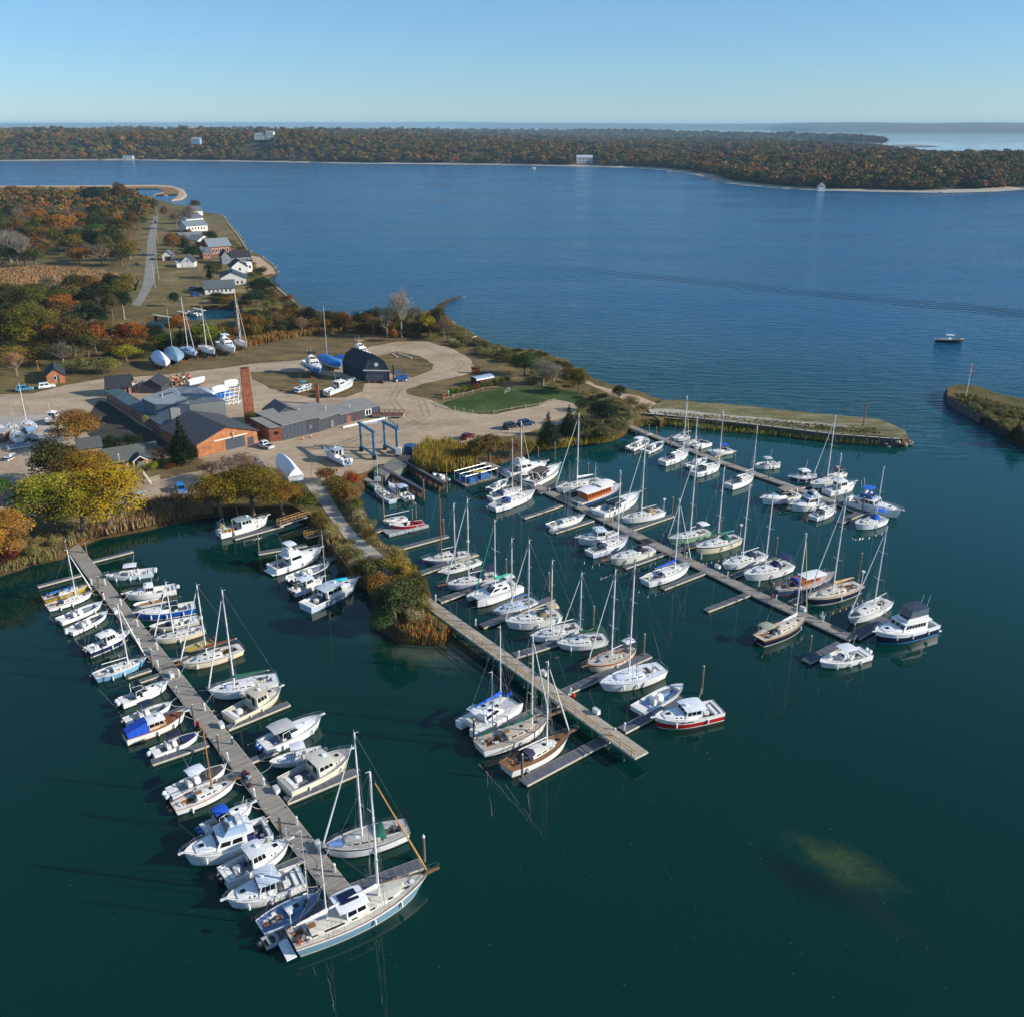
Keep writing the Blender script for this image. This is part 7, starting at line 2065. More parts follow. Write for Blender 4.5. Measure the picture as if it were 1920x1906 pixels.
for (x,y,lx,ly) in [(L * .28,-1.2,L * .3,1.4),(L * .68,-1.0,L * .3,1.2),(L * .2,.9,L * .25,1.1)]:
 m = MB();m.rings([[(x + lx / 2 * c * k,y + ly / 2 * s_ * k,z) for c,s_ in ((-1,-1),(0,-1.05),(1,-1),(1.03,0),(1,1),(0,1.04),(-1,1),(-1.02,0))] for z,k in ((.5,1),(1.0,.98),(1.5,.8),(1.65,.3))]);m.build('blue_tarp',BT,t)
for k in range(10):
 m = MB();m.box((g.uniform(1,L - 1),g.uniform(.6,2),.75 + g.random() * .6),(g.uniform(.4,1),g.uniform(.3,.7),.4),g.random());m.build('crate',M(['#8d9498','#4c5054','#b9b4a4','#2d3a4a'][k % 4],rough=.8,name='crate_paint'),t)
kp = P(898,884,3.1);m = MB();m.rings([[(-1.5 + 3 * u,.38 * math.sin(math.pi * (.12 + .76 * u)) * math.cos(a),.2 * math.sin(math.pi * (.12 + .76 * u)) * math.sin(a)) for a in (k * 1.05 for k in range(6))] for u in (0,.2,.5,.8,1)])
tag(m.build('kayak',gel('#d0b040'),loc=kp,rz=.35),'yellow kayak lying on the pipe frame of the work float','kayak')

# mooring lines: a few thin ropes from bows to the left dock
m = MB();ax = (A1 - A0).normalized()
for lb,(t_,s_) in list(BOXR.items()):
 x,y = t_.location.x,t_.location.y
 v = Vector((x,y,0)) - Vector((A0.x,A0.y,0));dd = v.dot(Vector((ax.x,ax.y,0)))
 if 0 < dd < LA and (v - Vector((ax.x,ax.y,0)) * dd).length < 11 and t_.location.z < .2:
  mw = t_.rotation_euler.z;c,s2 = math.cos(mw),math.sin(mw)
  side = Vector((c,s2,0));toward = -(v - Vector((ax.x,ax.y,0)) * dd);e = 1 if side.dot(toward) > 0 else 0
  r_ = MB()
  for sg in (1,-1):
   tt = .93 if e else .06
   p0 = Vector((s_.x(tt),sg * s_.hb(tt),s_.sh(tt) + .1))
   q0 = Vector((s_.x(1) + 1.2 if e else s_.x(0) - 1.0,sg * s_.B * .6,.55))
   mid = p0.lerp(q0,.5) - Vector((0,0,.25))
   r_.path([p0,p0.lerp(mid,.6) - Vector((0,0,.08)),mid,q0],.025,3)
  r_.build('mooring_line',ROPE,t_)

# dock boxes and carts
for x,y,z,lb in [(208,1150,.52,'by the navy pilothouse boat'),(274,1228,.52,'between the cream sloop and cream cutter'),(312,1270,.52,'by the bow of the green covered sloop'),(405,1365,.52,'by the cream flush deck cruiser'),(508,1488,.52,'by the stern of the cream express yacht'),(586,1592,.52,'by the bow of the black striped cutter'),(1020,1264,1.74,'in the middle of the fixed pier'),(1118,1336,1.74,'on the outer fixed pier'),(1106,960,.52,'on the third dock by the express sportfisher'),(1340,1066,.52,'on the third dock by the cream sloop'),(1500,1146,.52,'on the third dock by the navy sloops')]:
 p = P(x,y,z);t = thing('dock_box','white dock box ' + lb,'dock box',p,rzA,'dock boxes')
 m = MB();m.box((0,.75 if z < 1 else 0,.3),(1.1,.55,.55),taper=.92);m.build('box',WHITE,t);m = MB();m.box((0,.75 if z < 1 else 0,.61),(1.12,.6,.07));m.build('lid',gel('#c9c9c4'),t)
p = P(462,1462,.5);t = thing('dock_cart','dock cart piled with crimson and dark bags in the shade on the left dock','cart',p,rzA)
m = MB();m.box((0,0,.45),(1.5,.8,.35));m.build('tray',M('#3a4c5c',rough=.7,name='cart_tray'),t)
for k,(x,y,c_) in enumerate([(-.5,.1,'#6a1430'),(0,-.1,'#1c2028'),(.5,.15,'#8c9098'),(.1,.25,'#4a1020'),(-1.3,.3,'#23283a'),(1.4,-.2,'#3a1824')]):
 m = MB();m.box((x,y,.75 if abs(x) < 1 else .25),(.5,.45,.4),k);m.build('bag',cloth(c_),t)

# ================================================================== BUILDINGS
def shingle(c): return M(c,rough=.85,var=.16,scale=1.0,bump=.02,detail=8,stretch=(1,1,1),name='roof_covering')
def brick_mat(c1,c2,name='brickwork'):
 key = ('brick',c1,c2)
 if key in MC: return MC[key]
 m = bpy.data.materials.new(name);m.use_nodes = True;n,l = m.node_tree.nodes,m.node_tree.links;b = n['Principled BSDF']
 b.inputs['Roughness'].default_value = .9
 tc = n.new('ShaderNodeTexCoord');mp = n.new('ShaderNodeMapping');mp.inputs['Rotation'].default_value = (R(90),0,0)
 sp = n.new('ShaderNodeSeparateXYZ');cb = n.new('ShaderNodeCombineXYZ');ad = n.new('ShaderNodeMath');ad.operation = 'ADD'
 l.new(tc.outputs['Object'],sp.inputs[0]);l.new(sp.outputs['X'],ad.inputs[0]);l.new(sp.outputs['Y'],ad.inputs[1]);l.new(ad.outputs[0],cb.inputs[0]);l.new(sp.outputs['Z'],cb.inputs[1])
 br = n.new('ShaderNodeTexBrick');br.inputs['Scale'].default_value = 2.2;br.inputs['Color1'].default_value = (*lin(c1),1);br.inputs['Color2'].default_value = (*lin(c2),1)
 br.inputs['Mortar'].default_value = (*lin('#8f7f6c'),1);br.inputs['Mortar Size'].default_value = .02
 l.new(cb.outputs[0],br.inputs['Vector'])
 nz = n.new('ShaderNodeTexNoise');nz.inputs['Scale'].default_value = .8;nz.inputs['Detail'].default_value = 7;l.new(tc.outputs['Object'],nz.inputs['Vector'])
 mr = n.new('ShaderNodeMapRange');mr.inputs['From Min'].default_value = .3;mr.inputs['From Max'].default_value = .7;mr.inputs['To Min'].default_value = .7;mr.inputs['To Max'].default_value = 1.3;l.new(nz.outputs['Fac'],mr.inputs['Value'])
 hs = n.new('ShaderNodeHueSaturation');l.new(mr.outputs[0],hs.inputs['Value']);l.new(br.outputs['Color'],hs.inputs['Color']);l.new(hs.outputs['Color'],b.inputs['Base Color'])
 MC[key] = m;return m
BRICK_O = brick_mat('#b5703c','#a3602f');BRICK_R = brick_mat('#8c4426','#7c3a22')
WWALL = M('#e4e2dc',rough=.7,var=.06,scale=1.5,name='white_siding')
SLATE = M('#3b4048',rough=.7,var=.15,scale=1.5,name='slate_blue_siding')

def poly_face(q,off=.0):
 return [Vector(p) for p in q]
def house(name,label,A,Bp,depth,hw,hr,wall,roof,ridge='depth',over=.35,wins=(),doors=(),cat='building',away=True,trim=None,z=GZ,group=None,chim=None,base=None):
 """gabled building. A, Bp: front corners seen from the camera; depth goes away from A-Bp.
 ridge 'depth': gable faces the front; 'width': eaves face the front. wins: (side, u0, u1, v0, v1) side in f b l r"""
 A = Vector((A.x,A.y,0));Bp = Vector((Bp.x,Bp.y,0));w = (Bp - A).length;rz = math.atan2((Bp - A).y,(Bp - A).x)
 t = thing(name,label,cat,(A.x,A.y,z),rz,group)
 D = depth
 m = MB();zb = -.3
 c = [(0,0),(w,0),(w,D),(0,D)]
 if ridge == 'depth':
  f = [(0,0,zb),(w,0,zb),(w,0,hw),(w / 2,0,hr),(0,0,hw)];m.face(f);m.face([(x,D,zz) for x,_,zz in reversed(f)])
  m.face([(0,D,zb),(0,0,zb),(0,0,hw),(0,D,hw)]);m.face([(w,0,zb),(w,D,zb),(w,D,hw),(w,0,hw)])
  R1 = [(-over,-over,hw - over * (hr - hw) / (w / 2)),(w / 2,-over,hr),(w / 2,D + over,hr),(-over,D + over,hw - over * (hr - hw) / (w / 2))]
  R2 = [(w + over,-over,hw - over * (hr - hw) / (w / 2)),(w + over,D + over,hw - over * (hr - hw) / (w / 2)),(w / 2,D + over,hr),(w / 2,-over,hr)]
 else:
  f = [(0,0,zb),(0,0,hw),(0,D / 2,hr),(0,D,hw),(0,D,zb)];m.face(f);m.face([(w,y,zz) for _,y,zz in reversed(f)])
  m.face([(0,0,zb),(w,0,zb),(w,0,hw),(0,0,hw)]);m.face([(w,D,zb),(0,D,zb),(0,D,hw),(w,D,hw)])
  k = over * (hr - hw) / (D / 2)
  R1 = [(-over,-over,hw - k),(w + over,-over,hw - k),(w + over,D / 2,hr),(-over,D / 2,hr)]
  R2 = [(w + over,D + over,hw - k),(-over,D + over,hw - k),(-over,D / 2,hr),(w + over,D / 2,hr)]
 m.build('wall',wall,t)
 m = MB();th = .18
 for Rr in (R1,R2):
  lo = [(a,b,c_ + .03) for a,b,c_ in Rr];hi = [(a,b,c_ + .03 + th) for a,b,c_ in Rr]
  m.rings([lo,hi])
 rf = m.build('roof',roof,t,fix=True)
 if trim:
  m = MB();
  for Rr in (R1,R2):
   a,b = Vector(Rr[0]),Vector(Rr[1])
   m.tube(a + Vector((0,-.03,.1)),b + Vector((0,-.03,.1)),.09,n=4)
  m.build('eaves_trim',trim,t)
 S = {'f': ((0,0,0),(w,0,0),(w,0,hw),(0,0,hw)),'b': ((w,D,0),(0,D,0),(0,D,hw),(w,D,hw)),'l': ((0,D,0),(0,0,0),(0,0,hw),(0,D,hw)),'r': ((w,0,0),(w,D,0),(w,D,hw),(w,0,hw))}
 for (sd_,u0,u1,v0,v1) in wins:
  fm = MB();fm.panel(S[sd_],u0,u1,v0,v1,.05);fo = fm.build('window',WWALL,t)
  du,dv = (u1 - u0) * .12,(v1 - v0) * .10;gm = MB();gm.panel(S[sd_],u0 + du,u1 - du,v0 + dv,v1 - dv,.08);gm.build('pane',GLASS,fo)
 for (sd_,u0,u1,v1,mt) in doors:
  fm = MB();fm.panel(S[sd_],u0,u1,0,v1,.07);fm.build('door',mt,t)
 if chim:
  cx,cy,ch,cw = chim;m = MB();m.box((cx,cy,ch / 2),(cw,cw,ch));m.build('chimney',BRICK_R,rf)
 return t,w,rz
DOORM = M('#3d454f',rough=.7,var=.2,scale=2,stretch=(4,4,.3),name='board_door')

# --- tall brick chimney
p = P(467,793,GZ);t = thing('brick_chimney','tall tapering red brick chimney stack behind the orange brick building','chimney',(p.x,p.y + 1.2,GZ),R(20))
m = MB();H = 14.0
m.rings([[(c * r_,s * r_,z) for c,s in ((-1,-1),(1,-1),(1,1),(-1,1))] for z,r_ in ((-.3,1.35),(H,1.02),(H + .001,1.15),(H + .5,1.15))]);m.build('stack',brick_mat('#a8502a','#8a3f20'),t)
for k in range(5):
 m = MB();m.box((0,0,2.4 + 2.6 * k),(2.72 - .1 * k,2.72 - .1 * k,.18));m.build('brick_band',brick_mat('#96462a','#84402a'),t)
m = MB();m.box((0,0,H + .52),(1.5,1.5,.12));m.build('flue',DARK,t)
plant('shrub',(p.x + .9,p.y - .6,GZ),2.4,4.4,'#6f7420','green and red creeper climbing the foot of the tall chimney')

# --- orange brick building with gable doors
A,Bp = P(371.6,858,GZ),P(484,830,GZ)
t,w,rz = house('brick_workshop','orange brick workshop with dark grey gable roof and slate double doors',A,Bp,18.5,3.2,5.9,BRICK_O,shingle('#3e4248'),over=.5,
      doors=[('f',.46,.78,.86,DOORM),('f',.83,.93,.62,DOORM)],trim=None)
m = MB();m.box((w * .55,-.12,3.05),(w * .55,.14,.22));m.build('lintel',WWALL,t)
for k in range(12):     # brick courses standing slightly proud, seen as bands
 m = MB();m.box((w * .22,-.03,.2 + .25 * k),(w * .42,.05,.04));m.build('brick_course',BRICK_O,t)
# --- grey corrugated hall behind
z8 = 8.3
t = thing('metal_hall','large grey corrugated metal hall with skylights beside the chimney','building',(0,0,0))
c = {k: P(*v,z8) for k,v in dict(a=(265,746.7),b=(320,729),c=(370.7,726),d=(422,751)).items()}
e1,e2 = P(291,759,z8 - .8),P(355,758,z8 - .8)
CORR = M('#868d92',rough=.6,var=.12,scale=1.0,stretch=(6,.4,1),name='corrugated_metal');CORW = M('#5f6f7c',rough=.7,var=.2,scale=.8,stretch=(5,5,.2),name='blue_grey_siding');CORL = M('#a5a79c',rough=.75,var=.12,scale=.8,stretch=(5,5,.2),name='pale_siding')
rdg = P(365,753,z8 + .3)
m = MB();m.face([c['a'],e1,e2,c['b'] + Vector((1,0,.5))]);m.face([e2,c['d'],c['c'],c['b'] + Vector((1,0,.5))]);
m.build('roof',CORR,t)
for (q0,q1,r0,r1) in ((c['a'],e1,c['b'] + Vector((1,0,.5)),e2),(e2,c['d'],c['b'] + Vector((1,0,.5)),c['c'])):
 for k in range(1,14):
  s0 = q0.lerp(r0,k / 14) if q0 is c['a'] else q0.lerp(q1,k / 14);s1 = q1.lerp(r1,k / 14) if q0 is c['a'] else r0.lerp(r1,k / 14)
  m = MB();m.tube(s0 + Vector((0,0,.03)),s1 + Vector((0,0,.03)),.05,n=4);m.build('roof_seam',CORR,t)
def wall_down(t,pts,mat,name='wall',z0=GZ - .3,drop=.1):
 m = MB()
 for a,b in zip(pts,pts[1:]): m.face([(a.x,a.y,z0),(b.x,b.y,z0),(b.x,b.y,b.z - drop),(a.x,a.y,a.z - drop)])
 return m.build(name,mat,t)
wall_down(t,[c['a'],e1,e2],CORW);wall_down(t,[e2,c['d']],CORL,'pale_wall');wall_down(t,[c['d'],c['c'],c['b'],c['a']],CORW)
for (q0,q1,wd) in [((300,741),(324,735),.9),((330,754.5),(358,748),1.1),((352,746),(378,744.5),.8)]:
 a,b = P(*q0,z8 + .25),P(*q1,z8 + .25);d = (b - a);m = MB();m.box(((a.x + b.x) / 2,(a.y + b.y) / 2,z8 + .12),(d.length,wd,.16),math.atan2(d.y,d.x));m.build('skylight',M('#3a3c40',rough=.5,var=.3,scale=1,name='old_skylight'),t)
m = MB();f = (e1,e2,e2 + Vector((0,0,-.01)),e1);pa,pb = Vector((e1.x,e1.y,GZ)),Vector((e2.x,e2.y,GZ))
m.panel((pa,pb,Vector((e2.x,e2.y,z8 - .9)),Vector((e1.x,e1.y,z8 - .9))),.42,.70,.30,.86,.08);m.build('door',gel('#c9cbc4'),t)
# --- long dark shed with flat grey roofs, five sections
secs = [((506,829),(531,826.7),3.6,'brick end bay of the long slate shed',BRICK_R,9),
  ((531,826.7),(575,815),3.9,'wide slate double doors bay of the long shed',SLATE,13),
  ((575,815),(600,810),3.9,'slate bay with white eaves board of the long shed',SLATE,13),
  ((600,810),(638,796.7),3.3,'slate bay with small door of the long shed',SLATE,12),
  ((638,796.7),(713,778),2.6,'low slate bay with white window of the long shed',SLATE,8)]
ROOFG = M('#86847e',rough=.85,var=.14,scale=.5,bump=.01,detail=8,name='grey_felt_roof')
t = thing('long_shed','long low slate blue shed with grey felt roofs beside the brick chimney','building',(0,0,0))
d0 = (P(713,778,GZ) - P(506,829,GZ)).normalized();nrm = Vector((-d0.y,d0.x,0))
for i,(q0,q1,h,_,mat,dep) in enumerate(secs):
 a,b = P(*q0,GZ),P(*q1,GZ);ta,tb = a + Vector((0,0,h)),b + Vector((0,0,h));ba,bb = a + nrm * dep,b + nrm * dep;bta,btb = ba + Vector((0,0,h + .5)),bb + Vector((0,0,h + .5))
 m = MB();m.face([a,b,tb,ta]);m.face([b,bb,btb,tb]);m.face([bb,ba,bta,btb]);m.face([ba,a,ta,bta]);m.build('wall',mat,t)
 ex = (b - a).normalized() * .01
 m = MB();o_ = -nrm * .35;lo = [ta + o_ + ex,tb + o_ - ex,btb - ex + nrm * .2,bta + ex + nrm * .2]
 m.rings([[p + Vector((0,0,.02 + .01 * i)) for p in lo],[p + Vector((0,0,.17 + .01 * i)) for p in lo]]);m.build('roof',ROOFG,t,fix=True)
 q = (a,b,tb,ta)
 if i in (0,):
  m = MB();m.panel(q,.4,.7,.5,.72,.06);m.build('window',GLASS,t)
 elif i == 1:
  for k in range(6):
   m = MB();m.panel(q,.03 + .16 * k,.175 + .16 * k,.02,.82,.06);m.build('door_leaf',DOORM,t)
 else:
  for k in range(int((b - a).length / .9)):
   m = MB();u = (k + .5) / int((b - a).length / .9);m.panel(q,u - .004,u + .004,0,.95,.05);m.build('batten',SLATE,t)
  if i in (2,3): m = MB();m.panel(q,.25 if i == 2 else .55,.42 if i == 2 else .68,.35 if i == 2 else .05,.6,.07);m.build('door',M('#6d7076',rough=.7,name='grey_door'),t)
  if i == 4:
   for (u0,u1,v0,v1,mt) in [(.16,.26,.02,.8,BRICK_R),(.36,.44,.05,.85,M('#5c2a24',rough=.7,name='maroon_door'))]: m = MB();m.panel(q,u0,u1,v0,v1,.07);m.build('door',mt,t)
   m = MB();m.panel(q,.62,.78,.3,.92,.07);fo = m.build('window',WWALL,t)
   for u0,u1 in ((.64,.695),(.71,.76)): m = MB();m.panel(q,u0,u1,.36,.86,.10);m.build('pane',GLASS,fo)
# pitched piece at the left end
A2,B2 = P(512,812,4),P(573,803,4)
house('slate_outbuilding','small slate gabled roof piece at the chimney end of the long shed',P(518,806,GZ),P(566,797,GZ),8,3.6,5.6,SLATE,shingle('#565b60'),over=.3)
p = P(596.5,757,GZ);t = thing('small_chimney','slender red brick chimney standing behind the long slate shed','chimney',(p.x,p.y,GZ));m = MB();m.box((0,0,2.8),(.9,.9,5.6));m.build('stack',BRICK_R,t);m = MB();m.box((0,0,5.68),(1.0,1.0,.16));m.build('cap',brick_mat('#7a3c26','#6a3220'),t)
# wooden deck ramp with railings at the shed end
t,a,d,L,rz = dock('ramp_deck','weathered wooden deck and ramp with railings at the right end of the long shed',P(700,778,2.0),P(757,779,2.0),3.2,z=2.2,piles=True,plank=M('#7a4a3c',rough=.9,var=.3,scale=1,name='reddish_deck'))
for sg in (1,-1):
 m = MB()
 for k in range(7): m.box((L * k / 6,sg * 1.55,2.7),(.1,.1,1.1))
 m.box((L / 2,sg * 1.55,3.2),(L,.1,.08));m.box((L / 2,sg * 1.55,2.8),(L,.06,.1));m.build('handrail',M('#4a3a30',rough=.9,name='dark_rail'),t)
wp_ = [P(642,802,1.7),P(674,795,1.7),P(733,782,1.7)]
t = thing('low_wall','low white board wall and stacked planks in front of the long shed','wall')
for a,b in zip(wp_,wp_[1:]):
 d = b - a;m = MB();m.box(((a.x + b.x) / 2,(a.y + b.y) / 2,1.8),(d.length - .3,.3,.45),math.atan2(d.y,d.x));m.build('board',WWALL,t)
# --- gambrel barn tent
A,Bp = P(684,715.5,GZ),P(730,716,GZ);A = Vector((A.x,A.y,0));Bp = Vector((Bp.x,Bp.y,0));w = (Bp - A).length;rz = math.atan2((Bp - A).y,(Bp - A).x)
t = thing('gambrel_barn','dark blue gambrel roofed boat barn with white eaves board','barn',(A.x,A.y,GZ),rz)
NAVY = M('#262d3a',rough=.8,var=.2,scale=1.2,bump=.01,name='navy_shingle');NAVF = M('#4a525c',rough=.8,var=.15,scale=1.2,stretch=(1,1,6),name='slate_clapboard')
prof = [(0,0),(-.1,3.4),(w * .17,6.6),(w * .5,8.2),(w * .83,6.4),(w + .1,3.4),(w,0)]
dv = Vector((-9.0,9.8,0));
sh_ = Matrix.Rotation(-rz,3,'Z') @ Vector((P(644,700,GZ) - P(684,715.5,GZ)))
dvec = Vector((sh_.x,sh_.y,0))
m = MB();m.face([(x,0,z) for x,z in reversed(prof)]);m.face([(x + dvec.x,dvec.y,z) for x,z in prof]);m.build('gable_wall',NAVF,t,fix=False)
for i in range(6):
 (x0,z0),(x1,z1) = prof[i],prof[i + 1]
 f = Vector((0,-.3,0));q = [Vector((x0,0,z0)) + f,Vector((x1,0,z1)) + f,Vector((x1,0,z1)) + dvec,Vector((x0,0,z0)) + dvec]
 nn = Vector((-(z1 - z0),0,x1 - x0)).normalized() * .12
 m = MB();m.rings([[p + nn * .1 for p in q],[p + nn for p in q]]);m.build('roof_slope' if i not in (0,5) else 'side_wall',NAVY,t,fix=True)
m = MB();m.box((w / 2,-.45,3.55),(w + .5,.2,.28));m.build('eaves_board',WWALL,t)
m = MB();m.tube((w / 2,-.02,5.3),(w / 2,-.2,5.3),.62,n=12);m.build('round_window',WWALL,t)
m = MB();m.box((w / 2,-.15,1.6),(w * .86,.12,3.2));m.build('door',M('#5a626c',rough=.8,var=.25,scale=1,name='grey_tarp_door'),t)
# junk in front of barn door
g = random.Random(8);t = thing('scrap_pile','dark machinery parts lying in front of the barn door','scrap',(A.x,A.y - 1.6,GZ),rz)
for k in range(8):
 m = MB();m.box((.8 + k * .75,g.uniform(-.4,.3),.4),(g.uniform(.4,1.1),g.uniform(.4,.9),g.uniform(.4,1)),g.random());m.build('part',M(['#23262c','#5a2c22','#35404a'][k % 3],rough=.7,var=.3,name='scrap_metal'),t)
# --- office cottage with hip like roof, and the long brick wing behind it
B7a,B7b = P(203,745,GZ),P(246,742,GZ)
house('office_cottage','small brick cottage with dark pyramid roof at the head of the long wing',B7a,B7b,6.5,3.0,5.4,BRICK_R,shingle('#2c3136'),ridge='width',over=.6,wins=[('f',.12,.3,.3,.85),('f',.8,.96,.1,.9)],doors=[('f',.42,.62,.5,WWALL)])
a,b = P(201,752,GZ),P(318,826,GZ)
t = thing('brick_wing','long low brick wing with a row of white framed windows facing the courtyard','building',(0,0,0))
d = (b - a).normalized();nr = Vector((-d.y,d.x,0));
if nr.y < 0: nr = -nr
h = 2.9;a2,b2 = a + nr * 4,b + nr * 4
m = MB();U = Vector((0,0,h));m.face([a,b,b + U,a + U]);m.face([b,b2,b2 + U,b + U]);m.face([b2,a2,a2 + U,b2 + U]);m.face([a2,a,a + U,a2 + U]);m.build('wall',BRICK_R,t)
m = MB();m.rings([[p + Vector((0,0,h + .02)) for p in (a - nr * .3,b - nr * .3,b2,a2)],[p + Vector((0,0,h + .2)) for p in (a - nr * .3,b - nr * .3,b2,a2)]]);m.build('roof',M('#465a60',rough=.6,var=.35,scale=.4,name='teal_sheet_roof'),t,fix=True)
Lw = (b - a).length;nwn = int(Lw / 2.1)
for k in range(nwn):
 u = (k + .5) / nwn;q = (a,b,b + U,a + U);m = MB();m.panel(q,u - .4 / Lw,u + .4 / Lw,.35,.8,.06);fo = m.build('window',WWALL,t);m = MB();m.panel(q,u - .28 / Lw,u + .28 / Lw,.4,.75,.09);m.build('pane',GLASS,fo)
# --- long low office in front
A,Bp = P(200,889,GZ),P(300,873,GZ)
t,w,rz = house('office','long low office with grey green shingle roof and white gabled porch',A,Bp,8.0,2.5,4.6,M('#b08060',rough=.9,var=.1,name='tan_siding'),shingle('#555a52'),ridge='width',over=.5,
      wins=[('f',.40,.52,.35,.85),('f',.86,.95,.3,.9),('f',.24,.34,.3,.9)])
PX_ = P(264,880,GZ);m = MB();ww = 1.4
loc = Matrix.Rotation(-rz,3,'Z') @ (Vector((PX_.x,PX_.y,0)) - Vector((A.x,A.y,0)));cx = loc.x
m = MB();y0,y1 = -1.9,0
for x_,s_ in ((cx - ww,1),(cx + ww,-1)):
 m.box((x_,y0 + .1,1.2),(.18,.18,2.4))
m.rings([[(cx - ww - .3,y0 - .2,2.3),(cx,y0 - .2,3.5),(cx + ww + .3,y0 - .2,2.3),(cx + ww + .3,y0 - .2,2.5),(cx,y0 - .2,3.72),(cx - ww - .3,y0 - .2,2.5)],[(cx - ww - .3,y1 + 1,2.3),(cx,y1 + 1,3.5),(cx + ww + .3,y1 + 1,2.3),(cx + ww + .3,y1 + 1,2.5),(cx,y1 + 1,3.72),(cx - ww - .3,y1 + 1,2.5)]]);m.build('porch',WWALL,t)
m = MB();m.rings([[(cx - ww - .4,y0 - .1,2.53),(cx,y0 - .1,3.76),(cx + ww + .4,y0 - .1,2.53),(cx + ww + .4,y0 - .1,2.63),(cx,y0 - .1,3.86),(cx - ww - .4,y0 - .1,2.63)],[(cx - ww - .4,y1 + 1.1,2.53),(cx,y1 + 1.1,3.76),(cx + ww + .4,y1 + 1.1,2.53),(cx + ww + .4,y1 + 1.1,2.63),(cx,y1 + 1.1,3.86),(cx - ww - .4,y1 + 1.1,2.63)]]);m.build('porch_roof',shingle('#3b4148'),t)
m = MB();m.box((cx,y0 + .35,1.1),(1.1,.1,2.2));m.build('porch_door',M('#6b736c',rough=.6,name='grey_green_door'),t)
house('annex','square grey roofed annex at the left end of the long low office',P(152,862,GZ),P(193,856,GZ),7,2.6,4.0,M('#9c8468',rough=.9,name='tan_siding'),shingle('#4f5355'),ridge='width',over=.4)
wk = [P(268,886,GZ + .3),P(276,897,GZ + .3),P(284,907,GZ + .3)]
t = thing('picket_fence','short white fence and walkway leading from the porch to the parking area','fence')
for a,b in zip(wk,wk[1:]):
 d = b - a;rz_ = math.atan2(d.y,d.x);k = 5
 for i in range(k):
  c_ = a.lerp(b,(i + .5) / k);m = MB();m.box((c_.x,c_.y,GZ + .5),(.16,.1,1.0),rz_);m.build('picket',WWALL,t)
 m = MB();m.box(((a.x + b.x) / 2,(a.y + b.y) / 2 + .06,GZ + .8),(d.length,.06,.1),rz_);m.build('rail',WWALL,t)
# --- brick cottage top left
t,w,rz = house('brick_cottage','small orange brick cottage with dark blue grey roof beside the yard road',P(89.4,721.5,GZ),P(123.4,718,GZ),9.5,2.6,4.6,BRICK_O,shingle('#2a323c'),over=.4,wins=[('f',.38,.56,.45,.95)],doors=[('f',.60,.68,.98,M('#3b3a3a',rough=.8,name='dark_door'))])
# --- white panel wall and the little dark roofed hut behind the hall
wp_ = [P(231,723,3),P(255,720,3),P(280,716,3)]
t = thing('panel_wall','white panelled wall with dark posts behind the office cottage','wall')
for a,b in zip(wp_,wp_[1:]):
 d = b - a;
 for k in range(2):
  c_ = a.lerp(b,(k + .5) / 2);m = MB();m.box((c_.x,c_.y,GZ + .9),(d.length / 2 - .2,.15,1.8),math.atan2(d.y,d.x));m.build('wall_panel',CREAM,t)
  m = MB();m.box((a.lerp(b,k / 2).x,a.lerp(b,k / 2).y,GZ + 1.1),(.2,.25,2.2));m.build('post',DARK,t)
house('dark_hut','dark roofed hut in front of the stacked lobster pots',P(266,738,GZ),P(304,738,GZ),7,2.2,4.2,SLATE,shingle('#2a3036'),over=.4)
# heap of pots and timber
g = random.Random(11);V = MB();colsh = ['#8c5a34','#a8442c','#b09878','#5c5048','#c4b49a','#7a6a58']
for k in range(170):
 u = g.random();c_ = P(300 + 58 * u,727 - 14 * u + g.uniform(-5,5),GZ);hmax = 1.9
 if g.random() < .4: V.tube((c_.x,c_.y,c_.z + g.uniform(.1,hmax)),(c_.x + g.uniform(-1,1),c_.y + g.uniform(-1,1),c_.z + g.uniform(.1,hmax)),g.uniform(.15,.4),n=7,mat=g.randrange(6))
 else: V.box((c_.x,c_.y,c_.z + g.uniform(.2,hmax)),(g.uniform(.4,1.3),g.uniform(.3,.9),g.uniform(.3,.7)),g.random() * 3,mat=g.randrange(6))
tag(V.build('gear_heap',[M(c_,rough=.9,var=.3,name='gear_' + c_[1:]) for c_ in colsh]),'heap of lobster pots, buoys, hoops and timber behind the grey metal hall','heap',kind='stuff')

# --- beach houses
HW = M('#d6d4cd',rough=.7,var=.04,scale=1,name='white_clapboard')
def H(label,a,b,dep,hw,hr,wall,roof,**k):
 return house('beach_house',label,P(*a,GZ),P(*b,GZ),dep,hw,hr,wall,shingle(roof),group=None,**k)
def wins(side,n,v0=.3,v1=.75,u0=.08,u1=.92,f=.5):
 s_ = (u1 - u0) / n
 return [(side,u0 + s_ * (i + .5 - f / 2),u0 + s_ * (i + .5 + f / 2),v0,v1) for i in range(n)]
H('white single storey house with grey hip roof, nearest of the beach row',(385,553),(441,550),11,2.7,5.4,HW,'#555c60',ridge='width',wins=wins('f',6) + wins('r',2),over=.6)
H('white flat fronted upper house with rows of windows, second of the beach row',(415,536),(462,534),9,3.6,6.4,HW,'#384454',ridge='depth',wins=wins('f',5,.15,.6) + wins('r',2),over=.6)
H('white gabled house with dark roof behind the sandy point',(436,516),(466,514),9,4.2,7.2,HW,'#2c3440',ridge='depth',wins=[('f',.42,.58,.45,.85)],over=.6)
H('small white annexe with square window beside the sandy point',(464,511),(474,510),6,4.6,5.0,HW,'#d0d2d4',ridge='width',wins=[('f',.3,.8,.4,.8)],over=.1)
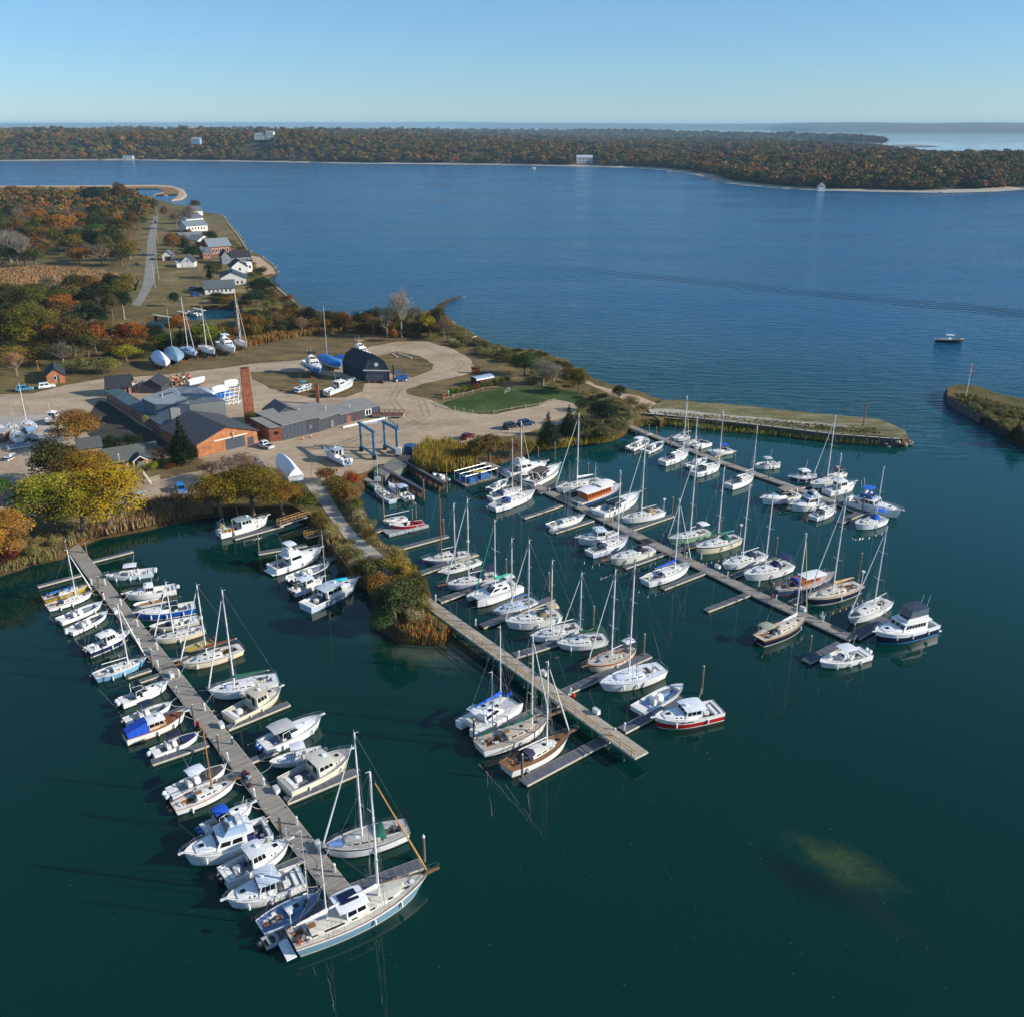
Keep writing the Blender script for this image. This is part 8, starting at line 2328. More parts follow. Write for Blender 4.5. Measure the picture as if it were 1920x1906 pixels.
H('long grey shingled house with dark roof and white porch',(436,494),(470,492),8,3.4,6.2,M('#7f8286',rough=.85,var=.1,name='grey_shingle_siding'),'#2b2d34',ridge='width',wins=wins('f',6,.2,.8),over=.5)
H('grey shingled gable wing with white trimmed window',(417,496),(435,495),10,4.2,7.2,M('#7f8286',rough=.85,var=.1,name='grey_shingle_siding'),'#2b2d34',ridge='depth',wins=[('f',.42,.6,.35,.75)],over=.5,trim=HW)
H('brick house with long grey dormer roof',(394,479),(434,476),14,5.0,8.8,brick_mat('#9c5638','#844430'),'#7c848c',ridge='width',wins=wins('f',5,.2,.75),over=.6)
H('brick porch wing of the dormer house',(381,487),(396,486),9,4.0,6.2,brick_mat('#9c5638','#844430'),'#5c6670',ridge='width',wins=wins('f',2,.3,.85),over=.5)
H('large grey roofed house with white gable dormer',(350,462),(388,458),16,4,7.6,HW,'#6a7276',ridge='width',wins=wins('f',5),over=.8)
H('white house with steep gables facing the bay behind the dormer house',(372,466),(398,463),12,4.8,7.4,HW,'#7d8488',ridge='depth',wins=wins('f',3,.4,.8),over=.5)
H('white house half hidden by trees in the beach row',(350,436),(390,433),13,4.4,7.4,HW,'#6f7c80',ridge='width',wins=wins('f',6),over=.5)
H('grey roofed white house second from the far end of the beach row',(350,421),(382,418),15,4,7.6,HW,'#5d656c',ridge='width',wins=wins('f',4),over=.5)
H('farthest grey roofed house of the beach row with white chimney',(362,405),(381,404),14,4,7.4,HW,'#5d656c',ridge='width',over=.5)
house('garage','small white gabled garage with open dark door beside the road',P(305,489,GZ),P(324,488.5,GZ),8,2.8,5.2,HW,shingle('#5c6468'),cat='garage',doors=[('f',.25,.85,.8,M('#5a3432',rough=.8,name='dark_opening'))])
house('garage','white garage with two doors and steep gable on the field',P(341,502,GZ),P(365,501.5,GZ),8,3.0,6.4,HW,shingle('#3c4248'),cat='garage',wins=[('f',.42,.58,.98,1.3)],doors=[('f',.06,.46,.75,WWALL),('f',.54,.94,.75,WWALL)])
house('garage','white lean to shed attached left of the two door garage',P(332,502.5,GZ),P(340.5,502,GZ),6,2.6,3.4,HW,shingle('#8f979c'),cat='shed',ridge='width')
# far shore houses
def FH(label,x0,x1,y,dep,hw,hr,dy=0,z=3,roof='#7b8488',wall=HW,nw=6):
 a,b = P(x0,y,z),P(x1,y,z);house('far_house',label,Vector((a.x,a.y + dy,0)),Vector((b.x,b.y + dy,0)),dep,hw,hr,wall,shingle(roof),ridge='width',z=z,wins=wins('f',nw,.1,.42) + wins('f',nw,.55,.9))
FH('large white mansion with many windows on the far beach',1081,1111,306.5,16,11,15,roof='#a8b0b4')
FH('blue grey house high on the far bluff',359,375,270,14,9,13,z=36,wall=M('#7fa0b0',rough=.7,name='blue_siding'),nw=4)
FH('left part of the big white gabled mansion on the far bluff',477,496,262,16,9,14,z=42,nw=4);FH('right part of the big white gabled mansion on the far bluff',499,513,262,20,13,19,z=42,nw=3)
FH('low white cottage on the far beach at the left',230,249,298,12,4,7,z=2,nw=4)
FH('small blue white house in the far woods below the bluff',545,556,288,10,7,11,z=10,wall=M('#9db4c0',rough=.7,name='pale_siding'),nw=3)
FH('white house with a gable among trees right of the far bluff',893,908,297,12,7,12,z=5,nw=3)
FH('white roofed ranch house on the right headland',1773,1793,347,12,5,8,z=4,roof='#c9d0d4',nw=4)
FH('low house half hidden behind the yellow tree on the right headland',1735,1745,347,10,5,8,z=4,nw=2)
for i,(x,y,lb) in enumerate([(708,246.5,'leftmost of three tiny white buildings far beyond the bluff'),(727,246,'middle of three tiny white buildings far beyond the bluff'),(739,246.3,'rightmost of three tiny white buildings far beyond the bluff')]):
 a = P(x,y,12);house('far_building',lb,Vector((a.x - 12,a.y,0)),Vector((a.x + 12,a.y,0)),25,14,20,HW,shingle('#c9ccd0'),ridge='width',z=22)
p = P(351,233.6,60);m = MB();
def far_jetty(label,x0,x1,y):
 a,b = P(x0,y,1),P(x1,y,1);t = thing('far_jetty',label,'jetty',(a.x,a.y,0));L = b.x - a.x
 m = MB();m.box((L / 2,0,1.6),(L,3,.5));m.build('deck',FRAME,t)
 for k in range(int(L / 7) + 1): m = MB();m.box((k * 7,-1.2,.6),(.6,.6,3.4));m.build('post',FRAME,t)
far_jetty('pale timber jetty on the far shore left of the right headland',1251,1288,323);far_jetty('pale jetty in front of the far mansion',1043,1073,312);far_jetty('longer pale jetty right of the far mansion',1085,1121,313)
p = P(1540,359,0);t = thing('boathouse','small white boathouse at the tip of the right headland','boathouse',(p.x - 4,p.y,0));m = MB();m.box((4,3,3),(8,6,6));m.build('wall',HW,t);m = MB();m.rings([[(-.5,-.5,6),(8.5,-.5,6),(8.5,6.5,6),(-.5,6.5,6)],[(4,1,10),(4.2,1,10),(4.2,5,10),(4,5,10)]]);m.build('roof',shingle('#a9877c'),t)

# ================================================================== VEHICLES AND YARD THINGS
def car(label,a,b,col,kind='suv',z=GZ,group='cars parked in the yard',cat='car'):
 A_,B_ = P(*a,z),P(*b,z);d = B_ - A_;L = {'suv': 4.7,'sedan': 4.6,'pickup': 5.5}[kind];c = (A_ + B_) / 2;rz = math.atan2(d.y,d.x)
 t = thing('pickup_truck' if kind == 'pickup' else 'parked_car',label,cat,(c.x,c.y,z),rz,group)
 W = 1.85;pm_ = M(col,rough=.3,var=.05,scale=1,name='car_paint')
 hb_,hr = (.95,1.75) if kind != 'sedan' else (.85,1.45)
 prof = [(-L / 2,.35),(-L / 2,hb_),(-L * .1,hb_ + .05),(L * .26,hb_),(L / 2 - .1,hb_ - .15),(L / 2,.6),(L / 2,.3)]
 m = MB();m.rings([[(x,y * W / 2 * (1 if 0 < i < 5 else .97),zz) for i,(x,zz) in enumerate(prof)] for y in (-1,-.9,.9,1)]);m.build('body',pm_,t,fix=True)
 x0,x1 = {'suv': (-L * .47,L * .22),'sedan': (-L * .36,L * .20),'pickup': (-L * .12,L * .22)}[kind]
 _,fc,_ = cabin(t,'cabin',pm_,x0,x1,W * .47,W * .46,hb_ - .02,hr,.25,.6,tin=.84,crown=.03)
 for f in ('stbd','port'): windows(t,fc[f],[(.08,.46,.2,.85),(.52,.92,.2,.85)])
 windows(t,fc['front'],[(.06,.94,.12,.9)],'windscreen');windows(t,fc['back'],[(.1,.9,.25,.85)],'rear_window')
 if kind == 'pickup':
  m = MB();m.box((-L * .31,0,hb_ + .02),(L * .34,W * .82,.05));m.build('cargo_bed',DARK,t)
 for x in (-L * .31,L * .31):
  for sg in (1,-1):
   m = MB();m.tube((x,sg * (W / 2 - .18),.34),(x,sg * (W / 2 + .02),.34),.34,n=10);wo = m.build('wheel',DARK,t);m = MB();m.tube((x,sg * (W / 2 + .02),.34),(x,sg * (W / 2 + .04),.34),.19,n=8);m.build('rim',ALU,wo)
 for sg in (1,-1):
  m = MB();m.box((L / 2 - .02,sg * .68,.72),(.08,.35,.16));m.build('headlight',WHITE,t);m = MB();m.box((-L / 2 + .0,sg * .74,.8),(.08,.2,.25));m.build('tail_light',gel('#8c1818'),t)
 return t
car('white SUV parked beside the brick cottage',(73,730),(103,726),'#e4e4e2')
car('light blue estate car parked left of the white SUV',(32,734),(62,732),'#4f93ae')
car('white and dark pickup truck parked by the brick workshop doors',(513,844),(480,834),'#c9cdd2','pickup',cat='pickup truck')
car('bright blue car parked alone in the front parking area',(333,912),(347,934),'#2f7ac0')
car('dark red car half hidden behind the reed bed',(868,826),(885,818),'#5a1218','sedan');car('blue car in the shade behind the reed bed',(872,842),(884,850),'#1c2f54','sedan')
car('dark grey car under the cedars, left of two',(948,806),(968,800),'#20242c');car('dark blue car under the cedars, right of two',(976,800),(996,796),'#1b3058')
car('blue car half hidden under the big yellow oaks',(18,946),(28,938),'#3c5f84');car('silver car below the orange tree at the left edge',(50,985),(40,1000),'#9aa4ae','sedan');car('pale car showing under the oaks beside the parking bay',(258,940),(266,928),'#aab4ba','sedan')
for (a,b,c_,k_,lb) in [((251,470),(270,469),'#26303c','suv','dark car on the grass left of the middle of the road'),((249,499),(267,498),'#20301f','sedan','dark green car on the grass left of the road, nearest'),((252,433),(262,432),'#1c2126','suv','small black car by the trees at the far end of the road'),
  ((358,545),(370,544),'#1d3050','suv','navy car parked at the white beach house, left of two'),((371,546),(381,545),'#232a38','suv','dark car parked at the white beach house, right of two'),((358,557),(379,555),'#223f70','suv','blue car on the drive below the white beach house')]:
 car(lb,a,b,c_,k_,group='cars parked at the beach houses')
# road car far
car('tiny dark car driving at the far end of the road',(291,421),(292,417),'#2a3340',group='cars parked at the beach houses')

# ---- travel lift
TEALP = M('#1f6a8c',rough=.5,var=.2,scale=1,name='teal_blue_paint')
p1,p2,p3,p4 = P(702,862,GZ),P(678,846,GZ),P(722,843,GZ),P(745,856,GZ)
t = thing('travel_lift','tall blue travel lift straddling the head of the slip','boat lift')
hh = 7.0;U = Vector((0,0,hh))
for q in (p1,p2,p3,p4):
 m = MB();m.tube(q + Vector((0,0,.5)),q + U,.34,n=4);m.build('leg',TEALP,t)
 m = MB();m.tube(q + Vector((-.45,0,.55)),q + Vector((.45,0,.55)),.6,n=12);m.build('wheel',DARK,t)
for a,b in ((p1,p2),(p4,p3)):
 m = MB();d = (b - a).normalized() * .9;m.tube(a + U - d,b + U + d,.38,n=4);m.build('top_beam',TEALP,t)
 m = MB();m.tube(a + Vector((0,0,1.2)),b + Vector((0,0,1.2)),.3,n=4);m.build('side_beam',TEALP,t)
m = MB();m.tube(p2 + U,p3 + U,.22,n=4);m.build('cross_beam',M('#c9d0d2',rough=.5,name='pale_paint'),t)
m = MB();m.tube(p3 + U + Vector((.4,.6,.2)),p3 + U + Vector((.4,.6,1.4)),.12,n=4);m.tube(p4 + U + Vector((.4,.3,.2)),p3 + U + Vector((.4,.6,1.4)),.12,n=4);m.tube(p4 + U + Vector((.4,.3,.0)),p4 + U + Vector((.4,.3,1.1)),.15,n=4);m.build('jib_frame',TEALP,t)
for f in (.25,.75):
 a = p1.lerp(p2,f) + Vector((0,0,6.6));b = p4.lerp(p3,f) + Vector((0,0,6.6));pts = [a.lerp(b,k / 8) - Vector((0,0,4.6 * math.sin(math.pi * k / 8))) for k in range(9)]
 m = MB();m.path(pts,.07,4);m.build('sling',M('#a8adb4',rough=.9,name='webbing'),t)
m = MB();m.box((p4.x + .4,p4.y - .2,3.0),(1.3,1.4,1.6));m.build('engine_house',M('#c9ccc8',rough=.6,var=.1,name='pale_paint'),t)
p = P(770,850,GZ);t = thing('water_tank','round dark blue tank beside the travel lift','tank',(p.x,p.y,GZ));m = MB();m.tube((0,0,0),(0,0,2.1),1.5,n=16);m.build('shell',gel('#123a70'),t);m = MB();m.tube((0,0,2.1),(0,0,2.25),1.2,.3,n=16);m.build('lid',gel('#1c4c88'),t)
# forklift
a = P(738,716,GZ);t = thing('forklift','blue yard forklift with long forks beside the barn','forklift',(a.x,a.y,GZ),R(14));BLP = M('#1b5c9c',rough=.45,var=.15,scale=1,name='blue_paint')
m = MB();m.box((2.4,0,1.1),(3.4,1.9,1.0));m.box((3.7,0,1.55),(1.2,1.8,.9));m.build('body',BLP,t)
m = MB();
for x,y in ((.9,.8),(.9,-.8),(2.2,.8),(2.2,-.8)): m.tube((x,y,1.5),(x,y,3.0),.06,n=4)
m.box((1.55,0,3.05),(1.6,1.9,.12));m.build('cab',BLP,t)
m = MB();m.box((0,.5,2.6),(.25,.25,5.2));m.box((0,-.5,2.6),(.25,.25,5.2));m.box((0,0,5.1),(.25,1.3,.25));m.build('mast',DARK,t)
m = MB();m.box((-2.4,.6,.35),(5,.22,.1));m.box((-2.4,-.6,.35),(5,.22,.1));m.build('fork',M('#8a8c8c',rough=.6,name='worn_steel'),t)
for x in (.9,3.9):
 for sg in (1,-1): m = MB();m.tube((x,sg * .75,.55),(x,sg * 1.1,.55),.55,n=12);wo = m.build('wheel',DARK,t);m = MB();m.tube((x,sg * 1.1,.55),(x,sg * 1.13,.55),.33,n=10);m.build('rim',WHITE,wo)
# cones
for x,y,lb in [(568,825,'left'),(584,821,'right')]:
 p = P(x,y,GZ);t = thing('traffic_cone','orange traffic cone in front of the slate shed doors, ' + lb + ' of two','traffic cone',(p.x,p.y,GZ + .012 * 2));m = MB();m.tube((0,0,0),(0,0,.95),.24,.05,8);m.build('body',M('#d8501c',rough=.6,name='orange_plastic_cone'),t);m = MB();m.tube((0,0,.42),(0,0,.62),.16,.12,8);m.build('band',WHITE,t)
# posts along the drive and the split rail fence round the lawn
def rail_fence(label,px,gap,rail=True,h=1.0):
 pts = PX(px,GZ);t = thing('post_fence',label,'fence');
 m = MB();m.box((0,0,h / 2),(.22,.22,h));po = None
 for a,b in zip(pts,pts[1:]):
  d = b - a;L = d.length;k = max(1,round(L / gap));rz = math.atan2(d.y,d.x)
  for i in range(k):
   c_ = a.lerp(b,i / k)
   if po is None: po = m.build('post',FRAME,t,loc=c_)
   else: q = po.copy();COL.objects.link(q);q.location = c_
  if rail:
   for i in range(k):
    c_ = a.lerp(b,(i + .5) / k);r_ = MB();r_.box((0,0,0),(L / k - .24,.12,.14));q = r_.build('rail',M('#8c8070',rough=.9,var=.2,name='grey_rail'),t,loc=(c_.x,c_.y,GZ + .6),rz=rz)
rail_fence('split rail fence round the near edge of the green lawn',[(818,757),(829,763),(853,769),(887,776),(926,776),(960,769),(1012,761),(1041,751)],4.2)
rail_fence('low rail along the planted row at the back of the green lawn',[(832,751),(868,742),(905,732),(936,728)],4.5)
rail_fence('row of short pale posts round the outside of the gravel loop',[(812,655),(830,659),(843,666),(857,674),(871,680),(882,688)],5,rail=False)
rail_fence('row of short dark posts along the inside bend of the gravel drive',[(755,731),(776,726),(792,718),(846,708),(868,705)],6,rail=False,h=.9)
# kiosks
p = P(892,700,GZ);t = thing('notice_stand','small orange brown timber stand beside the gravel loop','stand',(p.x,p.y,GZ));m = MB();m.box((0,0,.9),(2.6,1.1,1.8));m.build('body',M('#9c5530',rough=.8,var=.2,name='orange_timber'),t);m = MB();m.box((0,0,1.9),(3.0,1.5,.14));m.build('top',M('#5c3624',rough=.8,name='brown_top'),t)
a,b = P(895,726,GZ),P(925,720,GZ);d = b - a;t = thing('pavilion','dark red barrel roofed garden pavilion behind the planted row','pavilion',(a.x,a.y,GZ),math.atan2(d.y,d.x));L = d.length
m = MB();m.rings([[(x,1.7 + 1.9 * math.cos(math.pi * k / 8),2.0 + .8 * math.sin(math.pi * k / 8)) for k in range(9)] for x in (-.3,L + .3)],closed=False,cap0=False,cap1=False);m.build('roof',M('#8fa6bc',rough=.4,name='pale_sheet_roof'),t)
m = MB();m.box((L / 2,3.3,1.0),(L,.15,2.0));m.box((.1,1.7,1.0),(.15,3.2,2.0));m.build('wall',M('#5c1c18',rough=.8,var=.2,name='dark_red_boards'),t)
for x in (.2,L / 2,L - .2): m = MB();m.box((x,.1,1.0),(.16,.16,2.0));m.build('post',M('#5c1c18',rough=.8,var=.2,name='dark_red_boards'),t)
p = P(833,747,GZ);t = thing('sign_stand','small orange box and green topped post at the lawn corner','stand',(p.x,p.y,GZ));m = MB();m.box((0,0,.6),(1.0,.7,1.2));m.build('box',M('#b0602c',rough=.8,name='orange_box'),t);m = MB();m.tube((1.1,.6,0),(1.1,.6,1.6),.12,n=6);m.tube((1.1,.6,1.6),(1.1,.6,2.2),.38,.3,8);m.build('post',gel('#7fae94'),t)
p = P(946,738,GZ);t = thing('anchor_sculpture','white curled rope like sculpture standing on the green lawn','sculpture',(p.x,p.y,GZ));m = MB();m.path([(0,0,0),(.3,0,.9),(.9,0,1.6),(1.4,0,1.7),(1.6,0,1.2),(1.1,0,.6),(.4,0,.5)],.09,6);m.build('rod',WHITE,t)
for (a,b,lb) in [((746,663),(772,672),'pale timber beam lying on the loop grass'),((745,670),(735,664),'shorter timber lying on the loop grass'),((884,633),(893,631),'white boat shaped plank lying at the shore hedge')]:
 A_,B_ = P(*a,GZ + .2),P(*b,GZ + .2);d = B_ - A_;m = MB();m.box((0,0,0),(d.length,.35,.3));tag(m.build('timber',FRAME,loc=(A_ + B_) / 2,rz=math.atan2(d.y,d.x)),lb,'timber')

# ---- utility poles
def pole(base,top,label,arm=True,lampb=False,col='#8f8070',r=.16):
 p = P(*base,GZ);h = top_z(p,top) - GZ;t = thing('utility_pole',label,'pole',(p.x,p.y,GZ),0,'utility poles along the road')
 m = MB();m.tube((0,0,-.2),(0,0,h),r,r * .7,7);m.build('shaft',M(col,rough=.9,var=.2,name='pole_timber'),t)
 if arm: m = MB();m.box((0,0,h - .7),(2.2,.14,.14));m.build('crossarm',PILE,t)
 return p,h
pp = []
for b_,t_,lb in [((291,540),(283,491),'nearest utility pole on the road edge'),((298,525),(293,470),'second utility pole right of the road'),((295,487),(292,445),'third utility pole right of the road'),((295,452),(293,418),'fourth utility pole right of the road'),((299,430),(299,388),'tall pale utility pole near the far end of the road'),((213,541),(209,517),'pale pole standing in the brush left of the road')]:
 pp.append(pole(b_,t_,lb,col='#b5a894'))
w_ = MB()
for (a,ha),(b,hb_) in zip(pp[:5],pp[1:5]):
 for dx in (-.9,0,.9):
  A_,B_ = Vector((a.x + dx,a.y,GZ + ha - .6)),Vector((b.x + dx,b.y,GZ + hb_ - .6));w_.path([A_,A_.lerp(B_,.5) - Vector((0,0,.8)),B_],.03,3)
tag(w_.build('power_line',DARK),'power lines strung between the poles beside the road','cables')
pole((72,694),(67,676),'orange brown pole with lamp behind the brick cottage',col='#b0703c')
pole((1618,801),(1624,758),'tall timber post with flat top on the outer jetty',arm=True,col='#6f6658',r=.2)
pole((1691,806),(1697,795),'thin reddish marker post beyond the jetty rocks',arm=False,col='#8c5a5c',r=.07)
p = P(1811,745,2.2);t = thing('flagpole','white flagpole with a drooping striped flag on the grassy point','flagpole',(p.x,p.y,2.2));h = top_z(p,(0,681)) - 2.2
m = MB();m.tube((0,0,0),(0,0,h),.11,.06,7);m.build('pole',WHITE,t)
for k in range(7):
 m = MB();z0 = h - .5 - .34 * k;m.rings([[(.08,0,z0),(.5,.1,z0 - .25),(.8,-.05,z0 - .7),(.8,-.05,z0 - 1.0),(.5,.1,z0 - .58),(.08,0,z0 - .33)],[(.08,.04,z0),(.5,.14,z0 - .25),(.8,-.01,z0 - .7),(.8,-.01,z0 - 1.0),(.5,.14,z0 - .58),(.08,.04,z0 - .33)]])
 m.build('flag_stripe',cloth('#b3262c') if k % 2 == 0 else cloth('#e2e0dc'),t)
m = MB();m.rings([[(.09,-.04,h - .5),(.45,.05,h - .72),(.45,.05,h - 1.75),(.09,-.04,h - 1.5)],[(.09,-.06,h - .5),(.45,.03,h - .72),(.45,.03,h - 1.75),(.09,-.06,h - 1.5)]]);m.build('flag_canton',cloth('#1c2a5c'),t)

# ---- boats standing ashore
def stands(t,s,up):
 m = MB()
 for tt in (.2,.5,.78):
  for sg in (1,-1):
   b = s.hb(tt);m.tube((s.x(tt),sg * b * .8,.0),(s.x(tt),sg * (b + .5),-up),.05,n=4);m.tube((s.x(tt),sg * b * .8,0),(s.x(tt) + .4,sg * (b + .3),-up),.05,n=4)
 m.build('jack_stand',M('#a0522c',rough=.7,var=.2,name='rusty_stand'),t)
 m = MB();rows = [[(s.x(tt),y,z) for y,z in ((-.12,-.2),(.12,-.2),(.1,-up + .15),(-.1,-up + .15))] for tt in (.35,.65)]
 m.rings(rows);m.build('keel',gel('#2f4a5c'),t)
def ashore(fn,label,stern,bow,*a,up=1.6,**k):
 k['z'] = GZ + up;k['group'] = 'boats stored ashore';t = fn(label,stern,bow,*a,**k);stands(t,BOXR[label][1],up);return t
def wrapped(label,stern,bow,col='#e2e4e6',hgt=2.4,up=1.2,B=None,F=1.2):
 c,L,rz,a,b = place(stern,bow,F + GZ + up);s = Shape(L,B or .32 * L + .3,F,'motor',rise=.3);t = thing('wrapped_boat',label,'boat',(c.x,c.y,GZ + up),rz,'boats stored ashore')
 hull_mesh(s,t,'#c9ced4','#3a4c60')
 m = MB();rows = []
 for i in range(9):
  u = i / 8;w = s.hb(u) * 1.02;hh = hgt * (1 - abs(u - .4) ** 2 * 1.9) * (1 if u < 1 else .55)
  w = max(w,.08);rows.append([(s.x(u),-w,F * .55),(s.x(u),-w * 1.03,s.sh(u)),(s.x(u),-w * .45,s.sh(u) + hh * .72),(s.x(u),0,s.sh(u) + hh),(s.x(u),w * .45,s.sh(u) + hh * .72),(s.x(u),w * 1.03,s.sh(u)),(s.x(u),w,F * .55)])
 m.rings(rows,closed=False);m.build('shrink_wrap',M(col,rough=.45,var=.08,scale=.8,bump=.03,name='shrink_wrap'),t);BOXR[label] = (t,s);stands(t,s,up);return t
wrapped('white shrink wrapped boat at the left end of the boat row',(294,667),(311,683),'#c9d4e4',2.6)
wrapped('blue grey tarp covered sailboat with mast, second in the boat row',(322,655),(333,674),'#7f9cae',1.6)
m_ = P(323,652,4);h_ = top_z(m_,(0,578)) - 4;mm_ = MB();mm_.tube((0,0,0),(0,0,h_),.09,.06,7);mm_.box((0,0,h_ * .45),(2.2,.06,.06));o = mm_.build('mast',ALU,COL.objects.get(BOXR['blue grey tarp covered sailboat with mast, second in the boat row'][0].name));o.matrix_parent_inverse = o.parent.matrix_world.inverted() if False else Matrix.Identity(4);q_ = o.parent;o.location = Matrix.Rotation(-q_.rotation_euler.z,4,'Z') @ (Vector((m_.x,m_.y,4)) - q_.location)
SLO = dict(jib=None,F=1.1,boom=.5)
ashore(sail,'blue wrapped sloop with tall mast and furled headsail, third in the boat row',(345,651),(366,663),(358,652),(346,559),hull='#b9c8dc',boot='#2f4a6c',o=dict(jib='#d8d8d4',F=1.1,boom=.5,trunkc='#8fa9c8',deck='#8fa9c8',mr=.1,hc=.9,spread=1))
ashore(sail,'white and teal bottomed sloop with roller furled sail, fourth in the boat row',(378,648),(402,659),(393,650),(382,576),hull='#dce4e8',bottom='#2f6a84',boot='#dce4e8',o=dict(jib='#c9b89c',F=1.1,boom=.5,spread=1))
ashore(motor,'white sportfisher with tall flying bridge standing fifth in the boat row',(412,640),(440,655),'fly',boot='#c9d0d4',o=dict(B=3.8,topc='#e4e4e0',F=1.3,house=(.3,.66)))
ashore(sail,'white sloop with two masts showing, last in the boat row',(443,638),(463,645),(454,639),(445,546),o=dict(jib='#c4a888',F=1.1,boom=.5,mizzen=((451,640),(444,563),None)),boot='#9aa8b4')
ashore(motor,'light blue hulled cruiser with black canvas enclosure beside the barn',(575,675),(600,693),'fly',hull='#3f86bc',boot='#2c5a84',sheer='#dfe4e8',o=dict(B=4,topc='#1a1c20',canvas=1,F=1.4,flyc='#dcd4c0',house=(.3,.64)),up=1.8)
wrapped('bright blue wrapped sloop with tall mast between cruiser and barn',(606,668),(638,684),'#2f7cc4',1.2,F=1.5)
m_ = P(613,664,4.5);h_ = top_z(m_,(0,575)) - 4.5;q_ = BOXR['bright blue wrapped sloop with tall mast between cruiser and barn'][0];mm_ = MB();mm_.tube((0,0,0),(0,0,h_),.1,.07,7);mm_.box((0,0,h_ * .38),(2.2,.06,.06));mm_.box((0,0,h_ * .68),(1.8,.06,.06));o = mm_.build('mast',ALU,q_);o.location = Matrix.Rotation(-q_.rotation_euler.z,4,'Z') @ (Vector((m_.x,m_.y,4.5)) - q_.location)
wrapped('small blue wrapped boat tucked against the back of the barn',(634,668),(648,672),'#3f8ad0',.9,F=1.1)
ashore(motor,'flybridge boat with red brown top showing behind the barn',(665,655),(692,664),'fly',o=dict(topc='#b08a7c',canvas=1,B=3.6),up=1.2)
ashore(motor,'small teal and white centre console on a trailer',(555,729),(585,721),'cc',hull='#2f6a8c',boot='#e4e4e0',sheer='#e4e4e0',o=dict(top='#3f9cbc',ob=0,B=2.3),up=.8)
ashore(motor,'teal striped white walkaround boat with twin outboards on stands',(612,733),(664,713),'pilot',hull='#e6e6e2',boot='#e6e6e2',sheer='#2a7c9c',o=dict(ob=2,B=3.0,F=1.1,house=(.36,.58),over=.4),up=1.0)
ashore(motor,'white cabin boat with twin outboards parked on the apron by the travel lift',(652,862),(609,842),'pilot',hull='#c4d4e4',boot='#8fb0cc',o=dict(ob=2,B=3.0,house=(.36,.60),over=.4,top='#a8b4be'),up=.7)
wrapped('big white shrink wrapped boat beside the causeway entrance',(555,892),(521,857),'#e8e9ea',2.3,up=1.0,F=1.4,B=3.6)
ashore(motor,'white cuddy boat glimpsed through the russet tree, upper',(478,862),(492,870),'cuddy',o=dict(top=None,ob=0),up=.8);ashore(motor,'white boat glimpsed through the russet tree, lower',(490,882),(499,893),'cuddy',o=dict(top=None,ob=1),up=.8)
# white rack boats behind the hall
for (a,b,c_,lb,hg_) in [((372,731),(400,742),'#dfe6ee','white and blue wrapped boat directly behind the grey metal hall',1.3),((398,733),(428,727),'#e6eaee','white wrapped boat right of the blue wrapped one behind the hall',1.2),((402,745),(436,738),'#2f6fb4','blue tarp covered boat behind the hall near the chimney',1.1),((420,720),(446,716),'#e4e6e8','white boat farthest right behind the hall',1.),((352,716),(384,709),'#d9dde0','white runabout with black cover behind the gear heap',.7)]:
 wrapped(lb,a,b,c_,hg_,up=.9)
t = thing('boat_rack','white steel boat rack leaning beside the chimney','rack');a,b = P(420,762,GZ),P(446,758,GZ)
for k in range(4):
 m = MB();x = a.lerp(b,k / 3);m.tube((x.x,x.y,GZ),(x.x + .3,x.y + 2.5,GZ + 4.6),.13,n=4);m.tube((x.x,x.y,GZ + .3),(x.x,x.y + 3.5,GZ + .3),.12,n=4);m.build('frame_leg',WHITE,t)
for k in range(5):
 m = MB();zz = GZ + .5 + k * .95;f = k * .2;m.tube((a.x,a.y + f * 2.2,zz),(b.x,b.y + f * 2.2,zz),.11,n=4);m.build('cross_bar',WHITE,t)
# stored sailboats at the left edge
ashore(sail,'stored white sloop with mast, rightmost of the group at the left edge',(57,801),(49,788),(51.6,787),(35,720),hull='#7fa6c8',boot='#5c86ac',o=dict(jib=None,boom=.4,B=3.2,F=1.2),up=1.0)
ashore(sail,'stored sloop with pale cockpit below the masted one at the left edge',(35,822),(28,808),(30,812),(22,745),hull='#dfe2e4',boot='#8fa0b0',o=dict(jib=None,boom=.4,B=3.2,F=1.2,mc='#b0aaa0'),up=1.0)
ashore(sail,'stored grey sloop in the middle of the left edge group',(28,806),(20,794),None,None,hull='#8fa4bc',boot='#5c7088',o=dict(B=3.,F=1.1),up=1.0)
ashore(sail,'stored sloop cut off by the left edge of the photo',(2,810),(-4,796),None,None,hull='#c9d0d8',boot='#5c7088',o=dict(B=3.,F=1.1),up=1.0)
ashore(motor,'white runabout lying right of the stored sloops at the left edge',(52,814),(70,820),'open',o=dict(top=None,ob=0),up=.6)
ashore(motor,'white wheelhouse boat under the orange oak, upper',(92,786),(108,776),'pilot',o=dict(B=2.8),up=.8);ashore(motor,'white boat under the orange oak, lower',(104,800),(120,793),'cuddy',o=dict(top=None,ob=0),up=.8)
p = P(4,826,GZ);t = thing('storage_shed','pale roofed storage box at the left edge beside the sloops','shed',(p.x,p.y,GZ));m = MB();m.box((0,0,1.2),(3.4,4,2.4));m.build('wall',M('#6f5a50',rough=.9,name='brown_panel'),t);m = MB();m.box((0,0,2.5),(3.8,4.4,.2));m.build('roof',gel('#b5b0a8'),t)
a,b = P(14,846,GZ),P(60,838,GZ);d = b - a;t = thing('pontoon_frame','bare aluminium pontoon frame lying on the grass at the left edge','frame',(a.x,a.y,GZ),math.atan2(d.y,d.x));L = d.length
for y in (0,2.3): m = MB();m.tube((0,y,.35),(L,y,.35),.3,n=7);m.build('pontoon',ALU,t)
for k in range(6): m = MB();m.box((L * (k + .5) / 6,1.15,.75),(.2,2.4,.12));m.build('crossbar',ALU,t)
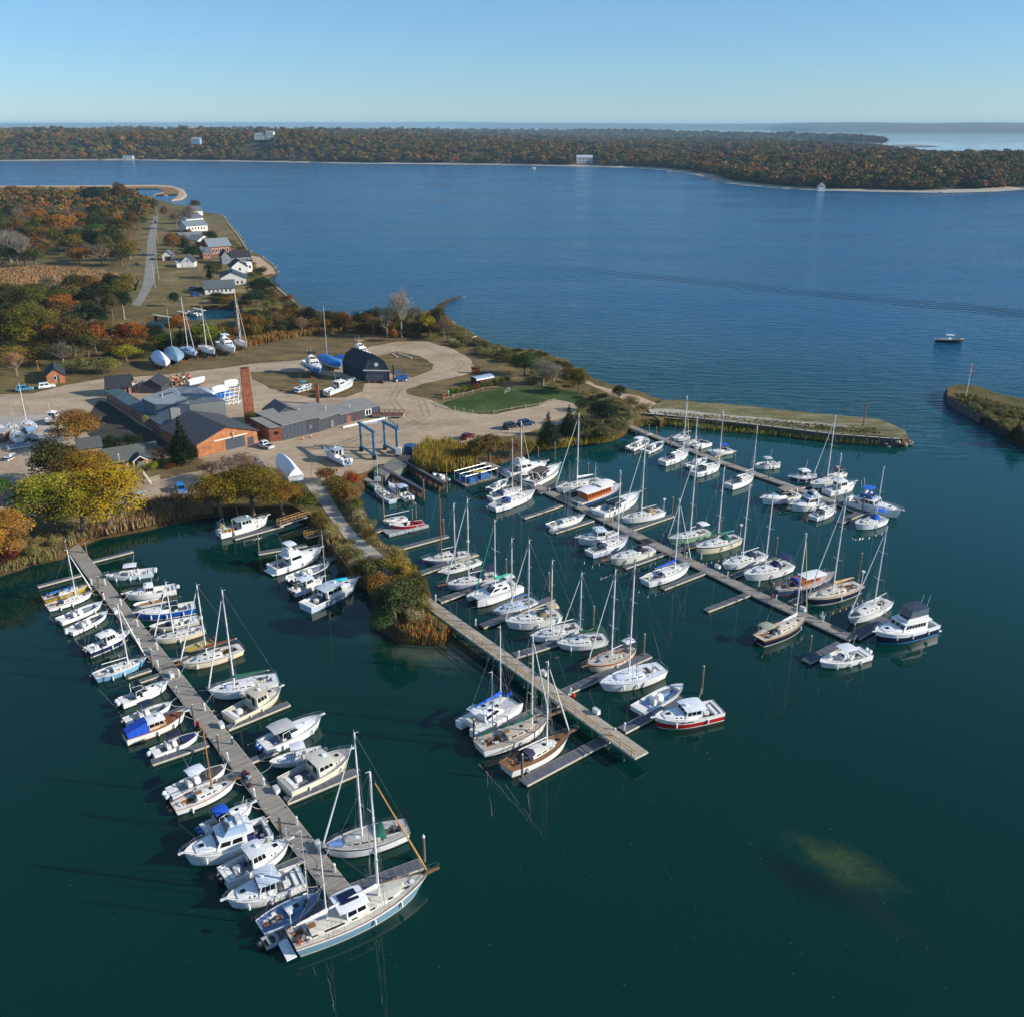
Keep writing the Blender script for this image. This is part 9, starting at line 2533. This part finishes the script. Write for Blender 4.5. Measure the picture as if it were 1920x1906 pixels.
ashore(motor,'dark open skiff lying on the grass in front of the pontoon frame',(10,858),(28,850),'open',hull='#3a4c5c',boot='#c9ccd0',o=dict(top=None,ob=0),up=.3)
# creek docks and small creek boats
t = None
for (a,b,w,lb) in [((287,591),(322,596),1.4,'pale creek dock left of the orange tree'),((333,584),(350,588),1.3,'pale creek dock right of the orange tree'),((361,578),(384,583),1.4,'creek dock behind the tall masts'),((183,614),(212,619),1.4,'pale dock at the small creek pool'),((225,607),(250,611),1.4,'grey dock behind the rust red tree')]:
 dock('creek_dock',lb,P(*a,1.6),P(*b,1.6),w,z=1.7,piles=True,plank=FRAME)
motor('small white cabin boat moored in the creek behind the tall masts',(373,589),(352,585),'cuddy',o=dict(top=None),group='boats in the creek')
motor('little white boat at the left creek pool',(270,604),(262,606),'cuddy',o=dict(top=None,ob=0),group='boats in the creek')
t = sail('small white sloop in the creek behind the rust red tree',(250,604),(233,602),(243,600),(237,572),o=dict(jib='#c9b9a4'),group='boats in the creek',z=0)
# swimming groyne and drifting weed
rocks_along([(846,564),(856,560),(870,558)],14,.5,'thin line of rocks running out from the yellow tree point',.5,.3,.6,'groyne')

# vent pipes on the shed and workshop roofs
for x,y,z,lb in [(560,770,5.8,'left on the long shed roof'),(610,766,5.6,'in the middle of the long shed roof'),(655,762,5.,'right on the long shed roof'),(304,742,8.8,'on the grey metal hall roof'),(437,815,5.2,'on the orange brick workshop roof'),(222,856,5.4,'on the long low office roof')]:
 p = P(x,y,z);t = thing('roof_vent','small pale vent pipe ' + lb,'vent',(p.x,p.y,z - .9));m = MB();m.tube((0,0,0),(0,0,1.3),.12,n=7);m.build('pipe',ALU,t);m = MB();m.tube((0,0,1.3),(0,0,1.5),.26,.12,8);m.build('cowl',ALU,t)


# ================================================================== HAZE
hz = bpy.data.materials.new('haze');hz.use_nodes = True
hn,hl = hz.node_tree.nodes,hz.node_tree.links
hn.remove(hn['Principled BSDF'])
pv = hn.new('ShaderNodeVolumePrincipled')
pv.inputs['Color'].default_value = (.50,.80,1.0,1)
pv.inputs['Density'].default_value = .00005
hl.new(pv.outputs[0],hn['Material Output'].inputs['Volume'])
m = MB();m.box((0,29000,57.5),(118000,60000,118))
tag(m.build('haze',hz),kind='stuff')
